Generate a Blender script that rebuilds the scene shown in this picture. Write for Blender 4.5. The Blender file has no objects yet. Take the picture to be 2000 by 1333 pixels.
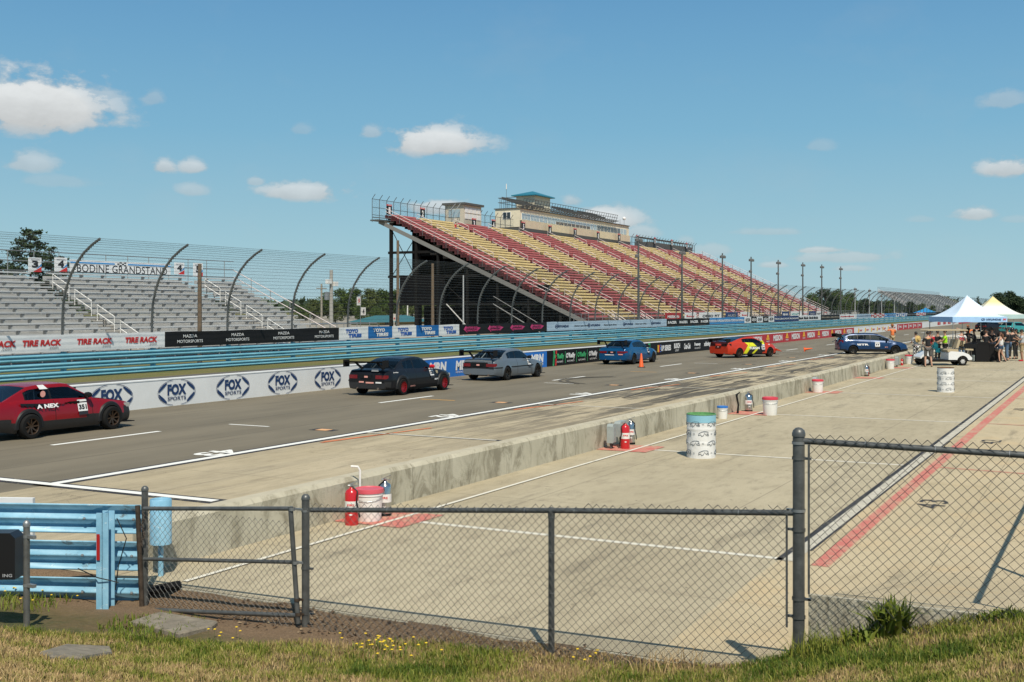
import bpy, bmesh, math, random
import numpy as np
from mathutils import Vector, Matrix, noise as mnoise
R = math.radians
SC = bpy.context.scene
COL = SC.collection
random.seed(7); RNG = np.random.default_rng(7)

# ------------------------------------------------------------------ camera
TH = R(27.67); CT, ST = math.cos(TH), math.sin(TH)      # the track runs along +Y, the camera looks 27.7 deg left of it
F = 2254.0; CH = 3.0                                    # focal length in photo pixels, eye height over the pit apron
cam_d = bpy.data.cameras.new("camera"); cam = bpy.data.objects.new("camera", cam_d); COL.objects.link(cam)
cam_d.sensor_width = 36; cam_d.lens = 36 * F / 2000; cam_d.shift_y = -65.5 / 2000
cam_d.clip_start = 0.1; cam_d.clip_end = 9000
cam.location = (0, 0, CH); cam.rotation_euler = (R(90), 0, TH)
SC.camera = cam
SC.render.resolution_x = 1024; SC.render.resolution_y = 682
# ------------------------------------------------------------------ light
SUND = Vector((-0.44, 0.57, -1.0)).normalized()
sl = bpy.data.lights.new("sun", 'SUN'); sl.energy = 4.6; sl.angle = R(0.53); sl.color = (1.0, 0.92, 0.77)
so = bpy.data.objects.new("sun", sl); COL.objects.link(so); so.rotation_euler = SUND.to_track_quat('-Z', 'Y').to_euler()
so.location = (20, -20, 60)
SC.view_settings.view_transform = 'Standard'; SC.view_settings.look = 'None'
SC.view_settings.exposure = 0.0; SC.view_settings.gamma = 1.0
EL = math.asin(-SUND.z)
W = bpy.data.worlds.new("World"); SC.world = W; W.use_nodes = True
def px_ae(x, y):                                        # direction (azimuth, elevation) of a photo pixel
    t = (x - 1000) / F; az = math.atan(t) ; el = math.atan((601 - y) / F * math.cos(az))
    return az - TH, el
def build_world():
    nt = W.node_tree; N = nt.nodes; L = nt.links; N.clear()
    out = N.new('ShaderNodeOutputWorld'); bg = N.new('ShaderNodeBackground'); L.new(bg.outputs[0], out.inputs[0])
    sky = N.new('ShaderNodeTexSky'); sky.sky_type = 'NISHITA'; sky.sun_disc = False
    sky.sun_elevation = EL; sky.sun_rotation = math.atan2(-SUND.x, -SUND.y)
    sky.altitude = 200; sky.air_density = 1.0; sky.dust_density = 0.4; sky.ozone_density = 2.2
    hsv = N.new('ShaderNodeHueSaturation'); hsv.inputs['Saturation'].default_value = 0.95; hsv.inputs['Hue'].default_value = 0.475
    L.new(sky.outputs[0], hsv.inputs['Color'])
    tc = N.new('ShaderNodeTexCoord'); sep = N.new('ShaderNodeSeparateXYZ'); L.new(tc.outputs['Generated'], sep.inputs[0])
    def M(op, a, b=None, c=None, clamp=False):
        n = N.new('ShaderNodeMath'); n.operation = op; n.use_clamp = clamp
        for i, q in enumerate((a, b, c)):
            if q is None: continue
            if isinstance(q, (int, float)): n.inputs[i].default_value = q
            else: L.new(q, n.inputs[i])
        return n.outputs[0]
    az = M('ARCTAN2', sep.outputs[0], sep.outputs[1]); el = M('ARCSINE', sep.outputs[2])
    cmb = N.new('ShaderNodeCombineXYZ'); L.new(az, cmb.inputs[0]); L.new(M('MULTIPLY', el, 1.7), cmb.inputs[1])
    def noise(scale, det, ro=0.6):
        n = N.new('ShaderNodeTexNoise'); n.inputs['Scale'].default_value = scale; n.inputs['Detail'].default_value = det
        n.inputs['Roughness'].default_value = ro; L.new(cmb.outputs[0], n.inputs['Vector']); return n.outputs[0]
    nz = noise(27, 8, 0.60); nb = noise(9, 4, 0.6)
    dens = None; lum = None
    # x, y, rx, ry (photo pixels), strength
    cl = [(70, 195, 150, 62, 1.0), (190, 190, 60, 30, .5), (850, 272, 110, 32, 0.95), (725, 257, 32, 14, .45), (60, 315, 50, 20, .55),
          (318, 324, 32, 14, .7), (374, 324, 32, 14, .7), (500, 353, 20, 10, .45), (590, 372, 100, 20, .75), (375, 369, 32, 13, .42), (298, 190, 26, 16, .3),
          (587, 252, 26, 12, .22), (860, 402, 85, 17, .75), (1170, 425, 90, 28, .9), (1120, 392, 26, 12, .5), (1250, 452, 40, 16, .5),
          (1960, 193, 46, 18, .35), (1965, 325, 60, 20, .8), (1905, 416, 42, 14, .7), (1600, 283, 30, 12, .22), (1500, 452, 75, 8, .3),
          (1600, 488, 60, 7, .6), (1640, 500, 110, 12, .45), (1510, 517, 28, 6, .5), (1660, 524, 40, 6, .4), (1390, 487, 40, 14, .35), (1340, 470, 20, 10, .3),
          (110, 352, 70, 12, .2), (1800, 428, 24, 6, .2), (1985, 428, 30, 7, .22)]
    for (x, y, rx, ry, s) in cl:
        a, e = px_ae(x, y + ry * .35)
        dx = M('MULTIPLY', M('SUBTRACT', az, a), F / (rx * 1.02))
        dyr = M('SUBTRACT', el, e)
        dyu = M('MULTIPLY', dyr, F / (ry * 1.35))                    # rounded top
        dyd = M('MULTIPLY', dyr, -F / (ry * .75))                    # flat base
        dy = M('MAXIMUM', dyu, dyd)
        d = M('SQRT', M('ADD', M('MULTIPLY', dx, dx), M('MULTIPLY', dy, dy)))
        m = M('SUBTRACT', 1.0, d)
        m = M('MULTIPLY', M('ADD', m, M('MULTIPLY', M('SUBTRACT', nz, 0.48), 3.0)), 2.4, clamp=True)
        m = M('MULTIPLY', m, M('SUBTRACT', 1.55, d, clamp=True))
        m = M('MULTIPLY', m, s)
        dens = m if dens is None else M('MAXIMUM', dens, m)
        li = M('MULTIPLY', m, M('ADD', 0.5, M('MULTIPLY', dyr, F / ry * .8), clamp=True)); lum = li if lum is None else M('MAXIMUM', lum, li)
    veil = M('MULTIPLY', M('SUBTRACT', nb, 0.53, clamp=True), 0.35)
    dens = M('MAXIMUM', dens, veil)
    # clear-air gradient: pale near the horizon, deeper blue higher up
    hr = N.new('ShaderNodeValToRGB'); L.new(M('MULTIPLY', el, 2.0, clamp=True), hr.inputs[0]); e_ = hr.color_ramp.elements
    k = 1 / 0.09 / 12
    def C(c): return tuple(q * k for q in c) + (1,)
    e_[0].position = 0.0; e_[0].color = C((.42,.595,.645)); e_[1].position = 1.0; e_[1].color = C((.09,.25,.50))
    for p_, c_ in ((.10, (.350,.570,.655)), (.30, (.210,.450,.630)), (.55, (.120,.320,.560))):
        q_ = e_.new(p_); q_.color = C(c_)
    up = N.new('ShaderNodeVectorMath'); up.operation = 'SCALE'; L.new(hr.outputs[0], up.inputs[0]); up.inputs['Scale'].default_value = 12
    blend = N.new('ShaderNodeMix'); blend.data_type = 'RGBA'; L.new(M('SUBTRACT', 1.35, M('MULTIPLY', el, 1.6), clamp=True), blend.inputs[0]); L.new(hsv.outputs[0], blend.inputs[6]); L.new(up.outputs[0], blend.inputs[7])
    # cloud brightness: lit tops, greyer undersides from a shifted noise
    shade = M('ADD', M('ADD', M('MULTIPLY', nz, 3.4), 4.0), M('MULTIPLY', lum, 2.6))
    cc = N.new('ShaderNodeCombineXYZ')
    L.new(M('MULTIPLY', shade, 1.0), cc.inputs[0]); L.new(M('MULTIPLY', shade, 1.04), cc.inputs[1]); L.new(M('MULTIPLY', shade, 1.05), cc.inputs[2])
    mix = N.new('ShaderNodeMix'); mix.data_type = 'RGBA'
    L.new(dens, mix.inputs[0]); L.new(blend.outputs[2], mix.inputs[6]); L.new(cc.outputs[0], mix.inputs[7])
    L.new(mix.outputs[2], bg.inputs[0]); bg.inputs[1].default_value = 0.09
build_world()

# ------------------------------------------------------------------ placing: photo pixel + one known distance -> a point of the place
def V_(x, v, z):                                        # image column, distance along the view, height
    u = (x - 1000) / F * v
    return Vector((u * CT - v * ST, u * ST + v * CT, z))
def G(x, y, z=0.0): return V_(x, F * (CH - z) / (y - 601), z)
def vL(x, L): return L / (ST - (x - 1000) / F * CT)     # view distance where the column meets the plane X=-L
def yL(x, L): t = (x - 1000) / F; return L * (CT + t * ST) / (ST - t * CT)
def zL(x, y, L): return CH + (601 - y) * vL(x, L) / F

# ------------------------------------------------------------------ mesh helpers
class MB:
    def __init__(s): s.v = []; s.f = []; s.m = []
    def add(s, vs, fs, mi=0):
        o = len(s.v); s.v += [tuple(p) for p in vs]; s.f += [tuple(i + o for i in q) for q in fs]; s.m += [mi] * len(fs); return s
    def box(s, x0, x1, y0, y1, z0, z1, mi=0):
        return s.add([(x0,y0,z0),(x1,y0,z0),(x1,y1,z0),(x0,y1,z0),(x0,y0,z1),(x1,y0,z1),(x1,y1,z1),(x0,y1,z1)],
                     [(0,3,2,1),(4,5,6,7),(0,1,5,4),(1,2,6,5),(2,3,7,6),(3,0,4,7)], mi)
    def beam(s, a, b, w, h, mi=0, up=(0,0,1)):            # box from a to b
        a = Vector(a); b = Vector(b); d = (b - a).normalized(); up = Vector(up)
        if abs(d.dot(up)) > .99: up = Vector((1,0,0))
        sx = d.cross(up).normalized(); uu = sx.cross(d)
        q = [a + sx * i * w / 2 + uu * j * h / 2 for i, j in ((-1,-1),(1,-1),(1,1),(-1,1))] + [b + sx * i * w / 2 + uu * j * h / 2 for i, j in ((-1,-1),(1,-1),(1,1),(-1,1))]
        return s.add(q, [(0,1,2,3),(7,6,5,4),(0,4,5,1),(1,5,6,2),(2,6,7,3),(3,7,4,0)], mi)
    def tube(s, pts, r, n=6, mi=0, caps=True):
        pts = [Vector(p) for p in pts]; rs = r if isinstance(r, (list, tuple)) else [r] * len(pts)
        vs = []; fs = []; prev = None
        for i, p in enumerate(pts):
            d = (pts[min(i+1, len(pts)-1)] - pts[max(i-1, 0)]).normalized()
            if prev is None:
                a = Vector((0,0,1)) if abs(d.z) < .9 else Vector((1,0,0)); sx = d.cross(a).normalized()
            else: sx = (prev - d * prev.dot(d)).normalized()
            prev = sx; sy = d.cross(sx)
            for k in range(n):
                t = 2 * math.pi * k / n; vs.append(p + (sx * math.cos(t) + sy * math.sin(t)) * rs[i])
        for i in range(len(pts) - 1):
            for k in range(n): fs.append((i*n+k, i*n+(k+1)%n, (i+1)*n+(k+1)%n, (i+1)*n+k))
        if caps: fs.append(tuple(range(n))[::-1]); fs.append(tuple(range((len(pts)-1)*n, len(pts)*n)))
        return s.add(vs, fs, mi)
    def lathe(s, prof, c=(0,0,0), n=24, mi=0, ax='z'):    # prof: (radius, height); mi may be a list per band
        vs = []; fs = []; c = Vector(c)
        for (r, h) in prof:
            for k in range(n):
                t = 2 * math.pi * k / n; a, b = r * math.cos(t), r * math.sin(t)
                vs.append(c + (Vector((a,b,h)) if ax == 'z' else Vector((a,h,b)) if ax == 'y' else Vector((h,a,b))))
        ms = []
        for i in range(len(prof) - 1):
            for k in range(n): fs.append((i*n+k, i*n+(k+1)%n, (i+1)*n+(k+1)%n, (i+1)*n+k)); ms.append(mi[i] if isinstance(mi, list) else mi)
        s.add(vs, fs, 0); s.m[-len(ms):] = ms
        return s
    def prism(s, poly, y0, y1, mi=0, ax='y'):             # polygon in (x,z) pushed along y (or (y,z) along x, (x,y) along z)
        n = len(poly)
        P = (lambda a, b, t: (a, t, b)) if ax == 'y' else (lambda a, b, t: (t, a, b)) if ax == 'x' else (lambda a, b, t: (a, b, t))
        return s.add([P(a, b, y0) for a, b in poly] + [P(a, b, y1) for a, b in poly],
                     [tuple(range(n)), tuple(range(2*n-1, n-1, -1))] + [(i, i+n, (i+1)%n+n, (i+1)%n) for i in range(n)], mi)
    def grid(s, fn, nu, nv, mi=0):
        vs = [fn(i / nu, j / nv) for j in range(nv + 1) for i in range(nu + 1)]
        return s.add(vs, [(j*(nu+1)+i, j*(nu+1)+i+1, (j+1)*(nu+1)+i+1, (j+1)*(nu+1)+i) for j in range(nv) for i in range(nu)], mi)
    def sphere(s, c, r, n=10, mi=0, sz=1):
        pr = [(max(.0005, r * math.sin(math.pi * i / (n//2))), -r * sz * math.cos(math.pi * i / (n//2))) for i in range(n//2 + 1)]
        return s.lathe(pr, c, n, mi)
    def build(s, name, mats, parent=None, smooth=0, loc=None, rotz=0, fix=True):
        me = bpy.data.meshes.new(name); me.from_pydata(s.v, [], s.f)
        for m_ in (mats if isinstance(mats, (list, tuple)) else [mats]): me.materials.append(m_)
        if any(s.m): me.polygons.foreach_set('material_index', s.m)
        if fix:
            bm = bmesh.new(); bm.from_mesh(me); bmesh.ops.recalc_face_normals(bm, faces=bm.faces); bm.to_mesh(me); bm.free()
        if smooth:
            me.polygons.foreach_set('use_smooth', [True] * len(me.polygons))
            try: me.set_sharp_from_angle(angle=R(smooth))
            except Exception: pass
        me.update()
        o = bpy.data.objects.new(name, me); COL.objects.link(o)
        if parent: o.parent = parent
        if loc is not None: o.location = loc
        if rotz: o.rotation_euler = (0, 0, rotz)
        return o
def tag(o, label=None, cat=None, group=None, kind=None):
    if label: o['label'] = label
    if cat: o['category'] = cat
    if group: o['group'] = group
    if kind: o['kind'] = kind
    return o
def empty(name, label, cat, loc=(0,0,0), rotz=0, group=None):
    o = bpy.data.objects.new(name, None); COL.objects.link(o); o.location = loc; o.rotation_euler = (0,0,rotz)
    o.empty_display_size = .2
    return tag(o, label, cat, group)
def copy_tree(o, parent=None, label=None, group=None, loc=None, rotz=None):
    c = o.copy(); COL.objects.link(c)
    if parent: c.parent = parent
    for ch in list(o.children): copy_tree(ch, c)
    if label: c['label'] = label
    if group: c['group'] = group
    if loc is not None: c.location = loc
    if rotz is not None: c.rotation_euler = (0, 0, rotz)
    return c
def struct(o): o['kind'] = 'structure'; return o
# ------------------------------------------------------------------ materials
MC = {}
def mat(name, col, rough=.6, metal=0.0, nz=None, bump=None, spec=.5, alpha=1, coat=0, coord='Object', stretch=(1,1,1)):
    if name in MC: return MC[name]
    m = bpy.data.materials.new(name); m.use_nodes = True; nt = m.node_tree; N = nt.nodes; L = nt.links
    b = N['Principled BSDF']; b.inputs['Base Color'].default_value = (*col, 1); b.inputs['Roughness'].default_value = rough
    b.inputs['Metallic'].default_value = metal; b.inputs['Specular IOR Level'].default_value = spec
    if coat: b.inputs['Coat Weight'].default_value = coat; b.inputs['Coat Roughness'].default_value = .08
    if alpha < 1: b.inputs['Alpha'].default_value = alpha
    if nz or bump:
        if coord == 'World': src = N.new('ShaderNodeNewGeometry').outputs['Position']
        else: src = N.new('ShaderNodeTexCoord').outputs['Object']
        mp = N.new('ShaderNodeMapping'); mp.inputs['Scale'].default_value = stretch; L.new(src, mp.inputs[0]); src = mp.outputs[0]
    if nz:
        n = N.new('ShaderNodeTexNoise'); n.inputs['Scale'].default_value = nz[0]; n.inputs['Detail'].default_value = 6; n.inputs['Roughness'].default_value = .65
        L.new(src, n.inputs['Vector'])
        r = N.new('ShaderNodeMapRange'); r.inputs['From Min'].default_value = .3; r.inputs['From Max'].default_value = .7
        L.new(n.outputs[0], r.inputs[0])
        mx = N.new('ShaderNodeMix'); mx.data_type = 'RGBA'; L.new(r.outputs[0], mx.inputs[0])
        c2 = nz[2] if len(nz) > 2 else tuple(min(1, c * (1 + nz[1])) for c in col)
        c1 = tuple(c * (1 - nz[1]) for c in col) if len(nz) < 3 else col
        mx.inputs[6].default_value = (*c1, 1); mx.inputs[7].default_value = (*c2, 1); L.new(mx.outputs[2], b.inputs['Base Color'])
    if bump:
        n = N.new('ShaderNodeTexNoise'); n.inputs['Scale'].default_value = bump[0]; n.inputs['Detail'].default_value = 5; L.new(src, n.inputs['Vector'])
        bp = N.new('ShaderNodeBump'); bp.inputs['Strength'].default_value = 1; bp.inputs['Distance'].default_value = bump[1]
        L.new(n.outputs[0], bp.inputs['Height']); L.new(bp.outputs[0], b.inputs['Normal'])
    MC[name] = m; return m
class NT:                                               # tiny node-graph writer for the special surfaces
    def __init__(s, name):
        s.m = bpy.data.materials.new(name); s.m.use_nodes = True; s.N = s.m.node_tree.nodes; s.L = s.m.node_tree.links; s.b = s.N['Principled BSDF']
        s.b.inputs['Specular IOR Level'].default_value = .3
        s.pos = s.N.new('ShaderNodeNewGeometry').outputs['Position']
    def val(s, sock, q):
        if isinstance(q, (int, float)): sock.default_value = q
        elif isinstance(q, tuple): sock.default_value = (*q, 1) if len(q) == 3 and sock.type == 'RGBA' else q
        else: s.L.new(q, sock)
    def M(s, op, a, b=None, clamp=False):
        n = s.N.new('ShaderNodeMath'); n.operation = op; n.use_clamp = clamp; s.val(n.inputs[0], a)
        if b is not None: s.val(n.inputs[1], b)
        return n.outputs[0]
    def noise(s, scale, det=5, ro=.6, st=(1,1,1), dist=0):
        mp = s.N.new('ShaderNodeMapping'); mp.inputs['Scale'].default_value = st; s.L.new(s.pos, mp.inputs[0])
        n = s.N.new('ShaderNodeTexNoise'); n.inputs['Scale'].default_value = scale; n.inputs['Detail'].default_value = det
        n.inputs['Roughness'].default_value = ro; n.inputs['Distortion'].default_value = dist; s.L.new(mp.outputs[0], n.inputs['Vector']); return n.outputs[0]
    def ramp(s, f, lo, hi, a=0.0, b=1.0):
        n = s.N.new('ShaderNodeMapRange'); n.interpolation_type = 'SMOOTHSTEP'; s.val(n.inputs[0], f)
        n.inputs[1].default_value = lo; n.inputs[2].default_value = hi; n.inputs[3].default_value = a; n.inputs[4].default_value = b; return n.outputs[0]
    def mix(s, f, a, b):
        n = s.N.new('ShaderNodeMix'); n.data_type = 'RGBA'; s.val(n.inputs[0], f); s.val(n.inputs[6], a); s.val(n.inputs[7], b); return n.outputs[2]
    def sep(s):
        n = s.N.new('ShaderNodeSeparateXYZ'); s.L.new(s.pos, n.inputs[0]); return n.outputs
    def bump(s, h, d):
        n = s.N.new('ShaderNodeBump'); n.inputs['Distance'].default_value = d; s.L.new(h, n.inputs['Height']); s.L.new(n.outputs[0], s.b.inputs['Normal'])
    def done(s, col, rough=.85):
        s.val(s.b.inputs['Base Color'], col); s.val(s.b.inputs['Roughness'], rough); MC[s.m.name] = s.m; return s.m
def mk_concrete(name, a, b, c, tyre=False, tan=None):
    g = NT(name); n1 = g.noise(.35, 6, .65, (1, .5, 1)); n2 = g.noise(3.0, 8, .7, (1.6, .5, 1)); n3 = g.noise(60, 3, .6)
    col = g.mix(g.ramp(n1, .35, .65), a, b); col = g.mix(g.M('MULTIPLY', g.ramp(n2, .45, .72), .55), col, c)
    fine = g.mix(g.ramp(n3, .3, .7), (.82,.82,.82), (1.12,1.12,1.12))
    mm = g.N.new('ShaderNodeMix'); mm.data_type = 'RGBA'; mm.blend_type = 'MULTIPLY'; mm.inputs[0].default_value = 1; g.L.new(col, mm.inputs[6]); g.L.new(fine, mm.inputs[7]); col = mm.outputs[2]
    x, y, z = g.sep()
    # saw-cut joints every slab and small dark spots
    for (src, per, off) in ((y, 4.6, 0.0), (x, 3.1 if not tyre else 3.0, .35)):
        fr = g.M('ABSOLUTE', g.M('SUBTRACT', g.M('FRACT', g.M('DIVIDE', g.M('ADD', src, off), per)), .5))
        col = g.mix(g.M('MULTIPLY', g.M('LESS_THAN', fr, .0017 if src is y else .0022), .55), col, (.06,.055,.045))
    vo = g.N.new('ShaderNodeTexVoronoi'); vo.feature = 'DISTANCE_TO_EDGE'; vo.inputs['Scale'].default_value = .33; wn = g.N.new('ShaderNodeVectorMath'); wn.operation = 'ADD'; wz = g.N.new('ShaderNodeTexNoise'); wz.inputs['Scale'].default_value = 1.5; wz.inputs['Detail'].default_value = 6; g.L.new(g.pos, wz.inputs['Vector']); g.L.new(g.pos, wn.inputs[0]); g.L.new(wz.outputs[1], wn.inputs[1]); g.L.new(wn.outputs[0], vo.inputs['Vector'])
    ck = g.M('MULTIPLY', g.M('LESS_THAN', vo.outputs[0], .0022), g.ramp(g.noise(.25, 2, .5), .5, .54)); col = g.mix(g.M('MULTIPLY', ck, .5), col, (.10,.085,.06))
    sp = g.noise(7.0, 2, .5, (1, 1, 1)); col = g.mix(g.M('MULTIPLY', g.ramp(sp, .735, .76), .8), col, (.03,.028,.025))
    sp2 = g.noise(1.3, 5, .7, (1.5, .22, 1)); col = g.mix(g.M('MULTIPLY', g.ramp(sp2, .55, .72), .4), col, (.09,.08,.065))
    if tan:
        t = g.noise(1.1, 5, .6); col = g.mix(g.M('MULTIPLY', g.ramp(t, .5, .7), .35), col, tan)
    if tyre:
        s1 = g.noise(1.0, 9, .72, (2.6, .16, 1), .6); s2 = g.noise(.16, 4, .6, (1, 1, 1))
        w = g.ramp(y, 17, 36, .15, 1); w2 = g.ramp(y, 95, 150, 1, .35)
        k = g.M('MULTIPLY', g.M('MULTIPLY', g.ramp(g.M('ADD', s1, g.M('MULTIPLY', g.M('SUBTRACT', s2, .5), .5)), .43, .56), w), w2)
        col = g.mix(g.M('MULTIPLY', k, .8), col, (.035,.034,.034))
        s3 = g.noise(2.2, 5, .7, (3.4, .12, 1), .3); col = g.mix(g.M('MULTIPLY', g.ramp(s3, .62, .7), .55), col, (.05,.047,.043))
    g.bump(n3, .004)
    return g.done(col, .9)
def mk_asphalt(name, base, k=1.0):
    g = NT(name); n1 = g.noise(.5, 5, .6, (1.4, .25, 1)); n2 = g.noise(45, 4, .7); n3 = g.noise(1.2, 8, .7, (3, .15, 1))
    a = tuple(c * .82 for c in base); b = tuple(c * 1.18 for c in base)
    col = g.mix(g.ramp(n1, .3, .7), a, b); col = g.mix(g.M('MULTIPLY', g.ramp(n2, .35, .7), .35), col, tuple(c * 1.7 for c in base))
    col = g.mix(g.M('MULTIPLY', g.ramp(n3, .58, .7), .4 * k), col, tuple(c * .45 for c in base))
    x, y, z = g.sep()
    for xx in (-20.6, -18.2, -23.4):                     # paving seams
        col = g.mix(g.M('MULTIPLY', g.M('LESS_THAN', g.M('ABSOLUTE', g.M('SUBTRACT', g.M('ADD', x, g.M('MULTIPLY', n3, .25)), xx)), .035), .35), col, tuple(c * .4 for c in base))
    g.bump(n2, .003)
    return g.done(col, .82)
conc_grey = mk_concrete('apron_concrete', (.395,.34,.235), (.48,.418,.295), (.27,.23,.16))
conc_tan = mk_concrete('garage_concrete', (.47,.39,.255), (.54,.45,.30), (.40,.325,.21), tan=(.58,.42,.23))
conc_lane = mk_concrete('pit_road_concrete', (.43,.36,.24), (.50,.425,.295), (.32,.265,.18), tyre=True)
asph = mk_asphalt('lane_asphalt', (.165,.143,.104))
asph2 = mk_asphalt('track_asphalt', (.105,.098,.088), .5)
def mk_wallc():
    g = NT('pit_wall_concrete'); n1 = g.noise(2.6, 9, .75, (1, .8, .42), .8); n2 = g.noise(1.1, 6, .6); n3 = g.noise(40, 3, .6)
    col = g.mix(g.ramp(n2, .3, .7), (.45,.42,.325), (.54,.505,.40))
    col = g.mix(g.M('MULTIPLY', g.ramp(n1, .44, .62), .75), col, (.20,.178,.125))
    n4 = g.noise(9, 6, .75, (1, 1, .16)); col = g.mix(g.M('MULTIPLY', g.ramp(n4, .56, .7), .35), col, (.12,.105,.075))
    x, y, z = g.sep()
    fr = g.M('ABSOLUTE', g.M('SUBTRACT', g.M('FRACT', g.M('DIVIDE', y, 6.1)), .5)); col = g.mix(g.M('MULTIPLY', g.M('LESS_THAN', fr, .0011), .7), col, (.08,.07,.055))
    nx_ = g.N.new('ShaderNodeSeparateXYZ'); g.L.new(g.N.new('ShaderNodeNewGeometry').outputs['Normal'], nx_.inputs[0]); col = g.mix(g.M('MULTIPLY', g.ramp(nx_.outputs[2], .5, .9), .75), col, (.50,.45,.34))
    g.bump(n3, .006); return g.done(col, .9)
wallc = mk_wallc()
def mk_ground():
    g = NT('grass_ground'); n1 = g.noise(.9, 6, .65); n2 = g.noise(14, 5, .7); n3 = g.noise(70, 3, .6)
    col = g.mix(g.ramp(n1, .4, .6), (.135,.10,.045), (.065,.08,.020)); col = g.mix(g.M('MULTIPLY', g.ramp(n2, .4, .7), .7), col, (.20,.145,.075))
    col = g.mix(g.M('MULTIPLY', g.ramp(n3, .35, .65), .4), col, (.10,.07,.04))
    x, y, z = g.sep(); soil = g.mix(g.ramp(n3, .3, .7), (.13,.085,.05), (.23,.16,.10)); col = g.mix(g.ramp(g.M('ADD', y, g.M('MULTIPLY', n1, .8)), 8.5, 9.1), col, soil); g.bump(n2, .03); return g.done(col, .95)
ground_m = mk_ground()
def mk_verge():
    g = NT('verge_grass'); n1 = g.noise(.6, 6, .7, (1, .4, 1)); n2 = g.noise(9, 5, .7)
    col = g.mix(g.ramp(n1, .38, .62), (.16,.14,.05), (.10,.125,.035)); col = g.mix(g.M('MULTIPLY', g.ramp(n2, .4, .7), .5), col, (.23,.19,.09)); g.bump(n2, .03); return g.done(col, .95)
verge_m = mk_verge()
def mk_blue():                                           # sun-bleached pale blue steel with scuffs and rust
    g = NT('guardrail_blue'); n1 = g.noise(2.5, 7, .7, (1, .3, 1)); n2 = g.noise(14, 6, .75); n3 = g.noise(1.6, 5, .6)
    col = g.mix(g.ramp(n1, .3, .7), (.13,.36,.46), (.21,.46,.57)); col = g.mix(g.M('MULTIPLY', g.ramp(n2, .58, .68), .6), col, (.60,.70,.72))
    col = g.mix(g.M('MULTIPLY', g.ramp(n3, .62, .72), .55), col, (.10,.14,.15)); return g.done(col, .45)
blue_m = mk_blue()
def mk_bluefg():
    g = NT('barrier_blue_scuffed'); n1 = g.noise(3, 7, .7); n2 = g.noise(9, 8, .8, (1, 1, 3)); n3 = g.noise(2.2, 7, .75)
    col = g.mix(g.ramp(n1, .3, .7), (.19,.42,.58), (.32,.58,.75)); col = g.mix(g.M('MULTIPLY', g.ramp(n2, .6, .66), .8), col, (.72,.80,.82))
    col = g.mix(g.M('MULTIPLY', g.ramp(n3, .58, .68), .8), col, (.11,.085,.06)); return g.done(col, .42)
bluefg = mk_bluefg()
white_paint = mat('white_wall_paint', (.74,.75,.75), .6, nz=(1.2, .05), coord='World')
def mk_line(name, c, under, lo, hi, k=.85):
    g = NT(name); n1 = g.noise(7, 9, .78, (1, .6, 1)); n2 = g.noise(1.1, 4, .6); w = g.ramp(g.M('ADD', n1, g.M('MULTIPLY', g.M('SUBTRACT', n2, .5), .35)), lo, hi)
    return g.done(g.mix(g.M('MULTIPLY', w, k), c, under), .8)
line_w = mk_line('line_white', (.80,.80,.77), (.30,.27,.21), .60, .72)
line_worn = mk_line('line_white_worn', (.70,.67,.58), (.44,.39,.29), .54, .68)
line_k = mk_line('line_black', (.04,.04,.045), (.26,.235,.18), .52, .66)
line_r = mk_line('line_red', (.54,.17,.14), (.50,.36,.25), .44, .62, .75)
line_o = mat('line_orange', (.72,.22,.09), .75, nz=(7, .2), coord='World')
line_y = mat('line_yellow', (.75,.38,.06), .75, nz=(7, .2), coord='World')
steel_dk = mat('dark_coated_steel', (.115,.12,.118), .42, .35, nz=(9, .35), coord='World')
steel_wire = mat('dark_wire', (.045,.047,.045), .5, .1)
galv = mat('galvanised_steel', (.36,.37,.37), .45, .7, nz=(8, .15))
rust = mat('rusty_steel', (.10,.055,.03), .8, .2, nz=(14, .5))
black = mat('black_paint', (.010,.010,.011), .45, spec=.25)
blackm = mat('black_matt', (.011,.011,.012), .8, spec=.2)
white = mat('white_plastic', (.78,.77,.74), .4, nz=(6, .05))
navy = mat('navy_ink', (.008,.035,.12), .6)
# ------------------------------------------------------------------ lettering
TXT = {}
def glyphs(s, bold=0.0):
    k = (s, bold)
    if k not in TXT:
        cu = bpy.data.curves.new('t', 'FONT'); cu.body = s; cu.offset = bold; cu.size = 1; cu.resolution_u = 3; cu.space_character = 1.02
        o = bpy.data.objects.new('t', cu); COL.objects.link(o); dg = bpy.context.evaluated_depsgraph_get(); dg.update()
        me = bpy.data.meshes.new_from_object(o.evaluated_get(dg))
        v = np.empty(len(me.vertices) * 3); me.vertices.foreach_get('co', v); v = v.reshape(-1, 3)[:, :2]
        f = [tuple(p.vertices) for p in me.polygons]
        bpy.data.objects.remove(o); bpy.data.curves.remove(cu); bpy.data.meshes.remove(me)
        lo, hi = v.min(0), v.max(0); TXT[k] = ((v - (lo + hi) / 2) / np.maximum(hi - lo, 1e-6), f)
    return TXT[k]
def put_text(mb, s, c, rv, uv, w, h, mi=0, bold=0.03, shear=0.0, nrm=0.0):
    v, f = glyphs(s, bold); c = Vector(c); rv = Vector(rv); uv = Vector(uv); n = rv.cross(uv)
    mb.add([c + rv * (a * w + b * h * shear) + uv * (b * h) + n * nrm for a, b in v.tolist()], f, mi)
def text(s, c, rv, uv, w, h, m, parent=None, name='lettering', bold=0.03, shear=0.0):
    mb = MB(); put_text(mb, s, c, rv, uv, w, h, 0, bold, shear); o = mb.build(name, m, parent, fix=False); return o
YV = Vector((0,1,0)); ZV = Vector((0,0,1)); XV = Vector((1,0,0))
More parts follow.
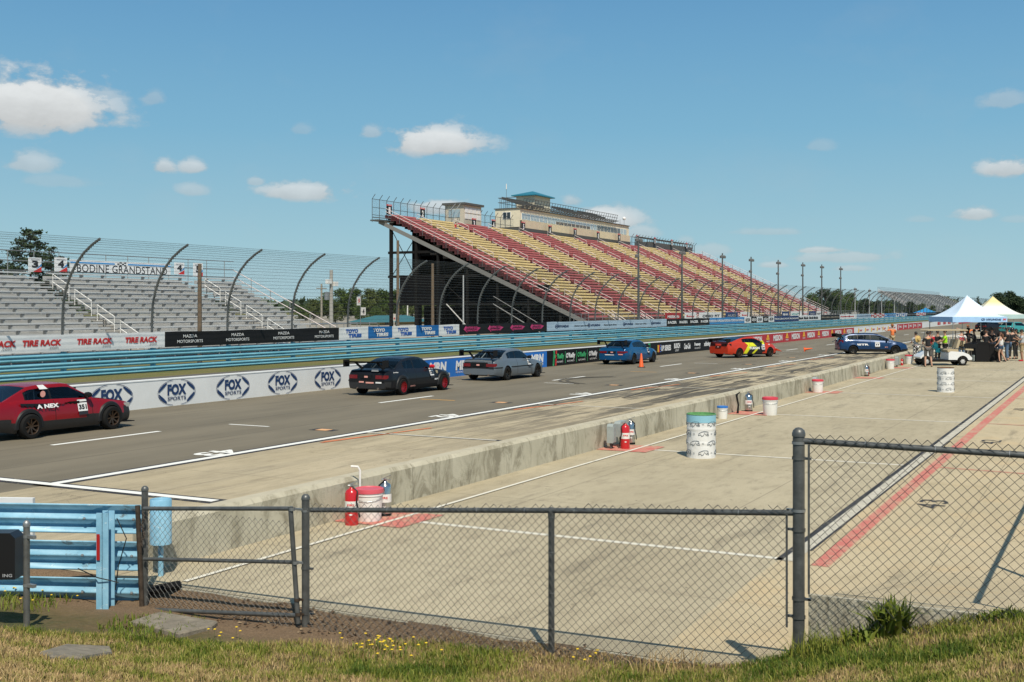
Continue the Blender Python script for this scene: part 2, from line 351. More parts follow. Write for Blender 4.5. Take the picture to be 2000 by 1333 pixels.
# ================================================================== the ground of the place
mb = MB(); mb.grid(lambda a, b: (-2500 + 5000 * a, -2500 + 5000 * b, -0.9), 4, 4); struct(mb.build('ground', verge_m))
def sheet(name, m, x0, x1, y0, y1, z=0.0, nx=1, ny=1):
    mb = MB(); mb.grid(lambda a, b: (x0 + (x1 - x0) * a, y0 + (y1 - y0) * b, z), nx, ny); return struct(mb.build(name, m))
YE = 9.32                                                # near end of the slabs
sheet('pit_apron', conc_grey, -9.9, -3.56, YE, 260)
XE = V_(1567, YE / (CT + 567 / F * ST), 0).x
def garage(a, b):
    x = -3.56 + 43.56 * (a ** 3 if a > .4 else .064 * a / .4); y = YE + 200 * b ** 2.2
    sx = min(1, max(0, (x - XE) / .12)); sx = sx * sx * (3 - 2 * sx); sy = min(1, max(0, (13.4 - y) / (13.4 - YE)))
    return (x, y, .70 * sx * sy)
mb = MB(); mb.grid(garage, 70, 50); go = mb.build('garage_apron', conc_tan, smooth=30); struct(go)
# retaining face under the near end of the slabs
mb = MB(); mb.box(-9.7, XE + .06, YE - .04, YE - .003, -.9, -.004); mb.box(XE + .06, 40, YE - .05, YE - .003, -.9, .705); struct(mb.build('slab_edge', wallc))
sheet('pit_road', conc_lane, -16.0, -9.9, YE, 330)
sheet('pit_lane', asph, -25.6, -16.0, YE, 420)
sheet('race_track', asph2, -36.8, -25.6, -30, 900)
sheet('grass_verge', verge_m, -46, -36.8, -30, 900, -.03)
sheet('spectator_ground', mat('packed_gravel', (.30,.27,.22), .95, nz=(.5, .25), coord='World'), -300, -46, -60, 900, -.05)
sheet('paddock_ground', asph2, -9.9, 120, 260, 600, -.01)
# painted markings (each its own sheet a few mm up)
def marks(name, m, quads, z=.004):
    mb = MB()
    for q in quads:
        if len(q) == 4 and not hasattr(q[0], '__len__'): x0, x1, y0, y1 = q; mb.add([(x0,y0,z),(x1,y0,z),(x1,y1,z),(x0,y1,z)], [(0,1,2,3)])
        else: mb.add([(p[0], p[1], z) for p in q], [tuple(range(len(q)))])
    return struct(mb.build(name, m))
def diag(p, q, w):
    p = Vector((p[0], p[1], 0)); q = Vector((q[0], q[1], 0)); n = (q - p).normalized().cross(ZV) * w / 2
    return [p - n, q - n, q + n, p + n]
ST0 = 13.68; SP = 9.2
def wx(y): return -.5 * max(0, (y - 40) / 30)
marks('lane_line_outline', line_k, [(-16.24, -15.80, ST0 - .2, 330), (-24.5, -12.25, ST0 - .2, ST0 + .2)] + [(-16.0, -12.25, ST0 + SP * k - .1, ST0 + SP * k + .1) for k in (1,)], .003)
marks('lane_line', line_w, [(-16.12, -15.92, ST0 - .1, 330)], .008)
marks('start_line', line_w, [(-25.0, -12.35, ST0 - .1, ST0 + .09)], .012)
marks('pit_box_line', line_worn, [(-15.9, -12.4, ST0 + SP * k - .05, ST0 + SP * k + .05) for k in range(1, 8)], .007)
marks('lane_dash', line_w, [(-20.62, -20.47, 17.6 + 12.6 * k, 20.8 + 12.6 * k) for k in range(0, 12)])
marks('lane_tick', line_w, [(-20.2, -18.9, ST0 + SP * k - .05, ST0 + SP * k + .05) for k in (1, 3, 5, 7)])
marks('lane_tick_yellow', line_y, [(-20.2, -18.9, ST0 + SP * k - .05, ST0 + SP * k + .05) for k in (2, 4, 6)])
marks('sensor_plate_edge', line_k, [(-17.55, -16.85, ST0 + SP * k - .17, ST0 + SP * k + .17) for k in range(1, 7)])
marks('sensor_plate', mat('faded_orange', (.78,.42,.20), .7, nz=(9, .2), coord='World'), [(-17.37, -17.03, ST0 + SP * k - .15, ST0 + SP * k + .15) for k in range(1, 7)], .008)
oq = []
for k in range(1, 7): y = ST0 + SP * k; oq += [diag((-15.62, y - 2.2), (-15.1, y + 1.6), .09), diag((-15.7, y - 2.0), (-15.3, y + .2), .05)]
oq += [diag((-11.6, 33.3), (-10.5, 34.2), .22)]
marks('lane_orange_line', line_o, oq, .010)
# pit stalls
marks('stall_guide_line', line_worn, [(-9.05, -8.98, 9.5, 120)], .013)
marks('stall_line', line_worn, [(-8.84, -3.52, ST0 + SP * k - .055, ST0 + SP * k + .055) for k in range(0, 9)], .006)
marks('drain_edge', line_k, [(-3.60, -3.52, 13.6, 200), (-3.36, -3.325, 14.3, 200)], .006)
marks('drain_strip', mat('pale_drain', (.50,.465,.385), .85, nz=(5, .25), coord='World'), [(-3.52, -3.36, 13.6, 200)], .006)
marks('red_guide_line', line_r, [(-3.16, -2.95, 13.5, 90)])
marks('garage_divider', line_r, [diag((-2.94, ST0 + SP * k), (3.5, ST0 + SP * k - .75 * (2 - k if k < 2 else .9)), .09) for k in range(1, 7)], .006)
marks('red_pad', line_r, [[(-9.72 + wx(y), y - .52), (-8.62 + wx(y), y - .50), (-8.60 + wx(y), y + .60), (-9.72 + wx(y), y + .52)] for y in [ST0 + SP * k for k in range(0, 7)]], .009)
mb = MB()
for k, s in enumerate(('43', '42', '41', '40', '39', '38', '37')):
    put_text(mb, s, (-17.0 + .55, ST0 + SP * (k + .5), .005), (0,-1,0), (1,0,0), 1.0, .62, 0, .03)
struct(mb.build('lane_number', line_w, fix=False))
mb = MB()
for k, s in enumerate(('43', '42', '41', '40')):
    put_text(mb, s, (-2.5, ST0 + SP * (k + .53), .006), (0,1,0), (-1,0,0), .80, .42, 0, .0)
struct(mb.build('garage_number', line_k, fix=False))
# skid marks curving over the lane
sk = NT('skid_rubber'); skc = sk.mix(sk.ramp(sk.noise(3, 5, .6, (1, .4, 1)), .3, .7), (.075,.068,.056), (.115,.102,.080)); sk.done(skc, .8)
mb = MB()
for (a0, r_, cx, cy) in ((0, 3.2, -17.0, 44.0), (0, 3.5, -17.0, 44.0)):
    pts = [(cx - r_ * math.cos(t), cy + .9 * r_ * math.sin(t)) for t in [R(-62 + 5 * i) for i in range(23)]]
    for p, q in zip(pts, pts[1:]): mb.add([(Vector((a.x, a.y, .011))) for a in diag(p, q, .13)], [(0,1,2,3)])
for i in range(9):
    y = 36 + 9 * i + random.uniform(-1, 1); x = random.uniform(-15.2, -10.8); l = random.uniform(2, 6); d = random.uniform(-.5, .5)
    for s in (0, 1.45): mb.add([(Vector((a.x, a.y, .013))) for a in diag((x + s, y), (x + s + d, y + l), .12)], [(0,1,2,3)])
struct(mb.build('tyre_mark', MC['skid_rubber'], fix=False))

# ================================================================== grass bank under the camera and along the fence
def sm(a, b, x): t = min(1, max(0, (x - a) / (b - a))); return t * t * (3 - 2 * t)
BT_ = [(-9,-.12),(-6.9,-.09),(-4.3,.0),(-3.3,.05),(-2.6,.18),(-2.1,.34),(-1.4,.56),(-.6,.78),(.4,1.0)]
def tab(t, x):
    if x <= t[0][0]: return t[0][1]
    for (a, b), (c, d) in zip(t, t[1:]):
        if x <= c: return b + (d - b) * (x - a) / (c - a)
    return t[-1][1]
def bank_z(x, y):
    base = tab(BT_, x)          # level along the fence line (Y 8.9)
    cam_side = (1.42 - base) * sm(8.7, 1.2, y)
    far = -(base + .012) * sm(8.98, 9.27, y) if x < XE else -.1 * sm(9.1, 9.4, y)
    w = .035 * mnoise.noise(Vector((x * 1.3, y * 1.3, 0))) + .015 * mnoise.noise(Vector((x * 5, y * 5, 3)))
    return base + cam_side + far + w
mb = MB(); mb.grid(lambda a, b: (lambda x, y: (x, y, bank_z(x, y)))(-20 + 34 * a, -6 + 15.32 * b ** .8), 240, 200); struct(mb.build('grass_bank', ground_m, smooth=60))
# blades
def gmat():
    m = bpy.data.materials.new('grass_blades'); m.use_nodes = True; N = m.node_tree.nodes; L = m.node_tree.links; b = N['Principled BSDF']
    a = N.new('ShaderNodeAttribute'); a.attribute_name = 'tone'; r = N.new('ShaderNodeValToRGB'); L.new(a.outputs['Fac'], r.inputs[0])
    e = r.color_ramp.elements; e[0].position = 0; e[0].color = (.055,.10,.012,1); e[1].position = 1; e[1].color = (.52,.38,.19,1)
    for p, c in ((.25, (.135,.175,.022,1)), (.45, (.25,.25,.045,1)), (.62, (.38,.31,.12,1)), (.8, (.30,.20,.095,1))):
        q = e.new(p); q.color = c
    L.new(r.outputs[0], b.inputs['Base Color']); b.inputs['Roughness'].default_value = .6; b.inputs['Specular IOR Level'].default_value = .25
    return m
grass_m = gmat()
def blades(name, pts, h, w, tone, lean=.5, label=None, cat='grass'):
    n = len(pts); ang = RNG.uniform(0, 2 * np.pi, n); la = RNG.uniform(0, 2 * np.pi, n); ll = RNG.uniform(0, lean, n) * h
    dx, dy = np.cos(ang) * w / 2, np.sin(ang) * w / 2; lx, ly = np.cos(la) * ll, np.sin(la) * ll
    v = np.zeros((n, 5, 3))
    v[:, 0] = pts + np.stack([-dx, -dy, -.01 + 0 * dx], 1); v[:, 1] = pts + np.stack([dx, dy, -.01 + 0 * dx], 1)
    v[:, 2] = pts + np.stack([-dx * .8 + lx * .35, -dy * .8 + ly * .35, h * .55], 1); v[:, 3] = pts + np.stack([dx * .8 + lx * .35, dy * .8 + ly * .35, h * .55], 1)
    v[:, 4] = pts + np.stack([lx, ly, h * np.sqrt(np.maximum(.05, 1 - (ll / h) ** 2 * .6))], 1)
    me = bpy.data.meshes.new(name); me.vertices.add(5 * n); me.vertices.foreach_set('co', v.reshape(-1))
    k = np.arange(n)[:, None] * 5; lo = np.concatenate([k + 0, k + 1, k + 3, k + 2, k + 2, k + 3, k + 4], 1).reshape(-1)
    me.loops.add(7 * n); me.loops.foreach_set('vertex_index', lo.astype(np.int32)); me.polygons.add(2 * n)
    ls = (np.arange(n)[:, None] * 7 + np.array([[0, 4]])).reshape(-1); lt = np.tile([4, 3], n)
    me.polygons.foreach_set('loop_start', ls.astype(np.int32)); me.polygons.foreach_set('loop_total', lt.astype(np.int32))
    at = me.attributes.new('tone', 'FLOAT', 'POINT'); at.data.foreach_set('value', np.repeat(tone, 5).astype(np.float32))
    me.update(calc_edges=True); me.materials.append(grass_m)
    o = bpy.data.objects.new(name, me); COL.objects.link(o); return tag(o, label, cat, kind='stuff')
def scatter(n, cond):
    out = []; tone = []; hh = []
    while len(out) < n:
        v = random.uniform(6.2, 10.6) if random.random() < .8 else random.uniform(4, 10.6); u = random.uniform(-.49, .5) * v
        x = u * CT - v * ST; y = u * ST + v * CT
        r = cond(x, y, v, u)
        if r is None: continue
        out.append((x, y, bank_z(x, y))); hh.append(r[0]); tone.append(r[1])
    return np.array(out), np.array(hh), np.array(tone)
def gcond(x, y, v, u):
    if y > 9.15 or (y > 8.95 and x < -2.3): return None
    a = mnoise.noise(Vector((x * 1.1, y * 1.1, 5))); b = mnoise.noise(Vector((x * 4.5, y * 4.5, 9)))
    bare = (sm(7.9, 8.5, y) * (1 - sm(-6.4, -5.4, x)) + sm(8.72, 8.98, y)) * (1 - sm(-2.6, -2.0, x)); bare = min(1, bare)
    if random.random() < bare * .74: return None
    g = a * 1.0 + b * .7 - .06 + (.30 * sm(-2.6, -.8, x)) + .25 * sm(7.6, 8.2, y) - .12 * sm(7.4, 6.6, y) - .1 * sm(7.0, 5.8, y)
    if random.random() < .24 - g * .6: return None
    tone = min(1, max(0, .57 - g * .66 + random.gauss(0, .17)))
    h = random.uniform(.018, .048) * (1.25 + .9 * max(0, g))
    return h, tone
P_, H_, T_ = scatter(130000, gcond)
blades('grass', P_, H_, RNG.uniform(.004, .009, len(P_)), T_, 1.0, 'short mown grass with green tufts among dry tan blades before the fence')
def dcond(x, y, v, u):
    if y < 8.2 or y > 9.2 or x > -2.0: return None
    if random.random() > .25 + .9 * max(0, mnoise.noise(Vector((x * 3, y * 3, 1)))): return None
    return random.uniform(.02, .07), random.uniform(.6, 1)
P_, H_, T_ = scatter(6000, dcond)
blades('dry_grass', P_, H_, RNG.uniform(.003, .006, len(P_)), T_, 1.6, 'dead tan grass stalks and litter along the foot of the wire fence')
def tuft(name, x, y, n, rad, h, tone, label, w=(.008, .018), cat='weed'):
    a = RNG.uniform(0, 2 * np.pi, n); r = rad * np.sqrt(RNG.uniform(0, 1, n)); p = np.stack([x + r * np.cos(a), y + r * np.sin(a), 0 * a], 1)
    for q in p: q[2] = bank_z(q[0], q[1])
    o = blades(name, p, RNG.uniform(.5, 1, n) * h, RNG.uniform(*w, n), np.clip(RNG.normal(tone, .08, n), 0, 1), 1.0, label, cat)
    del o['kind']; return o
def FZ(x, y=8.6): return V_(x, y / (CT + (x - 1000) / F * ST), 0)       # point on the line Y=y seen at an image column
p = FZ(1745, 9.0); tuft('leafy_weed', p.x, p.y, 170, .12, .34, .22, 'bright green leafy weed growing against the shaded slab face', (.02, .045))
p = FZ(1690, 8.95); tuft('leafy_weed', p.x, p.y, 90, .16, .18, .25, 'low green weed just left of the tallest leafy weed', (.015, .03))
p = FZ(1950, 9.0); tuft('leafy_weed', p.x, p.y, 60, .12, .12, .25, 'small green weed at the right end of the shaded slab face', (.015, .03))
p = FZ(1590, 8.7); tuft('grass_tuft', p.x, p.y, 160, .18, .26, .35, 'tall grass tuft at the foot of the big fence post', (.005, .01))
p = FZ(1300, 8.85); tuft('grass_tuft', p.x, p.y, 110, .3, .22, .85, 'dry straw tuft below the lower fence, right of its middle post', (.004, .008))
p = FZ(950, 8.45); tuft('grass_tuft', p.x, p.y, 220, .28, .12, .3, 'green grass tuft left of the middle fence post', (.006, .012))
p = FZ(750, 8.5); tuft('grass_tuft', p.x, p.y, 260, .35, .09, .25, 'green patch with yellow flowers right of the gate', (.006, .012))
p = FZ(300, 8.25); tuft('grass_tuft', p.x, p.y, 420, .5, .10, .2, 'dark green weeds around the grey slab by the gate', (.008, .018))
p = FZ(60, 8.4); tuft('grass_tuft', p.x, p.y, 300, .4, .12, .25, 'green weeds at the foot of the short pipe post', (.006, .014))
ylw = mat('yellow_petal', (.75,.52,.02), .6)
def flowers(x, n, sp, y, label):
    mb = MB(); p = FZ(x, y)
    for i in range(n):
        a = p.x + random.gauss(0, sp); b = p.y + random.gauss(0, .12); z = bank_z(a, b); h = random.uniform(.05, .13)
        mb.tube([(a, b, z - .01), (a + .01, b, z + h)], .0015, 3, 1); mb.lathe([(.001, .004), (.008, .008), (.014, .004), (.001, -.002)], (a + .01, b, z + h), 7, 0)
    tag(mb.build('yellow_flowers', [ylw, mat('flower_stem', (.08,.14,.03), .6)]), label, 'flowers', kind='stuff')
flowers(50, 16, .22, 8.45, 'yellow wildflowers around the short pipe post on the left')
flowers(745, 34, .22, 8.45, 'yellow wildflowers in the green patch right of the gate')
flowers(1140, 6, .05, 8.75, 'few yellow flowers at the foot of the middle post')
flowers(440, 7, .1, 8.2, 'scattered yellow flowers right of the grey slab')
# stones, slabs and litter in the grass
stone = mat('weathered_slab', (.23,.20,.155), .9, nz=(7, .35), bump=(30, .01))
def slab(pts, h, label):
    mb = MB(); q = []
    for x, y, z in pts:
        for _ in range(30): p = V_(x, F * (CH - z) / (y - 601), z); z = .6 * z + .4 * bank_z(p.x, p.y)
        q.append(V_(x, F * (CH - z) / (y - 601), z))
    c = sum(q, Vector()) / len(q); n = len(q); top = [p + Vector((0,0,.03 + h * 0)) for p in q]; inn = [p + (c - p) * .04 + Vector((0,0,.045)) for p in q]
    bot = [p - Vector((0,0,.15)) for p in q]
    mb.add(bot + top + inn, [(i, (i+1) % n, n + (i+1) % n, n + i) for i in range(n)] + [(n + i, n + (i+1) % n, 2*n + (i+1) % n, 2*n + i) for i in range(n)] + [tuple(range(2*n, 3*n))])
    tag(mb.build('concrete_slab', stone), label, 'slab')
slab([(255,1221,.12),(310,1203,.1),(425,1222,.08),(415,1230,.08),(350,1246,.09)], 0, 'grey flat concrete slab lying in the grass before the gate')
slab([(78,1284,.34),(130,1268,.32),(215,1272,.3),(220,1284,.3),(160,1294,.32),(100,1292,.34)], 0, 'dark half-buried flat stone at the lower left of the lawn')
# dead leaves and pebbles along the fence foot
mb = MB()
for i in range(900):
    x = random.uniform(-8.0, -2.3); y = random.uniform(8.75, 9.28) + random.gauss(0, .06); z = bank_z(x, y) + .012; s = random.uniform(.008, .028); a = random.uniform(0, 6.28)
    q = [(x + s * math.cos(a + k * 1.57) * (1 if k % 2 else .6), y + s * math.sin(a + k * 1.57) * (1 if k % 2 else .6), z + random.uniform(-.008, .014)) for k in range(4)]
    mb.add(q, [(0,1,2),(0,2,3)], random.choice((0, 0, 1, 2)))
tag(mb.build('leaf_litter', [mat('dead_leaf', (.13,.075,.04), .9), mat('pale_leaf', (.30,.22,.13), .9), mat('dark_leaf', (.05,.035,.025), .9)], fix=False), 'brown dead leaves and bark strewn along the fence foot', 'leaf litter', kind='stuff')

# ================================================================== pit wall (low, raw concrete)
YW0 = 9.75
WPF = [(-10.05, -.3), (-9.73, -.3), (-9.75, .50), (-9.80, .56), (-10.0, .56), (-10.05, .50)]
def wx(y): return -.5 * max(0, (y - 40) / 30)
mb = MB(); ys_ = [YW0, 40, 48, 56, 64, 72.5]
mb.add([(x + wx(y), y, z) for y in ys_ for x, z in WPF], [(6*i+k, 6*i+(k+1)%6, 6*i+6+(k+1)%6, 6*i+6+k) for i in range(5) for k in range(6)] + [(0,1,2,3,4,5), (35,34,33,32,31,30)])
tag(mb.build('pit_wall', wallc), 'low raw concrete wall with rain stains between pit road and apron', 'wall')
# far low wall behind the people
mb = MB(); mb.box(-9.4, 25, 86.0, 86.35, 0, .82); mb.box(-9.4, 25, 86.03, 86.32, .82, .86)
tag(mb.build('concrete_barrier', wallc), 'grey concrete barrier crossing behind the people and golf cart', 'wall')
# ================================================================== panelled wall between lane and track
yw0 = yL(138, 25.5)
pw = empty('pit_lane_wall', 'long waist high wall with painted sponsor panels between pit lane and track', 'wall', (-25.5, yw0, 0))
def local(o, p): o.parent = p; o.matrix_parent_inverse = p.matrix_basis.inverted(); return o
def seg(x0, x1, m, name='panel', L=25.5, h=.84, z0=0, th=.3):
    ya, yb = yL(x0, L), yL(x1, L); mb = MB(); mb.box(-L - th, -L, ya, yb, z0 - .02, z0 + h - .03, 0); mb.box(-L - th - .015, -L + .012, ya, yb, z0 + h - .03, z0 + h, 1)
    return local(mb.build(name, [m, white_paint]), pw), ya, yb
blue_p = mat('panel_blue', (.015,.16,.56), .5, nz=(.8, .06), coord='World'); red_p = mat('panel_red', (.45,.012,.025), .5); blk_p = mat('panel_black', (.010,.010,.012), .6, spec=.2)
lightw = mat('lettering_white', (.80,.80,.80), .6); grn = mat('lettering_green', (.05,.42,.16), .6); ylo = mat('lettering_yellow', (.85,.50,.03), .6); redl = mat('lettering_red', (.60,.03,.03), .6)
XF = -25.485
seg(134, 148, blk_p); o_, a0_, _ = seg(148, 808, white_paint)
def arc(mb, cy, cz, ry, rz, t0, t1, w0, w1, x=XF, mi=0, n=14):
    vs = []
    for i in range(n + 1):
        t = R(t0 + (t1 - t0) * i / n); w = w0 + (w1 - w0) * math.sin(math.pi * i / n)
        vs += [(x, cy + ry * math.cos(t), cz + rz * math.sin(t)), (x, cy + (ry - w) * math.cos(t), cz + (rz - w) * math.sin(t))]
    mb.add(vs, [(2*i, 2*i+1, 2*i+3, 2*i+2) for i in range(n)], mi)
for xc in (218, 345, 455, 552, 640, 716, 787):
    y = yL(xc, 25.5); z = .41; mb = MB()
    put_text(mb, 'FOX', (XF, y, z + .085), YV, ZV, .80, .34, 0, .05, 0); put_text(mb, 'SPORTS', (XF, y, z - .185), YV, ZV, .78, .115, 0, .015)
    for a in (0, 180):
        s = 1 if a == 0 else -1
        arc(mb, y, z, .80, .40, a - 78, a + 78, .016, .016); arc(mb, y, z, .765, .375, a + 5, a + 55, .04, .10); arc(mb, y, z, .765, .375, a - 55, a - 5, .04, .10)
    local(mb.build('logo', navy, fix=False), pw)
_, a, b = seg(808, 1068, blue_p)
for xc in (855, 905, 955, 1003, 1049):
    y = yL(xc, 25.5); mb = MB(); put_text(mb, 'MRN', (XF, y, .47), YV, ZV, 1.35, .42, 0, .06, .12); put_text(mb, 'MOTOR RACING NETWORK', (XF, y, .18), YV, ZV, 1.35, .08, 0, .01); local(mb.build('logo', lightw, fix=False), pw)
_, a, b = seg(1068, 1266, blk_p)
for i, xc in enumerate((1092, 1114, 1136, 1158, 1180, 1203, 1226)):
    y = yL(xc, 25.5); mb = MB(); put_text(mb, "O'Reilly", (XF, y, .46), YV, ZV, 1.15, .34, 0 if i % 2 else 1, .05, .1); put_text(mb, 'AUTO PARTS', (XF, y, .2), YV, ZV, .9, .09, 0, .01)
    if i % 2 == 0: 
        for q in ((-.72, .04), (.70, .04)): mb.add([(XF, y + q[0], .1), (XF, y + q[0] + q[1], .1), (XF, y + q[0] + q[1], .72), (XF, y + q[0], .72)], [(0,1,2,3)], 1)
    local(mb.build('logo', [lightw, grn], fix=False), pw)
mb = MB(); y = yL(1079, 25.5)
for k, mi in ((0, 0), (.28, 1)): mb.add([(XF, y + k, .02), (XF, y + k + .16, .02), (XF, y + k + .24, .8), (XF, y + k + .08, .8)], [(0,1,2,3)], mi)
local(mb.build('stripe', [grn, redl], fix=False), pw)
seg(1266, 1270, grn); _, a, b = seg(1270, 1452, blk_p)
mb = MB(); y = yL(1284, 25.5)
for k, m_ in enumerate((0, 1, 2)): mb.add([(XF, y + k * .22, .2), (XF, y + k * .22 + .2, .2), (XF, y + k * .22 + .2, .64), (XF, y + k * .22, .64)], [(0,1,2,3)], m_)
local(mb.build('stripe', [ylo, redl, blue_p], fix=False), pw)
for s, xc, w, h, z, sh in (('CUP SERIES', 1299, 2.1, .36, .42, 0), ('BUSCH', 1322, 1.15, .34, .5, 0), ('LIGHT', 1322, .7, .14, .2, 0), ('Coca-Cola', 1342, 1.3, .4, .42, .15), ('Freeway', 1362, 1.3, .3, .46, 0), ('INSURANCE', 1362, 1.2, .09, .22, 0),
                           ('xfinity', 1381, 1.5, .4, .42, 0), ('Goodyear', 1404, 1.7, .3, .42, .1), ('Sunoco', 1428, 1.7, .3, .42, 0)):
    y = yL(xc, 25.5); mb = MB(); put_text(mb, s, (XF, y, z), YV, ZV, w, h, 0, .05 if h > .2 else .01, sh); local(mb.build('lettering', lightw, fix=False), pw)
_, a, b = seg(1452, 1668, red_p)
xc = 1478; 
for i, xc in enumerate((1460, 1478, 1519, 1554, 1584, 1612, 1637, 1659)):
    y = yL(xc, 25.5)
    if xc < 1470: continue
    mb = MB(); put_text(mb, 'MISSION', (XF, y, .43), YV, ZV, 2.9, .5, 0, .04)
    local(mb.build('lettering', lightw, fix=False), pw)
for xc in (1499.5, 1537, 1570, 1599, 1625, 1649):
    y = yL(xc, 25.5); mb = MB(); mb.add([(XF, y - .5, .34), (XF, y + .5, .34), (XF, y + .14, .76), (XF, y - .14, .76)], [(0,1,2,3)], 1); mb.add([(XF + .004, y - .17, .43), (XF + .004, y + .17, .43), (XF + .004, y, .62)], [(0,1,2)], 2)
    put_text(mb, 'FOODS', (XF, y, .2), YV, ZV, .9, .12, 0, .02); local(mb.build('logo', [lightw, ylo, redl], fix=False), pw)
_, a, b = seg(1668, 1752, white_paint)
for i, xc in enumerate((1680, 1693, 1705, 1716, 1727, 1737, 1746)):
    y = yL(xc, 25.5); mb = MB(); mb.add([(XF, y - 1.3, .2), (XF, y - .7, .2), (XF, y - .5, .62), (XF, y - 1.0, .7)], [(0,1,2,3)], 1); put_text(mb, 'SUNNY', (XF, y + .4, .42), YV, ZV, 1.5, .2, 0, .03, .1); local(mb.build('logo', [redl, ylo], fix=False), pw)
_, a, b = seg(1752, 1801, red_p)
for xc in (1757, 1767, 1777, 1786, 1795):
    y = yL(xc, 25.5); mb = MB(); put_text(mb, 'TIMES', (XF, y + .5, .43), YV, ZV, 2.0, .28, 0, .03); mb.add([(XF, y - 1.3, .12), (XF, y - .9, .12), (XF, y - .9, .7), (XF, y - 1.3, .7)], [(0,1,2,3)], 0); local(mb.build('logo', lightw, fix=False), pw)
seg(1801, 1829, white_paint); _, a, b = seg(1829, 1872, white_paint)
for xc in (1834, 1845, 1854, 1863): y = yL(xc, 25.5); local(text('MISSION', (XF, y, .42), YV, ZV, 3.6, .5, redl, name='lettering', bold=.05), pw)
seg(1872, 1900, red_p)
# ================================================================== blue guardrail along the track
WP = [(0,0),(.0,.015),(.085,.055),(.085,.085),(.01,.145),(.005,.16),(.085,.205),(.085,.235),(0,.295),(0,.31)]
def wrail(mb, x, y0, y1, z, mi=0, flip=1):
    n = len(WP); mb.add([(x + flip * a, y0, z + b) for a, b in WP] + [(x + flip * a, y1, z + b) for a, b in WP], [(i, i+1, n+i+1, n+i) for i in range(n - 1)], mi)
gr = empty('guardrail', 'long pale blue triple steel guardrail on the far side of the race track', 'guardrail', (-40, 20, 0))
PY0 = 35.0; PS = 5.2; FPY = [PY0 + PS * k for k in range(-4, 74)]
for k in range(3):
    mb = MB()
    for i in range(0, 39): y = 14.2 + 10.4 * i; wrail(mb, -40 + .004 * (i % 2), y, y + 10.48, -.02 + .375 * k)
    local(mb.build('rail_beam', blue_m, gr, smooth=25, fix=False), gr)
mb = MB(); mb.box(-.25, -.01, -.06, .06, -.05, 1.1); gp = mb.build('rail_post', blue_m)
for i, y in enumerate(FPY):
    o = gp if i == 0 else gp.copy()
    if i: COL.objects.link(o)
    o.location = (-40, y, 0); local(o, gr)
# ------------------------------------------------------------------ catch fence
cf = empty('catch_fence', 'tall wire catch fence with inward curving posts above the blue guardrail', 'fence', (-40.2, 20, 0))
PR = [(0,0),(0,1.2),(.0,2.3),(.05,3.1),(.2,3.75),(.47,4.35),(.85,4.88),(1.3,5.33),(1.78,5.66),(2.25,5.9)]
mb = MB(); mb.tube([(a, 0, z) for a, z in PR], .055, 8)
for t in range(1, 30):                                    # cable clips on the track side
    s = t / 30 * (len(PR) - 2) + 1; i = int(s); f = s - i; a = PR[i][0] * (1-f) + PR[i+1][0] * f; z = PR[i][1] * (1-f) + PR[i+1][1] * f
    mb.box(a + .04, a + .115, -.025, .025, z - .035, z + .02)
fp = mb.build('post', mat('fence_post_grey', (.17,.175,.17), .5, .4), smooth=40)
def bendx(y): return 0.0
for i, y in enumerate(FPY):
    o = fp if i == 0 else fp.copy()
    if i: COL.objects.link(o)
    o.location = (-40.2, y, 0); local(o, cf)
def prof(s):
    s = s * (len(PR) - 1); i = min(int(s), len(PR) - 2); f = s - i; return PR[i][0] * (1-f) + PR[i+1][0] * f, PR[i][1] * (1-f) + PR[i+1][1] * f
mb = MB()
for k in range(24):
    a, z = prof(.22 + .78 * k / 23); r = .0072
    mb.tube([(-40.2 + .09 + a, FPY[0] - 6, z), (-40.2 + .09 + a, 180, z), (-40.2 + .09 + a, FPY[-1], z)], r, 3)
local(mb.build('cable', steel_dk, fix=False), cf)
# woven mesh behind the cables: real sheet, its diamonds cut by a procedural weave
def mesh_mat(name, scale, thick, col=(.08,.085,.085)):
    g = NT(name); x, y, z = g.sep(); g.b.inputs['Base Color'].default_value = (*col, 1)
    def w(a): return g.M('LESS_THAN', g.M('ABSOLUTE', g.M('SUBTRACT', g.M('FRACT', g.M('MULTIPLY', a, scale)), .5)), thick)
    s = g.M('ADD', y, x); k = g.M('MAXIMUM', w(g.M('ADD', s, z)), w(g.M('SUBTRACT', s, z)))
    g.L.new(k, g.b.inputs['Alpha']); MC[name] = g.m; return g.m
wm = mesh_mat('catch_mesh', 11.0, .022, (.12,.125,.125))
mb = MB(); n = 18
for j in range(n):
    a, z = prof(.12 + .88 * j / n); a2, z2 = prof(.12 + .88 * (j + 1) / n)
    mb.add([(-40.2 + .07 + a, FPY[0] - 6, z), (-40.2 + .07 + a, FPY[-1], z), (-40.2 + .07 + a2, FPY[-1], z2), (-40.2 + .07 + a2, FPY[0] - 6, z2)], [(0,1,2,3)])
local(mb.build('wire_mesh', wm, fix=False), cf)
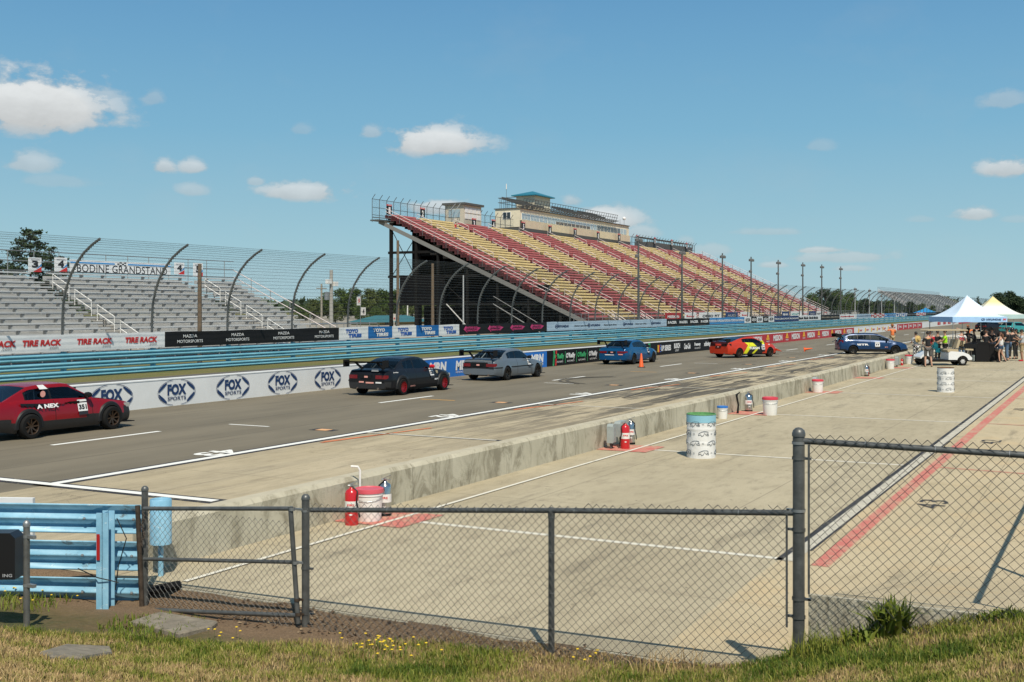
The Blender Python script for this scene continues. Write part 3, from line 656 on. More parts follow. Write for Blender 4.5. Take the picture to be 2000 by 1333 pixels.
# ------------------------------------------------------------------ banners tied to the fence above the guardrail
LB = 39.93
def banner(x0, x1, m, label, items=(), z0=1.12, z1=1.86, L=LB, group=None, name='banner', wr=.014):
    ya, yb = yL(x0, L), yL(x1, L); nx = max(2, min(160, int((yb - ya) / .35))); nz = 6; hz = z1 - z0
    sd = x0 * .37
    def f(a, b):
        y = ya + (yb - ya) * a; w = mnoise.noise(Vector((y * .9, b * 2 + sd, 0))) * wr + mnoise.noise(Vector((y * 2.2 + b * 2.5, b * 1.2, sd))) * wr * .7
        sag = -.03 * abs(math.sin(y * 1.208 / 2)) * b
        return (-L + w, y, z0 + hz * b + sag)
    mb = MB(); mb.grid(f, nx, nz); o = mb.build(name, m, smooth=60, fix=False); tag(o, label, 'banner', group)
    for it in items:
        s, xc, w, h, dz, mm, sh, bo = it; y = yL(xc, L); c = (-L + .02, y, z0 + hz * (.5 + dz))
        mb = MB()
        if callable(s): s(mb, c, w, h)
        else: put_text(mb, s, c, YV, ZV, w, h * hz, 0, bo, sh)
        mb.build('lettering' if not callable(s) else 'logo', mm, o, fix=False)
    return o
vin = lambda n, c: mat(n, c, .6, nz=(1.5, .07), coord='World', spec=.25)
bw, bk, bb, bl, bn, br, bs = vin('vinyl_white', (.80,.81,.82)), vin('vinyl_black', (.013,.013,.014)), vin('vinyl_blue', (.02,.15,.42)), vin('vinyl_pale_blue', (.42,.55,.68)), vin('vinyl_navy', (.02,.05,.16)), vin('vinyl_red', (.42,.02,.025)), vin('vinyl_sky', (.06,.28,.60))
inkb, inkw, inkr, inkp, inkn, inkbl = mat('ink_black', (.02,.02,.025), .6), lightw, redl, mat('ink_pink', (.62,.05,.20), .6), navy, mat('ink_blue', (.015,.10,.42), .6)
ink_g = mat('ink_grey', (.35,.36,.38), .6)
its = []
for xc in (-10, 82, 185, 276): its += [('TIRE RACK', xc, 2.0, .36, .03, inkr, .18, .05), ('.com', xc + 22, .5, .14, -.27, ink_g, .1, .01)]
banner(-90, 322, bw, 'white banner with red slanted lettering at the left end of the fence', its)
its = []
for xc in (371, 464, 554, 633): its += [('MAZDA', xc, .95, .2, .17, inkw, 0, .008), ('MOTORSPORTS', xc, 1.75, .2, -.17, inkw, 0, .008)]
banner(322, 662, bk, 'long black banner with thin white two-line lettering repeated four times', its)
for (x0, x1, xc, m_, ik, lb) in ((662, 719, 690, bw, inkbl, 'white banner with blue tyre lettering, first of five right of the long black banner'), (719, 766, 743, bb, inkw, 'blue banner with white lettering, nearest of the two blue ones'),
        (766, 813, 790, bw, inkbl, 'white banner between the two blue lettered banners'), (813, 857, 836, bb, inkw, 'blue banner with white lettering, farther of the two blue ones'), (857, 897, 878, bw, inkbl, 'white banner with blue lettering just left of the black banner with pink logos')):
    banner(x0, x1, m_, lb, [('TOYO', xc - 3, 1.25, .30, .17, ik, .15, .06), ('TIRES', xc + 3, 1.35, .30, -.2, ik, .15, .06)])
def star(mb, c, w, h):
    put_text(mb, 'WATKINS GLEN', (c[0], c[1], c[2] + .1), YV, ZV, w * .75, h * .32, 0, .04, .2); put_text(mb, 'INTERNATIONAL', (c[0], c[1], c[2] - .09), YV, ZV, w * .8, h * .26, 0, .04, .2)
    mb.add([(c[0], c[1] - w * .55, c[2]), (c[0], c[1] - w * .38, c[2] + h * .5), (c[0], c[1] - w * .3, c[2] - h * .5)], [(0,1,2)]); mb.add([(c[0], c[1] + w * .6, c[2] + h * .15), (c[0], c[1] + w * .36, c[2] - h * .3), (c[0], c[1] + w * .3, c[2] + h * .3)], [(0,2,1)])
banner(897, 1068, bk, 'black banner with four pink star logos', [(star, xc, 2.1, .5, 0, inkp, 0, 0) for xc in (921, 967, 1010, 1048)])
def hlogo(mb, c, w, h):
    for i in range(16):
        t0, t1 = 2 * math.pi * i / 16, 2 * math.pi * (i + 1) / 16
        mb.add([(c[0], c[1] + w * k * math.cos(t), c[2] + h * k * math.sin(t)) for k, t in ((1, t0), (.8, t0), (.8, t1), (1, t1))], [(0,1,2,3)])
    put_text(mb, 'H', c, YV, ZV, w * 1.1, h * 1.3, 0, .05, .35)
its = []
for xc in (1100, 1163, 1228, 1283): its += [('HYUNDAI', xc, 2.0, .27, -.02, inkn, .1, .05), (hlogo, xc - 13 * (1 if xc < 1200 else .7), .3, .17, -.02, inkn, 0, 0)]
for xc in (1136, 1192, 1252): its += [('Never just drive.', xc, 2.9, .26, -.05, inkb, 0, .02)]
banner(1068, 1302, bl, 'long pale blue banner with dark lettering over the blue coupe', its)
banner(1302, 1386, bk, 'black banner with four bold white words in front of the striped stand', [('RACER', xc, 2.6, .36, 0, inkw, .08, .06) for xc in (1313, 1335, 1356, 1376)])
banner(1386, 1454, bs, 'bright blue banner with white lettering and round marks', [('TOPDON', xc, 2.8, .36, 0, inkw, .1, .05) for xc in (1392, 1406, 1420, 1434, 1447)])
for i, (x0, x1) in enumerate(((1454, 1467), (1467, 1478), (1478, 1490), (1490, 1501), (1501, 1512))):
    banner(x0, x1, bk if i % 2 else bw, ('first', 'second', 'third', 'fourth', 'fifth')[i] + ' of five short alternating white and black banners, counted from the bright blue one', [(hlogo, (x0 + x1) / 2, 1.0, .2, 0, inkw if i % 2 else inkb, 0, 0)])
banner(1512, 1560, bn, 'navy banner with five white words', [('TRAXX', xc, 3.4, .3, 0, inkw, .1, .04) for xc in (1519, 1529, 1538, 1547, 1555)])
banner(1560, 1603, bw, 'white banner with black script right of the navy one', [('link', xc, 3.0, .5, 0, inkb, .1, .06) for xc in (1565, 1575, 1585, 1594)])
banner(1603, 1640, bk, 'far black banner with small pale marks near the stand end', [('BELL', xc, 3.0, .25, 0, mat('ink_tan', (.4,.33,.25), .6), 0, .04) for xc in (1609, 1618, 1627, 1635)])
banner(1640, 1673, bw, 'far white banner with red script, first past the striped stand', [('Sunny', xc, 4.5, .4, 0, inkr, .1, .05) for xc in (1647, 1655, 1663)])
banner(1673, 1702, bl, 'far pale blue banner with thin dark words', [('HYUNDAI', xc, 6, .2, 0, inkn, 0, .04) for xc in (1680, 1690, 1697)])
for i, (x0, x1) in enumerate(((1702, 1707), (1707, 1712), (1712, 1717), (1717, 1722), (1722, 1727))):
    banner(x0, x1, br if i % 2 else bw, ('first', 'second', 'third', 'fourth', 'fifth')[i] + ' of the five far red and white banner panels', [('N', (x0 + x1) / 2, 3, .6, 0, inkw if i % 2 else inkr, 0, .06)])
banner(1727, 1750, bs, 'far blue banner with small white words beyond the red and white panels', [('TOPDON', xc, 7, .25, 0, inkw, 0, .05) for xc in (1731, 1737, 1743, 1748)])
for i, (x0, x1) in enumerate(((1750, 1756), (1756, 1761), (1761, 1767), (1767, 1772))):
    banner(x0, x1, bb if i % 2 else bw, ('first', 'second', 'third', 'fourth')[i] + ' of the four far blue and white banner panels', [('T', (x0 + x1) / 2, 4, .6, 0, inkw if i % 2 else inkbl, 0, .06)])
banner(1772, 1790, bk, 'farther black banner with grey words before the pale blue canopy', [('RACER', xc, 6, .25, 0, ink_g, 0, .04) for xc in (1776, 1781, 1786)])
for i, (x0, x1) in enumerate(((1790, 1796), (1796, 1802), (1802, 1808))):
    banner(x0, x1, br if i != 1 else bw, ('first', 'second', 'third')[i] + ' of three far red white red banner panels beside the canopy', [('N', (x0 + x1) / 2, 5, .6, 0, inkw if i != 1 else inkr, 0, .06)])
banner(1808, 1838, bk, 'farthest black banner running behind the pale blue canopy', [('AUTO', xc, 9, .25, 0, ink_g, 0, .04) for xc in (1812, 1818, 1824)])
# second row of banners on the stand's own front rail
LS = 49.0
for (x0, x1, m_, s, ik, lb) in ((1299, 1331, br, 'MISSION', inkw, 'red banner on the rail before the striped stand'), (1337, 1360, bw, 'Sunny', inkr, 'white and yellow banner just right of the red one'), (1365, 1413, bw, 'OREO FIT', inkb, 'long white banner with small red mark on the stand rail'),
        (1417, 1441, bn, 'AUDI', ink_g, 'navy banner on the stand rail between two white ones'), (1446, 1464, bw, 'Sunny', inkr, 'white banner with red script right of the navy rail banner'), (1527, 1541, bn, 'BEAR', inkw, 'small navy banner on the rail under the fifth light pole'),
        (1543, 1566, bw, 'HYATT', mat('ink_teal', (.05,.35,.35), .6), 'white banner with teal lettering by the far end of the stand'), (1567, 1579, bw, 'Sunny', inkr, 'small white banner with red lettering left of the dark blue board'), (1580, 1593, bn, 'TRAXX', ink_g, 'dark blue board at the end of the stand rail'), (1594, 1607, bw, 'NAVY', inkb, 'last small white board at the end of the stand rail')):
    xm = (x0 + x1) / 2; ww = (yL(x1, LS) - yL(x0, LS)) * .7
    banner(x0, x1, m_, lb, [(s, xm, ww, .35, 0, ik, 0, .04)], 1.35, 2.35, LS, wr=.01)

# ================================================================== striped main grandstand
LT0, LT1, ZB, ZT, NR = 52.0, 78.0, 1.65, 13.85, 33
BY = [116.5, 123.0, 132.2, 141.6, 151.0, 160.6, 170.5, 180.0, 189.4, 198.8, 208.2, 217.6, 227.0, 236.0]
gs = empty('main_grandstand', 'huge red and yellow striped grandstand rising behind the catch fence', 'grandstand', (-52, 116.5, 0))
def smat(n, c):
    return mat(n, c, .6, nz=(.8, .13), coord='World')
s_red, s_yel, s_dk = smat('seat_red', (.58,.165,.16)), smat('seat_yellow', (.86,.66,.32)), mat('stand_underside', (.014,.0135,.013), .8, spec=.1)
s_red_shade, s_yel_shade = smat('deck_red_shade', (.11,.032,.032)), smat('deck_yellow_shade', (.17,.125,.06))  # seat colours darkened for the decks: shadow gap below each bench is painted in
rail_w = mat('handrail_pale', (.62,.55,.54), .5, .2); rail_g = mat('handrail_grey', (.16,.165,.17), .5, .5); galvp = mat('pale_aluminium', (.58,.58,.575), .5, .15, nz=(1.0, .10), coord='World')
rx = (LT1 - LT0) / (NR - 1); rz = (ZT - ZB) / (NR - 1)
def bench_mb(mb, x, z, y0, y1, mi=0, br=1):
    y0 += .55; y1 -= .45
    mb.box(x - .16, x + .15, y0, y1, z + .40, z + .44, mi); mb.box(x + .152, x + .18, y0, y1, z + .24, z + .435, mi)
    if br:
        y = y0 + .4
        while y < y1: mb.box(x - .1, x + .1, y, y + .05, z + .0, z + .40, mi); y += 1.8
nb = 0
stuff = MB()
for s in range(13):
    y0, y1 = BY[s], BY[s + 1]; red = s % 2 == 0; sm_, dk_ = (s_red, s_red_shade) if red else (s_yel, s_yel_shade)
    mb = MB()
    for r in range(NR):
        x = -(LT0 + rx * r); z = ZB + rz * r
        mb.box(x - rx / 2 - .02, x + rx / 2, y0 + .004, y1 - .004, z - .05, z); mb.box(x - rx / 2 - .03, x - rx / 2, y0 + .006, y1 - .006, z + .002, z + rz - .052)
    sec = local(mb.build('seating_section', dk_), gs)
    for r in range(NR):
        x = -(LT0 + rx * r); z = ZB + rz * r
        if s < 3: mb = MB(); bench_mb(mb, x, z, y0, y1); mb.build('bench', sm_, sec)
        else: bench_mb(stuff, x, z, y0, y1, 0 if red else 1, br=s < 7)
o = local(stuff.build('bench_rows', [s_red, s_yel]), gs); o['kind'] = 'stuff'
def handrail(mb, pts, h=.9, r=.022, post=True, mi=0, two=True):
    a, b = Vector(pts[0]), Vector(pts[1]); mb.tube([a, a + ZV * h, b + ZV * h, b], r, 4, mi)
    if two: mb.tube([a + ZV * h * .5, b + ZV * h * .5], r, 4, mi)
for s in range(1, 13):
    y = BY[s]; mb = MB()
    for k in range(9):
        r0 = .5 + k * 3.6; r1 = r0 + 2.7
        handrail(mb, [(-(LT0 + rx * r0), y, ZB + rz * r0), (-(LT0 + rx * r1), y, ZB + rz * r1)], r=.035)
    local(mb.build('handrail', rail_w, fix=False), gs)
for y in (BY[0] + .05, BY[-1] - .05):                     # end rails and raking edge beams
    mb = MB()
    for h in (1.15, .75): mb.tube([(-LT0 + .5, y, ZB + h), (-LT1 - .4, y, ZT + h)], .035, 4)
    for k in range(0, 33, 2): x = -(LT0 + rx * k); z = ZB + rz * k; mb.tube([(x, y, z - .1), (x, y, z + 1.15)], .035, 4, 1)
    local(mb.build('end_rail', [rail_w, rail_g], fix=False), gs)
mb = MB(); mb.beam((-LT0 + .6, BY[0] - .12, ZB - .5), (-LT1 - 1.2, BY[0] - .12, ZT - .45), .16, .45); local(mb.build('raking_beam', mat('beam_grey', (.25,.24,.22), .6, .3), fix=False), gs)
mb = MB(); mb.beam((-LT0 + .6, BY[-1] + .12, ZB - .1), (-LT1 - 1.2, BY[-1] + .12, ZT + .2), .16, .95); local(mb.build('raking_beam', galvp, fix=False), gs)
def under(L): return ZB + (L - LT0) / (LT1 - LT0) * (ZT - ZB) - .45
for j, y in enumerate(BY):
    mb = MB()
    for L in (55, 59, 63, 67, 71, 74, 77.6):
        t = .34 if L in (74, 77.6) else .26; mb.box(-L - t/2, -L + t/2, y - t/2 + .1, y + t/2 + .1, -.1, under(L))
    for zz in (3.4, 6.7, 9.6):
        Ls = max(55, LT0 + (zz + .5 - ZB) / (ZT - ZB) * 26); mb.beam((-Ls, y + .1, zz), (-78, y + .1, zz), .2, .3)
    if j < 4:
        for (La, Lb) in ((74, 77.6), (67, 71), (59, 63)):
            za, zb = (6.5, 12.6) if La == 74 else (.2, 3.4) if La == 59 else (3.4, 6.6)
            mb.tube([(-La, y, za), (-Lb, y, zb)], .05, 4); mb.tube([(-Lb, y, za), (-La, y, min(zb, under(La)))], .05, 4)
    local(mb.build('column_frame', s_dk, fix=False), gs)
mb = MB()
for L in (55, 59, 63, 67, 71, 74, 77.6): mb.beam((-L, BY[0], under(L) - .15), (-L, BY[-1], under(L) - .15), .18, .3)
for r in range(0, NR, 1): x = -(LT0 + rx * r); mb.box(x - .05, x + .05, BY[0], BY[-1], ZB + rz * r - .3, ZB + rz * r - .06)
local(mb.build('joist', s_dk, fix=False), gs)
mb = MB(); mb.box(-78, -62, BY[0] + .6, BY[-1], 3.3, 3.5); mb.box(-78, -57, BY[0] + 8, BY[-1], -.05, .05)
mb.box(-78.4, -78.2, BY[0] + 6, BY[-1], 3.5, 12.8); mb.box(-70, -69.8, BY[0] + 4, BY[-1], .0, 3.2); mb.box(-63, -62.8, BY[0] + 14, BY[-1], .0, 3.2); mb.box(-77.9, -77.7, BY[0] + 8, BY[-1], .3, 3.2); local(mb.build('concourse_and_shade_walls', s_dk), gs)  # near-black walls added to keep the space under the stand dark
mb = MB(); mb.box(-76.3, -70.0, BY[0] - .02, BY[0] + .03, 3.55, 6.75); mb.box(-69.8, -57.5, BY[0] + 2.5, BY[0] + 2.6, 3.2, 5.6); local(mb.build('wind_screen', mat('black_mesh_screen', (.007,.007,.008), .9, spec=.1), fix=False), gs)
mb = MB(); brn = mat('brown_panel', (.16,.13,.105), .8)
for (La, Lb, za, zb) in ((74, 72.6, 9.4, 10.6), (72.2, 70.6, 8.9, 10.1), (69.5, 67, 4.1, 5.3), (66.4, 63.4, 4.0, 5.3), (62.6, 60.4, 3.9, 4.9)): mb.box(-La, -Lb, BY[0] + 3.2, BY[0] + 3.35, za, zb)
local(mb.build('infill_panel', brn), gs)
mb = MB(); mb.tube([(-57, BY[0] - 1, .2), (-63, BY[0] - 1, 3.4)], .06, 4); mb.tube([(-57, BY[0] - 1, 1.1), (-63, BY[0] - 1, 4.3)], .04, 4); mb.tube([(-66, BY[0] - .5, .1), (-69.5, BY[0] - .5, 3.4)], .08, 4); local(mb.build('stair_rail', rail_g, fix=False), gs)
# top fence with angled arms
mb = MB(); XT = -79.2
ys = [BY[0] - 1.6 + 1.55 * i for i in range(78)]
for y in ys:
    if 151.5 < y < 197.5 or 133.5 < y < 141: continue
    mb.tube([(XT, y, ZT - .6), (XT, y, ZT + 2.2), (XT + .45, y, ZT + 2.75)], .045, 4)
for a, b in ((ys[0], 133.5), (141, 151.5), (197.5, ys[-1])):
    for h in (.3, 1.2, 2.2): mb.tube([(XT, a, ZT + h), (XT, b, ZT + h)], .03, 4)
mb.tube([(XT + 0, ys[0], ZT), (-LT1 + 1.5, ys[0], ZT - .3)], .05, 4); mb.box(XT - .3, -LT1 - .2, ys[0], BY[-1], ZT - .45, ZT - .3)
local(mb.build('top_fence', steel_dk, fix=False), gs)
wm2 = mesh_mat('top_mesh', 8.0, .035, (.10,.11,.11)); mb = MB()
for a, b in ((ys[0], 133.5), (141, 151.5), (197.5, 205), (230, ys[-1])): mb = MB(); mb.add([(XT + .02, a, ZT - .3), (XT + .02, b, ZT - .3), (XT + .02, b, ZT + 2.2), (XT + .02, a, ZT + 2.2)], [(0,1,2,3)]); local(mb.build('wire_mesh', wm2, fix=False), gs)
mb = MB()                                                 # far bleacher deck with curved rails above the top row
mb.box(-82, XT + .3, 207, 232, ZT + .55, ZT + 1.7)
for i in range(26):
    y = 206 + 1.05 * i; mb.tube([(-79, y, ZT + 1.4), (-78.9, y, ZT + 2.0), (-79.2, y, ZT + 2.4), (-80.4, y, ZT + 2.6), (-82, y, ZT + 2.6)], .05, 4)
for i in range(9): mb.tube([(-79, 207 + 3.1 * i, ZT - .5), (-79, 207 + 3.1 * i, ZT + .6)], .08, 4)
mb.tube([(-79.1, 206, ZT + 2.35), (-79.1, 232, ZT + 2.35)], .05, 4); mb.tube([(-80.5, 206, ZT + 2.6), (-80.5, 232, ZT + 2.6)], .05, 4)
local(mb.build('camera_deck', mat('deck_dark', (.09,.09,.088), .7), fix=False), gs)
# section number boards
for i, (n_, x, y, L) in enumerate(((1, 760, 410, 78.6), (2, 825, 416, 78.9), (3, 925.5, 436, 78.2), (4, 963.5, 438, 78.9), (5, 1022, 442, 78.0), (6, 1074, 448.5, 78.0), (7, 1123, 454, 78.0), (8, 1168, 460, 78.0), (9, 1209, 464, 78.0), (10, 1245, 467, 78.9), (11, 1279, 471, 78.6), (12, 1312, 475, 78.6), (13, 1341, 481, 78.6))):
    yy, z = yL(x, L), zL(x, y, L); b = MB(); b.box(-L, -L + .06, yy - .52, yy + .52, z - .62, z + .45, 0); b.box(-L - .01, -L + .075, yy - .52, yy + .52, z + .45, z + .64, 1)
    bo = tag(b.build('number_board', [black, redl]), 'black board with white number %d over the striped stand' % n_, 'sign', 'section number boards of the striped stand')
    text(str(n_), (-L + .068, yy, z - .09), YV, ZV, .42 if n_ < 10 else .75, .8, lightw, bo, 'numeral', .05); text('SECTION', (-L + .082, yy, z + .545), YV, ZV, .8, .1, lightw, bo, 'lettering', .03)
# ------------------------------------------------------------------ press box and booth on top
cream = mat('cream_wall', (.72,.65,.49), .75, nz=(.6, .08), coord='World'); cream2 = mat('cream_panel', (.62,.54,.39), .75, nz=(.8, .08), coord='World')
glass_l = mat('pale_glass', (.42,.50,.53), .12, .3); glass_d = mat('dark_glass', (.03,.04,.05), .08); deckg = mat('roof_deck_grey', (.11,.11,.105), .7, .3)
pb = empty('press_box', 'long cream press box with window band on top of the striped stand', 'building', (-79, 153, ZT))
X0, X1, Y0_, Y1_ = -83.2, -79.0, 153.2, 196.6; Zb, Zt = ZT + 1.2, ZT + 3.95
mb = MB(); mb.box(X0, X1, Y0_, Y1_, Zb, Zt); local(mb.build('wall', cream), pb)
mb = MB()
for i in range(29): y = Y0_ + .2 + i * 1.49; mb.box(X1, X1 + .30, y, y + 1.36, Zb - .1, Zb + 1.02)
mb.box(X1, X1 + .24, Y0_, Y1_, Zb - .05, Zb + 1.0, 1)
local(mb.build('lower_panel', [cream2, mat('panel_gap', (.12,.10,.08), .8)]), pb)
mb = MB(); mb.box(X1 - 3, X1 + .35, Y0_ - .3, Y1_, Zb - .6, Zb - .12); local(mb.build('sill_beam', deckg), pb)
y = Y0_ + .5
while y < Y1_ - 1.2:
    open_ = 165.5 < y < 179; dk = y > 181.5 and y < 192
    w = MB(); w.box(X1, X1 + .06, y, y + 1.36, Zb + 1.12, Zb + 2.12, 0)
    fr = local(w.build('window', white), pb)
    g_ = MB()
    for q in (0, .47, .94): g_.box(X1 + .05, X1 + .075, y + q + .04, y + q + .40, Zb + (1.17 if not open_ else 1.62), Zb + 2.07)
    g_.build('pane', glass_d if dk else glass_l, fr)
    if open_:
        g_ = MB()
        for q in (.0, .47, .94): g_.box(X1 + .05, X1 + .078, y + q + .06, y + q + .40, Zb + 1.17, Zb + 1.6)
        g_.build('opening', blackm, fr)
    y += 1.49
w = MB(); w.box(-81.9, -80.5, Y0_ - .05, Y0_, Zb + 1.2, Zb + 2.3); fr = local(w.build('window', white), pb); w = MB(); w.box(-81.8, -81.25, Y0_ - .07, Y0_ - .04, Zb + 1.27, Zb + 2.23); w.box(-81.15, -80.6, Y0_ - .07, Y0_ - .04, Zb + 1.27, Zb + 2.23); w.build('pane', glass_d, fr)
mb = MB(); mb.box(X0 - .15, X1 + .2, Y0_ - .15, Y1_ + .15, Zt, Zt + .12)
Ye = 189.5                                               # roof terrace: outriggers, rails, benches
for i in range(38):
    y = Y0_ + i * .98; mb.beam((X1 - .6, y, Zt + .2), (X1 + 1.0, y, Zt + .5), .07, .10); mb.tube([(X1 + .3, y, Zt + .15), (X1 + .75, y, Zt + 1.55)], .035, 4)
for z_, xx in ((.55, X1 + .7), (1.0, X1 + .75), (1.5, X1 + .8), (.35, X1 + .2)): mb.tube([(xx, Y0_, Zt + z_), (xx, Ye, Zt + z_)], .04, 4)
for i in range(30): y = Y0_ + .6 + i * 1.24; mb.tube([(X0 + .5, y, Zt + .1), (X0 + .5, y, Zt + 1.7)], .04, 4)
for z_ in (1.0, 1.7): mb.tube([(X0 + .5, Y0_, Zt + z_), (X0 + .5, Ye, Zt + z_)], .04, 4); mb.tube([(X0 + .5, Y0_, Zt + z_), (X1 + .5, Y0_, Zt + z_)], .04, 4)
for a, b in ((153.6, 163.5), (171, 178), (181, 188)):
    for k in range(4): mb.box(X0 + .9 + k * .75, X0 + 1.25 + k * .75, a, b, Zt + 1.5 - k * .25, Zt + 1.56 - k * .25); mb.box(X0 + .9 + k * .75, X0 + .95 + k * .75, a, b, Zt + 1.6 - k * .25, Zt + 1.9 - k * .25)
    for q in range(int((b - a) / 1.2)): mb.tube([(X0 + .9, a + q * 1.2, Zt + .1), (X0 + .9, a + q * 1.2, Zt + 1.8)], .04, 4); mb.tube([(X0 + 3.2, a + q * 1.2, Zt + .1), (X0 + 3.2, a + q * 1.2, Zt + .8)], .04, 4)
local(mb.build('roof_terrace', deckg, fix=False), pb)
mb = MB(); ty0, ty1 = yL(1026, 82), yL(1057, 82); mb.box(-83.6, -80.4, ty0, ty1, Zt + .1, zL(1040, 384, 82)); tw = local(mb.build('tower', cream), pb)
mb = MB(); ze, za = zL(1040, 384, 82), zL(1040, 374, 82); cx, cy = -82, (ty0 + ty1) / 2; hx, hy = 2.2, (ty1 - ty0) / 2 + .6
mb.add([(cx-hx, cy-hy, ze), (cx+hx, cy-hy, ze), (cx+hx, cy+hy, ze), (cx-hx, cy+hy, ze), (cx, cy-.3, za), (cx, cy+.3, za), (cx-hx, cy-hy, ze-.15), (cx+hx, cy-hy, ze-.15), (cx+hx, cy+hy, ze-.15), (cx-hx, cy+hy, ze-.15)],
       [(0,1,4),(1,2,5,4),(2,3,5),(3,0,4,5),(0,6,7,1),(1,7,8,2),(2,8,9,3),(3,9,6,0),(6,9,8,7)]); mb.build('roof', mat('teal_metal_roof', (.03,.22,.30), .4, .3), tw).matrix_parent_inverse = Matrix()
mb = MB()
for (x, h) in ((989, 7.2), (1211, 2.6), (1219, 2.4)): yy = yL(x, 80.5); mb.tube([(-80.5, yy, Zt), (-80.5, yy, Zt + h * .5)], .03, 4)
mb.sphere((-80.5, yL(1219, 80.5), Zt + 1.6), .35, 8, 1); mb.tube([(-80.5, yL(989, 80.5), Zt + 2.8), (-80.5, yL(989, 80.5), Zt + 3.6)], .07, 6, 1)
local(mb.build('antenna', [deckg, white], fix=False), pb)
bt = empty('camera_booth', 'small cream booth with pale windows left of the press box', 'building', (-79, 134, ZT))
y0, y1 = yL(906, 79), yL(940, 79); mb = MB(); mb.box(-82, -79, y0, y1, ZT - .3, ZT + 3.2); local(mb.build('wall', mat('beige_wall', (.55,.50,.40), .8)), bt)
mb = MB(); mb.box(-82.3, -78.7, y0 - .3, y1 + .3, ZT + 3.2, ZT + 3.5); local(mb.build('roof', deckg), bt)
for a in range(4):
    for z in (1.55, 2.4):
        w = MB(); ya = y0 + .25 + a * (y1 - y0 - .4) / 4; w.box(-79, -78.94, ya, ya + (y1 - y0 - .4) / 4 - .15, ZT + z - .25, ZT + z + .45); local(w.build('window', white), bt)
w = MB(); w.box(-81.4, -79.6, y0 - .05, y0, ZT + 1.5, ZT + 2.6); local(w.build('window', glass_l), bt)
mb = MB(); mb.tube([(-79.2, y0 - 3.4, ZT + .3), (-79.2, y0 - .6, ZT + 2.4)], .05, 4); mb.tube([(-79.2, y0 - 3.4, ZT + 1.2), (-79.2, y0 - .6, ZT + 3.3)], .05, 4); mb.tube([(-80, y0 - 3.4, ZT + 1.2), (-80, y0 - .6, ZT + 3.3)], .05, 4); local(mb.build('stair_rail', galv, fix=False), bt)
# railings and stair lanes at the foot of the stand
fr_ = empty('walkway_railing', 'grey steel walkway railing at the foot of the striped stand', 'railing', (-50.4, 100, 0))
mb = MB()
for L, z0 in ((50.6, .9), (49.05, .2)):
    for h in (.5, .95, 1.4): mb.tube([(-L, BY[0] - 6, z0 + h), (-L, 262, z0 + h)], .03, 4)
    y = BY[0] - 6
    while y < 262: mb.tube([(-L, y, 0), (-L, y, z0 + 1.4)], .035, 4); y += 1.9
local(mb.build('rail', galv, fix=False), fr_)
mb = MB(); mb.box(-51.6, -50.7, BY[0] - 6, 255, .75, .85); mb.box(-51.6, -51.5, BY[0], 240, -.1, .75); local(mb.build('walkway', mat('grey_deck', (.28,.27,.26), .8)), fr_)
for i in range(1, 13):
    mb = MB(); y = BY[i]
    for dy in (-.6, .6):
        for h in (.55, 1.0): mb.tube([(-49.3, y + dy, .1 + h), (-51.8, y + dy, ZB + h)], .035, 4)
    local(mb.build('stair_rail', rail_w, fix=False), fr_)

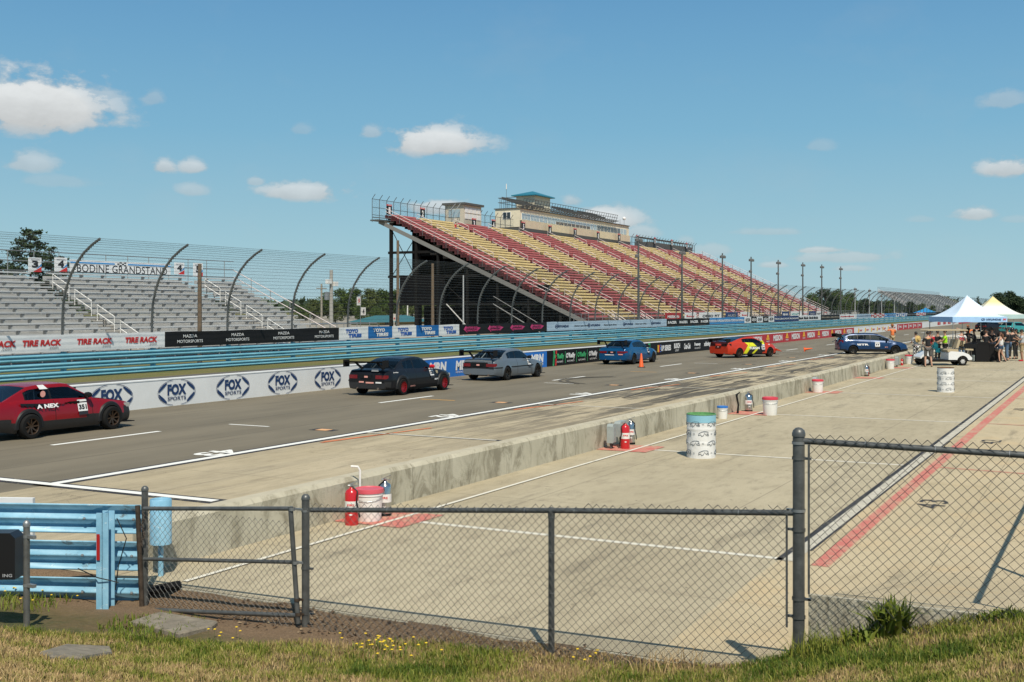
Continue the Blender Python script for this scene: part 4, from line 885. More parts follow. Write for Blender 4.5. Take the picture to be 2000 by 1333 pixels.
# ================================================================== silver bleachers on the left
def bleacher(name, label, L0, NRr, rxx, z0, rzz, ya, yb, aisles, sub=True, m=None):
    st = empty(name, label, 'grandstand', (-L0, ya, 0)); m = m or galvp
    cuts = [ya] + aisles + [yb]
    for c in range(len(cuts) - 1):
        a = cuts[c] + (.6 if c else 0); b = cuts[c + 1] - (.6 if c + 1 < len(cuts) - 1 else 0); mb = MB()
        for r in range(NRr):
            x = -(L0 + rxx * r); z = z0 + rzz * r
            mb.box(x - rxx * .5, x + rxx * .42, a, b, z - .04, z); mb.box(x - rxx * .5 - .02, x - rxx * .5, a, b, z + .01, z + rzz - .05, 1)
        sec = local(mb.build('seating_section', [m, mat('riser_grey', (.50,.50,.49), .6, .1, nz=(1, .1), coord='World')]), st); big = MB()
        for r in range(NRr):
            x = -(L0 + rxx * r); z = z0 + rzz * r; mb = MB() if sub else big
            mb.box(x - .14, x + .13, a + .05, b - .05, z + .40, z + .45); mb.box(x + .128, x + .142, a + .05, b - .05, z + .36, z + .445)
            y = a + .9
            while y < b - .2: mb.box(x - .10, x + .125, y, y + .05, z, z + .40, 2); mb.box(x + .10, x + .135, y - .06, y + .1, z + .26, z + .37, 1); y += 1.75
            if sub: mb.build('bench', [m, rail_g, galv], sec)
        if not sub: big.build('bench_rows', [m, rail_g, galv], sec)
    for y in aisles:
        mb = MB()
        for r in range(NRr - 1):
            for k in (0, .5): x = -(L0 + rxx * (r + k)); mb.box(x - .2, x + .1, y - .55, y + .55, z0 + rzz * (r + k) - .03, z0 + rzz * (r + k) + .03)
        local(mb.build('aisle_steps', mat('step_grey', (.22,.21,.20), .8)), st)
        mb = MB(); k = .3
        while k + 3.4 < NRr:
            handrail(mb, [(-(L0 + rxx * k), y, z0 + rzz * k), (-(L0 + rxx * (k + 2.3)), y, z0 + rzz * (k + 2.3))], .95, .028); k += 3.1
        local(mb.build('handrail', white, fix=False), st)
    zt = z0 + rzz * (NRr - 1); xt = -(L0 + rxx * (NRr - 1) + .5); mb = MB()
    for h in (.55, 1.15, 1.75): mb.tube([(xt, ya, zt + h), (xt, yb, zt + h)], .03, 4)
    y = ya
    while y <= yb + .01: mb.tube([(xt, y, -.1), (xt, y, zt + 1.75)], .035, 4); y += 1.9
    for yy in (ya, yb):
        for h in (.6, 1.1): mb.tube([(-(L0) + .5, yy, z0 + h), (xt, yy, zt + h)], .035, 4, 1)
        for k in range(0, NRr, 3): x = -(L0 + rxx * k); mb.tube([(x, yy, -.1), (x, yy, z0 + rzz * k + 1.1)], .035, 4)
    for h in (.55, 1.0): mb.tube([(-L0 + .75, ya, z0 + h), (-L0 + .75, yb, z0 + h)], .03, 4)
    y = ya
    while y <= yb: mb.tube([(-L0 + .75, y, -.1), (-L0 + .75, y, z0 + 1.0)], .03, 4); y += 1.9
    local(mb.build('railing', [galv, rail_w], fix=False), st)
    mb = MB()
    y = ya + 1
    while y < yb:
        for r in range(1, NRr, 3): x = -(L0 + rxx * r); mb.tube([(x, y, -.1), (x, y, z0 + rzz * r - .05)], .05, 4)
        mb.tube([(-L0, y, z0 - .1), (xt, y, zt - .1)], .06, 4); y += 4
    local(mb.build('frame', galv, fix=False), st)
    return st
bleacher('silver_bleachers', 'silver aluminium bleachers behind the catch fence on the left', 50.0, 15, .607, .50, .30, 15.0, 67.3, [49.1, 62.3])
bleacher('silver_bleachers', 'far silver grandstand beyond the long curve of catch fence', 58.0, 18, .8, 1.1, .42, 405, 560, [440, 480, 515], sub=False, m=mat('far_aluminium', (.55,.56,.57), .6, .1))
fb = empty('fence_sign', 'wide white sign with blue stripe and serif lettering on top of the silver bleachers', 'sign', (-59, yL(137, 59), 5))
Lz = 58.9
def board(x0, x1, ya, yb, m, L=Lz):
    y0, y1 = yL(x0, L), yL(x1, L); z1, z0 = zL(x0, ya, L), zL(x0, yb, L); mb = MB(); mb.box(-L - .04, -L, y0, y1, z0, z1); return mb.build('board', m), y0, y1, z0, z1
o, y0, y1, z0, z1 = board(137, 333, 507, 531, bw); local(o, fb)
zc = (z0 + z1) / 2 + .01; zc -= .02
local(text('BODINE GRANDSTAND', (-Lz + .012, (y0 + y1) / 2 + .1, zc - .13), YV, ZV, (y1 - y0) * .9, .50, inkb, name='lettering', bold=0.0), fb)
mb = MB(); mb.box(-Lz, -Lz + .012, y0, y0 + (y1 - y0) * .42, z1 - .22, z1 - .13); mb.box(-Lz, -Lz + .012, y0 + (y1 - y0) * .55, y1, z1 - .22, z1 - .13); local(mb.build('stripe', bs), fb)
mb = MB(); yc = y0 + (y1 - y0) * .49
for i in range(4):
    for j in range(3):
        if (i + j) % 2: mb.box(-Lz, -Lz + .013, yc - .4 + i * .2, yc - .22 + i * .2, z1 - .30 + j * .09, z1 - .22 + j * .09)
local(mb.build('chequer', inkb), fb)
for (x0, x1, ya, yb, s, lb) in ((56, 81, 503, 531, '3', 'white board with black 3, leftmost over the silver bleachers'), (107, 131, 503, 531, '4', 'white board with black 4 just left of the wide lettered sign'), (341, 360, 513, 536, '4', 'white board with black 4 just right of the wide lettered sign'), (378, 396, 514, 540, '5', 'white board partly behind the brown pole on the bleachers')):
    y0, y1 = yL(x0, Lz), yL(x1, Lz); z1, z0 = zL(x0, ya, Lz), zL(x0, yb, Lz); mb = MB(); mb.box(-Lz - .04, -Lz + .003, y0, y1, z0, z1); bo = tag(mb.build('number_board', bw), lb, 'sign', 'number boards on the silver bleachers')
    text(s, (-Lz + .012, (y0 + y1) / 2, z0 + (z1 - z0) * .54), YV, ZV, (y1 - y0) * .5, (z1 - z0) * .52, inkb, bo, 'numeral', .06); text('SECTION', (-Lz + .012, (y0 + y1) / 2, z1 - .13), YV, ZV, (y1 - y0) * .7, .1, ink_g, bo, 'lettering', .02)
    mb = MB(); mb.add([(-Lz + .008, y0 + .3, z0), (-Lz + .008, y1, z0), (-Lz + .008, y1, z0 + .32)], [(0,1,2)]); mb.build('corner_red', inkr, bo, fix=False); mb = MB(); mb.add([(-Lz + .008, y0 + .5, z0 + .14), (-Lz + .008, y1, z0 + .36), (-Lz + .008, y1, z0 + .52)], [(0,1,2)]); mb.build('corner_blue', bs, bo, fix=False)
# ================================================================== poles and lights
lampm = mat('lamp_grey', (.12,.12,.12), .6)
def light_pole(x, ytop, L, label, h2=.62, m=steel_dk, w=.13, group='tall light poles before the striped stand'):
    y = yL(x, L); z = zL(x, ytop, L); p = empty('light_pole', label, 'light pole', (-L, y, 0), 0, group)
    mb = MB(); mb.tube([(0,0,-.1), (0,0,z * .5), (0,0,z)], [w, w * .85, w * .6], 6); mb.build('pole', m, p)
    for zz in (z - .45, z * .8):
        for s in (-1, 1):
            if zz < z - 1 and s > 0: continue
            mb = MB(); mb.beam((0,0,zz), (.0, .55 * s, zz + .05), .06, .06); mb.lathe([(.05, .22), (.22, .1), (.22, -.12), (.20, -.14), (.001, -.10)], (.05, .5 * s, zz), 8); mb.build('lamp', lampm, p)
    return p
ords = ['first', 'second', 'third', 'fourth', 'fifth', 'sixth', 'seventh', 'eighth']
for i, (x, yt) in enumerate(((1247, 461), (1332, 487), (1411, 495), (1467, 502), (1520, 508), (1568, 513), (1605, 517), (1642, 521))):
    light_pole(x, yt, 41.3, 'tall dark light pole in front of the striped stand, %s from the left' % ords[i])
for i, (x, yt) in enumerate(((1670, 561), (1698, 564), (1722, 567), (1747, 571))):
    light_pole(x, yt, 44.0, 'short pale light pole beyond the stand, %s of four' % ords[i], m=mat('pale_pole', (.45,.46,.46), .5), w=.1, group='short pale light poles beyond the stand')
wood = mat('pole_wood', (.16,.115,.075), .85, nz=(4, .3))
def wpole(x, yt, L, w, label, m=wood, base=-.1, arms=False, name='wooden_pole'):
    y = yL(x, L); z = zL(x, yt, L); p = empty(name, label, 'pole', (-L, y, 0)); mb = MB(); mb.tube([(0,0,base), (0,0,z)], [w, w * .8], 8); mb.build('shaft', m, p)
    if arms: mb = MB(); mb.beam((0,-.9,z - .5), (0,.9,z - .5), .09, .1); mb.build('crossarm', m, p)
    return p, z
wpole(390, 516, 41, .12, 'slim brown wooden pole in front of the silver bleachers')
p, z = wpole(777, 470, 62, .16, 'tall brown wooden pole in front of the left end of the striped stand')
wpole(845, 515, 60, .17, 'brown wooden pole in front of the black screen'); wpole(905, 538, 58, .08, 'thin pale pole right of the black screen', m=mat('pale_pole', (.45,.46,.46), .5), name='steel_pole')
wpole(628, 555, 78, .13, 'wooden utility pole with crossarm left of the concrete pole', arms=True, m=mat('old_pole', (.30,.27,.22), .85))
p, z = wpole(647, 528, 70, .21, 'pale concrete light pole beside the end of the silver bleachers', m=mat('concrete_pole', (.36,.35,.32), .85), name='concrete_pole')
for zz, s in ((z - 1.3, -1), (z - 1.5, 1)): mb = MB(); mb.box(-.1, .25, .55 * s - .3, .55 * s + .3, zz - .1, zz + .35); mb.beam((0,0,zz), (0,.4 * s,zz), .06, .06); mb.build('floodlight', white, p)
mb = MB(); mb.lathe([(.25, -.4), (.25, .4)], (0, -.75, z - 2.6), 8); mb.build('transformer', galv, p)
p, z = wpole(704, 572, 100, .05, 'thin post carrying two small banners before the trees', m=galv, name='sign_post')
mb = MB(); mb.box(-.02, .02, -.9, .1, z - .6 - 1.3, z - .6); mb.build('sign_board', bw, p); text('5', (.03, -.4, z - 1.2), YV, ZV, .4, .6, inkr, p, 'numeral', .05)
mb = MB(); mb.box(-.02, .02, .15, 1.35, z - 3.4, z - 2.2); mb.build('sign_board', bw, p); text('4', (.03, .75, z - 2.8), YV, ZV, .5, .8, inkb, p, 'numeral', .05)
p, z = wpole(796, 592, 120, .14, 'white street lamp with a short arm among the trees', m=white, name='street_lamp'); mb = MB(); mb.tube([(0,0,z - .5), (0,-1.5,z + .2), (0,-3,z + .25)], .06, 5); mb.box(-.12, .12, -3.6, -2.8, z + .2, z + .34); mb.build('arm', white, p)
# ================================================================== small buildings
sh = empty('red_shed', 'small bright red shed with white doors behind the stand columns', 'shed', (-90, 152, 0))
redw = mat('barn_red', (.42,.02,.02), .7); Ls = 88; y0, y1 = yL(884, Ls), yL(921, Ls)
mb = MB(); mb.box(-Ls - 3, -Ls, y0, y1, -.1, 1.95); mb.add([(-Ls, y0, 1.95), (-Ls, y1, 1.95), (-Ls, (y0+y1)/2, 2.65)], [(0,1,2)]); local(mb.build('wall', redw, fix=False), sh)
mb = MB(); ym = (y0 + y1) / 2
mb.add([(-Ls+.3, y0-.5, 1.8), (-Ls+.3, ym, 2.75), (-Ls-3.3, ym, 2.75), (-Ls-3.3, y0-.5, 1.8), (-Ls+.3, y1+.5, 1.8), (-Ls-3.3, y1+.5, 1.8)], [(0,1,2,3), (1,4,5,2)]); local(mb.build('roof', mat('pink_roof', (.6,.22,.2), .6), fix=False), sh)
for q in (.3, .58): mb = MB(); yy = y0 + (y1 - y0) * q; mb.box(-Ls, -Ls + .05, yy, yy + .9, 0, 1.6); local(mb.build('door', white), sh)
yb_ = empty('yellow_building', 'low yellow building with teal roof among the trees', 'building', (-115, 190, -1.7)); Lq = 112; y0, y1 = yL(742, Lq), yL(838, Lq)
mb = MB(); mb.box(-Lq - 6, -Lq, y0, y1, -.1, .55); local(mb.build('wall', mat('yellow_wall', (.52,.42,.20), .8)), yb_)
mb = MB(); zz = 1.6; mb.add([(-Lq+.6,y0-.6,.45),(-Lq+.6,y1+.6,.45),(-Lq-6.6,y1+.6,.45),(-Lq-6.6,y0-.6,.45),(-Lq-3,y0+3,zz),(-Lq-3,y1-3,zz)], [(0,1,5,4),(1,2,5),(2,3,4,5),(3,0,4)]); local(mb.build('roof', mat('teal_roof', (.04,.15,.17), .5)), yb_)
mb = MB(); mb.box(-Lq, -Lq+.06, y0+1.5, y0+2.6, .0, .4); local(mb.build('window', glass_d), yb_)
y_ = yL(770, 100); mb = MB(); mb.box(-100.05, -100, y_ - .8, y_ + .8, .9, 2.0); mb.tube([(-100.03, y_, -.1), (-100.03, y_, .9)], .05, 5); so_ = tag(mb.build('first_aid_sign', white), 'small white sign with red mark in front of the yellow building', 'sign'); text('+', (-99.98, y_, 1.3), YV, ZV, .4, .4, inkr, so_, 'symbol', .06)
# scaffold walkway left of the trees
mb = MB(); Lw = 55
for x0, x1 in ((560, 735),):
    a, b = yL(x0, Lw), yL(x1, Lw)
    for h in (.3, 1.0, 1.7): mb.tube([(-Lw, a, h), (-Lw, b, h)], .04, 4); mb.tube([(-Lw - 2, a, h), (-Lw - 2, b, h)], .04, 4)
    y = a
    while y < b: mb.tube([(-Lw, y, -.1), (-Lw, y, 1.8)], .04, 4); mb.tube([(-Lw - 2, y, -.1), (-Lw - 2, y, 1.8)], .04, 4); y += 1.8
    mb.tube([(-Lw, b, 1.7), (-Lw, b + 2.2, .2)], .05, 4)
mb.box(-Lw - 2, -Lw, yL(560, Lw), yL(735, Lw), .25, .32)
tag(mb.build('ramp_railing', galv, fix=False), 'grey pipe railing of a low ramp between the two grandstands', 'railing')
# ================================================================== trees
def leafmat(n, c, d):
    m = bpy.data.materials.new(n); m.use_nodes = True; N = m.node_tree.nodes; L = m.node_tree.links; b = N['Principled BSDF']
    a = N.new('ShaderNodeAttribute'); a.attribute_name = 'tone'; x = N.new('ShaderNodeMix'); x.data_type = 'RGBA'; L.new(a.outputs['Fac'], x.inputs[0])
    x.inputs[6].default_value = (*d, 1); x.inputs[7].default_value = (*c, 1); L.new(x.outputs[2], b.inputs['Base Color']); b.inputs['Roughness'].default_value = .65; b.inputs['Specular IOR Level'].default_value = .2
    return m
leaf_a = leafmat('broadleaf', (.105,.150,.038), (.038,.066,.018)); leaf_b = leafmat('olive_leaf', (.130,.155,.050), (.05,.072,.024)); leaf_c = leafmat('pine_needles', (.060,.090,.042), (.022,.040,.020))
bark = mat('bark', (.10,.08,.06), .9, nz=(5, .4))
def cards(name, pts, size, tone, m):
    n = len(pts); A = RNG.normal(size=(n, 3)); A /= np.linalg.norm(A, axis=1)[:, None]; B = RNG.normal(size=(n, 3)); B -= A * (A * B).sum(1)[:, None]; B /= np.linalg.norm(B, axis=1)[:, None]
    s = size[:, None]; v = np.stack([pts - A * s * .6 - B * s * .4, pts + A * s * .6 - B * s * .3, pts + B * s * .7], 1)
    me = bpy.data.meshes.new(name); me.vertices.add(3 * n); me.vertices.foreach_set('co', v.reshape(-1)); me.loops.add(3 * n); me.loops.foreach_set('vertex_index', np.arange(3 * n, dtype=np.int32))
    me.polygons.add(n); me.polygons.foreach_set('loop_start', np.arange(n, dtype=np.int32) * 3); me.polygons.foreach_set('loop_total', np.full(n, 3, np.int32))
    at = me.attributes.new('tone', 'FLOAT', 'POINT'); at.data.foreach_set('value', np.repeat(tone, 3).astype(np.float32)); me.update(calc_edges=True); me.materials.append(m); return me
def broad(seed, m, h=10.0, w=8.0, n=5200, size=.30, low=.12):
    r = np.random.default_rng(seed); lobes = []; k = 26
    for i in range(k):
        z = low + (1 - low) * (i + .5) / k; rad = math.sin(math.pi * min(1, .12 + z * .88)) ** .55 * w / 2 * .72; a = r.uniform(0, 6.28); q = r.uniform(.25, 1) * rad
        lobes.append((q * math.cos(a), q * math.sin(a), z * h * .9 + .3, r.uniform(.12, .22) * w, r.uniform(-.3, .3)))
    P = []; T = []
    for (x, y, z, s, tn) in lobes:
        c = int(n / k); d = r.normal(size=(c, 3)); d /= np.linalg.norm(d, axis=1)[:, None]; rr = s * (r.uniform(.35, 1, c) ** .5 + r.normal(0, .09, c))
        p = d * rr[:, None] * np.array([1, 1, .72]) + np.array([x, y, z]); P.append(p); T.append(np.clip(.5 + tn + r.normal(0, .22, c), 0, 1))
    P = np.concatenate(P); T = np.concatenate(T); keep = P[:, 2] > .1
    cm = cards('crown', P[keep], r.uniform(.6, 1.3, keep.sum()) * size, T[keep], m)
    mb = MB(); mb.tube([(0,0,-.3), (.1,.05,h * .25), (0,.1,h * .55), (.1,0,h * .8)], [.26, .2, .13, .05], 7)
    for (x, y, z, s, _) in lobes[::2]: mb.tube([(0,0,max(.8, z * .45)), (x * .5, y * .5, z * .8), (x, y, z)], [.09, .06, .02], 5)
    return mb, cm
def pine(seed, m, h=12.0, w=6.5, n=4200, size=.22, sparse=False):
    r = np.random.default_rng(seed); P = []; T = []; mb = MB(); mb.tube([(0,0,-.3), (.05,0,h * .5), (0,.05,h * .97)], [.22, .13, .03], 7); nb = 46
    for i in range(nb):
        z = h * (.1 + .88 * (i + r.uniform(0, 1)) / nb); t = z / h; L_ = w / 2 * (1 - t) ** (.55 if sparse else .85) * r.uniform(.5, 1.12) + .25; a = i * 2.4 + r.uniform(-.4, .4); up = r.uniform(.05, .35)
        tip = np.array([L_ * math.cos(a), L_ * math.sin(a), up * L_]); mb.tube([(0,0,z), tuple(tip * .6 + np.array([0,0,z - .1])), tuple(tip + np.array([0,0,z]))], [.05, .035, .01], 4)
        c = max(8, int(n / nb * (L_ / (w / 2) + .25))); s = r.uniform(.15 if not sparse else .35, 1, c) ** .7
        p = tip[None] * s[:, None] + np.array([0, 0, z]) + r.normal(0, 1, (c, 3)) * np.array([.32, .32, .16]) * (.5 + L_ * .22); P.append(p); T.append(np.clip(.45 + r.uniform(-.3, .3) + r.normal(0, .2, c), 0, 1))
    P = np.concatenate(P); T = np.concatenate(T); return mb, cards('crown', P, r.uniform(.6, 1.3, len(P)) * size, T, m)
PROTO = {}
for k, (fn, sd, m, kw) in {'b1': (broad, 1, leaf_a, {}), 'b2': (broad, 2, leaf_b, dict(w=9)), 'b3': (broad, 3, leaf_a, dict(h=9, w=9.5)), 'b4': (broad, 4, leaf_c, dict(h=9, w=8, n=6500)), 'p1': (pine, 5, leaf_c, dict(sparse=True, w=7.5, n=9500)), 'p2': (pine, 6, leaf_c, {})}.items():
    mb, cm = fn(sd, m, **kw); tm = mb.build('trunk', bark, smooth=60, fix=False); PROTO[k] = (tm.data, cm, kw.get('h', 10 if fn is broad else 12)); bpy.data.objects.remove(tm)
def tree(name, k, x, ytop, v, label, group=None, wide=1.0, z0=-.1):
    tm, cm, h = PROTO[k]; p = V_(x, v, z0); z = CH + (601 - ytop) * v / F - z0; s = z / h
    e = empty(name, label, 'tree', p, random.uniform(0, 6.28), group); e.scale = (s * wide, s * wide, s)
    for n_, d in (('trunk', tm), ('crown', cm)): o = bpy.data.objects.new(n_, d); COL.objects.link(o); o.parent = e
tree('pine_tree', 'p1', 60, 447, 118, 'tall loose pine rising behind the silver bleachers at the left', wide=1.05)
tree('pine_tree', 'p2', 100, 482, 122, 'shorter dense pine right of the tall pine behind the bleachers', wide=1.2)
tree('pine_tree', 'p1', 4, 508, 120, 'low pine at the left edge behind the silver bleachers', wide=1.5)
tree('pine_tree', 'p2', 122, 500, 126, 'smallest pine beside the white 4 board behind the bleachers', wide=1.3)
BT = 'broadleaf trees between the two grandstands'
bl_ = [(612, 584, 300, 'b2'), (640, 572, 320, 'b1'), (668, 566, 330, 'b3'), (694, 563, 325, 'b1'), (722, 564, 310, 'b2'), (748, 567, 330, 'b3'), (776, 566, 320, 'b1'), (806, 570, 335, 'b2'), (838, 574, 340, 'b1'), (870, 578, 345, 'b3'), (908, 578, 350, 'b1'), (950, 580, 350, 'b2'), (1000, 582, 360, 'b3'), (1050, 584, 360, 'b1'),
       (590, 598, 260, 'b3'), (655, 590, 230, 'b2'), (705, 596, 225, 'b1'), (735, 600, 215, 'b3'), (862, 600, 260, 'b2'), (820, 598, 265, 'b1')]
wds = ['paler', 'dark', 'round topped', 'broad']
for i, (x, yt, v, k) in enumerate(bl_):
    row = 'back row' if yt < 590 else 'front row'; n_ = i + 1 if i < 14 else i - 13
    tree('broadleaf_tree', k, x, yt, v, '%s green broadleaf tree, number %d from the left in the %s between the grandstands' % ({'b1': 'bushy', 'b2': 'olive', 'b3': 'rounded'}[k], n_, row), BT, wide=1.25)
FT = 'far trees beyond the catch fence on the right'
for i, (x, yt, v, k) in enumerate(((1585, 573, 420, 'b1'), (1612, 566, 430, 'b4'), (1635, 568, 450, 'b3'), (1660, 572, 460, 'b1'), (1690, 584, 420, 'b4'), (1716, 590, 400, 'b3'), (1735, 588, 380, 'b1'), (1756, 588, 300, 'p2'), (1778, 590, 360, 'b4'), (1800, 594, 380, 'b3'), (1822, 597, 400, 'b1'))):
    tree('distant_tree', k, x, yt, v, 'dark %s beyond the catch fence, %s of the far row' % ('pointed conifer' if k == 'p2' else 'green tree', (ords + ['ninth', 'tenth', 'eleventh'])[i]), FT, wide=1.3 if k != 'p2' else .9)
tree('oak_tree', 'b4', 1950, 573, 330, 'dark wide tree behind the yellow and white canopy, left of the taller one', wide=1.15); tree('oak_tree', 'b4', 1972, 570, 340, 'tallest dark tree at the right behind the yellow and white canopy', wide=1.15); tree('oak_tree', 'b4', 1990, 580, 335, 'lower dark tree at the right edge behind the canopies', wide=1.2)
tree('pine_tree', 'p2', 1910, 579, 330, 'small dark conifer between the two canopy peaks')
for i, (x, yt) in enumerate(((1850, 596), (1880, 594), (1930, 590), (2010, 588), (2030, 585))): tree('distant_tree', 'b4' if i % 2 else 'b1', x, yt, 420, 'low dark tree behind the canopies, %s of the low row' % ords[i], FT, wide=1.5)
# far woodland all round the horizon
P = []; T = []
for i in range(15000):
    a = R(-75 + 150 * RNG.random()) - TH * .6; d = 820 + 160 * RNG.random(); x = d * math.sin(a); y = d * math.cos(a)
    z = RNG.random() ** .7 * (9 + 5 * mnoise.noise(Vector((a * 26, 0, 0))) + 3 * mnoise.noise(Vector((a * 90, 2, 0)))); P.append((x, y, z - 1.5)); T.append(.35 + .3 * RNG.random())
cm = cards('woodland', np.array(P), RNG.uniform(3, 6, len(P)), np.array(T), leafmat('far_leaf', (.09,.125,.07), (.05,.075,.05))); wo = bpy.data.objects.new('woodland', cm); COL.objects.link(wo); tag(wo, 'distant dark line of woods along the horizon', 'woodland', kind='stuff')

# ================================================================== near blue barrier, post, box
bz = lambda p, dz=0: None
bf = empty('blue_barrier', 'scuffed pale blue triple rail barrier at the lower left with reflector post', 'guardrail', V_(140, 12.25, -.15))
xa, xb, vb = -40, 272, 12.25
pa, pb_ = V_(xa, 12.35, 0), V_(xb, 12.2, 0); dv = (pb_ - pa).normalized(); nv = dv.cross(ZV)    # nv points towards the camera side
if nv.y > 0: nv = -nv
for k, z0 in enumerate((.605, .215, -.175)):
    mb = MB(); prof_ = WP; n = len(prof_); e0, e1 = pa - dv * 1.2, pb_ + dv * (.0 if k else .02)
    mb.add([tuple(e0 - nv * a * 1.1 + ZV * (z0 + b)) for a, b in prof_] + [tuple(e1 - nv * a * 1.1 + ZV * (z0 + b)) for a, b in prof_], [(i, i+1, n+i+1, n+i) for i in range(n-1)])
    o = local(mb.build('rail_beam', bluefg, smooth=25, fix=False), bf); sf = o.modifiers.new('s', 'SOLIDIFY'); sf.thickness = .006
    mb = MB()
    for q in (.08, .35, .62, 2.4): mb.sphere(e1 - dv * q + ZV * (z0 + .155) + nv * .008, .017, 8)
    local(mb.build('bolt', galv, fix=False), bf)
def gpost(x, v, z0, z1, w=.10, d=.16):
    c = V_(x, v, 0); mb = MB(); h = dv * w / 2
    for (a, b, t0, t1) in ((-1, 1, 0, .012), (-1, 1, d - .012, d), (-.09, .09, 0, d)):
        q = [c + h * a + nv * (.015 + t0), c + h * b + nv * (.015 + t0), c + h * b + nv * (.015 + t1), c + h * a + nv * (.015 + t1)]
        mb.add([tuple(p + ZV * z0) for p in q] + [tuple(p + ZV * z1) for p in q], [(0,1,2,3),(7,6,5,4),(0,4,5,1),(1,5,6,2),(2,6,7,3),(3,7,4,0)])
    return mb, c
mb, c = gpost(214, 12.1, -.25, .875, .13); pst = local(mb.build('post', bluefg, fix=True), bf)
mb = MB(); q = c + nv * .19; mb.add([tuple(q + dv * a + ZV * b) for a, b in ((-.055,.39),(-.02,.39),(-.02,.66),(-.055,.66))], [(0,1,2,3)]); mb.build('reflector', mat('reflector_red', (.40,.02,.02), .35), pst, fix=False).matrix_parent_inverse = Matrix()
pst2 = [o for o in pst.children][0]
mb = MB(); c2 = V_(233, 12.1, 0); mb.tube([tuple(c2 + nv * .06 + ZV * .8), tuple(c2 + nv * .10 + dv * .12 + ZV * .6), tuple(c2 + nv * .07 + dv * .02 + ZV * .3), tuple(c2 + nv * .05 - dv * .02 + ZV * .05)], .006, 5); mb.tube([tuple(V_(155, 12.1, .27) + nv * .03), tuple(V_(200, 12.0, .22) + nv * .12), tuple(V_(238, 12.0, .16) + nv * .08)], .006, 5); local(mb.build('cable', black, fix=False), bf)
mb = MB(); c = V_(314, 12.9, 0); mb.lathe([(.001, -.02), (.12, -.02), (.12, .47), (.114, .48), (.108, .47), (.108, .3)], c + ZV * .38, 20); mb.lathe([(.03, -.1), (.03, .38)], c, 8); tag(mb.build('rolled_rail_end', bluefg, smooth=40), 'rolled pale blue rail end standing upright behind the gate', 'rail end')
mb = MB(); c = V_(20, 13.6, 0); mb.box(-.8, .29, -.03, .03, -.2, .76); o = mb.build('white_board', white_paint, loc=c, rotz=math.atan2(dv.y, dv.x)); tag(o, 'white board edge showing over the blue barrier at the left', 'board')
pp = empty('pipe_post', 'short grey pipe post with dome cap in front of the blue barrier', 'post', V_(52, 10.9, bank_z(V_(52, 10.9, 0).x, V_(52, 10.9, 0).y)))
zt = CH + (601 - 1018) * 10.9 / F - pp.location.z; gpipe = mat('weathered_pipe', (.20,.20,.19), .5, .6, nz=(10, .3))
mb = MB(); mb.lathe([(.030, -.2), (.030, zt - .05)], (0,0,0), 14); mb.build('pipe', gpipe, pp, smooth=50)
mb = MB(); mb.lathe([(.034, 0), (.034, .03), (.03, .045), (.017, .06), (.001, .065)], (0,0,zt - .055), 14); mb.build('cap', galv, pp, smooth=50)
for z in (zt - .16, zt - .62): mb = MB(); mb.lathe([(.033, 0), (.033, .03)], (0,0,z), 12); mb.box(.02, .11, -.02, .02, z, z + .03); mb.build('clamp', galv, pp)
bx = MB(); c = V_(3, 10.95, 0); z0, z1 = CH + (601 - 1128) * 10.95 / F, CH + (601 - 1038) * 10.95 / F
bx.prism([(-.3, z0), (.17, z0), (.17, z1 - .05), (.12, z1), (-.3, z1)], -.1, .1); o = bx.build('control_box', mat('black_box', (.012,.012,.014), .35), loc=(c.x, c.y, 0), rotz=TH); tag(o, 'black metal box bolted to the short pipe post at the left edge', 'box')
text('ING', tuple(Vector((.1, -.103, z0 + .04))), (1,0,0), ZV, .09, .03, ink_g, o, 'lettering', .02)
# black rubber piece under the gate
mb = MB(); c = V_(322, 12.35, .0); mb.lathe([(.10, -.03), (.15, -.04), (.17, 0), (.15, .04), (.10, .03), (.10, -.03)], c + Vector((0, 0, -.0)), 20); mb.v = [(c.x + (x - c.x) * 1.1, y, z + .25 * (x - c.x)) for x, y, z in mb.v]; tag(mb.build('old_tyre', blackm, smooth=50), 'old black rubber ring lying on the dirt behind the gate', 'tyre')

# ================================================================== chain link fence and gate
def chainmesh(mb, xa, xb, y, zb, zt, a=.0375, r=.0027, sag=.012, spike=True):
    """woven wire between two X positions on the line Y=y; zb, zt are functions of x"""
    dz = a; a = a / 2; nw = int(round((xb - xa) / (2 * a)))
    for i in range(nw):
        xc = xa + a * (2 * i + 1); z1 = zt(xc); k0 = math.floor(zb(xc) / dz); pts = []
        ph = i % 2; k = k0
        while k * dz <= z1 + dz:
            s = 1 if (k + ph) % 2 else -1; z = k * dz
            wob = sag * math.sin(xc * 2.1 + z * 1.7) + .006 * math.sin(xc * 9)
            pts.append((xc + s * a * 1.04 + .006 * mnoise.noise(Vector((xc * 2, z * 2, 0))), y + wob + s * .003 * (1 if k % 2 else -1), z + .007 * mnoise.noise(Vector((xc, z * 2, 4))))); k += 1
        if len(pts) > 2: mb.tube(pts, r, 4, 0, False)
FYL = 8.93
def px(x, y=FYL): return FZ(x, y).x
def zof(x, ypix, y=FYL): v = y / (CT + (x - 1000) / F * ST); return CH + (601 - ypix) * v / F
fence = empty('chain_link_fence', 'dark chain link fence across the foreground with a taller right section', 'fence', (px(597), FYL, 0))
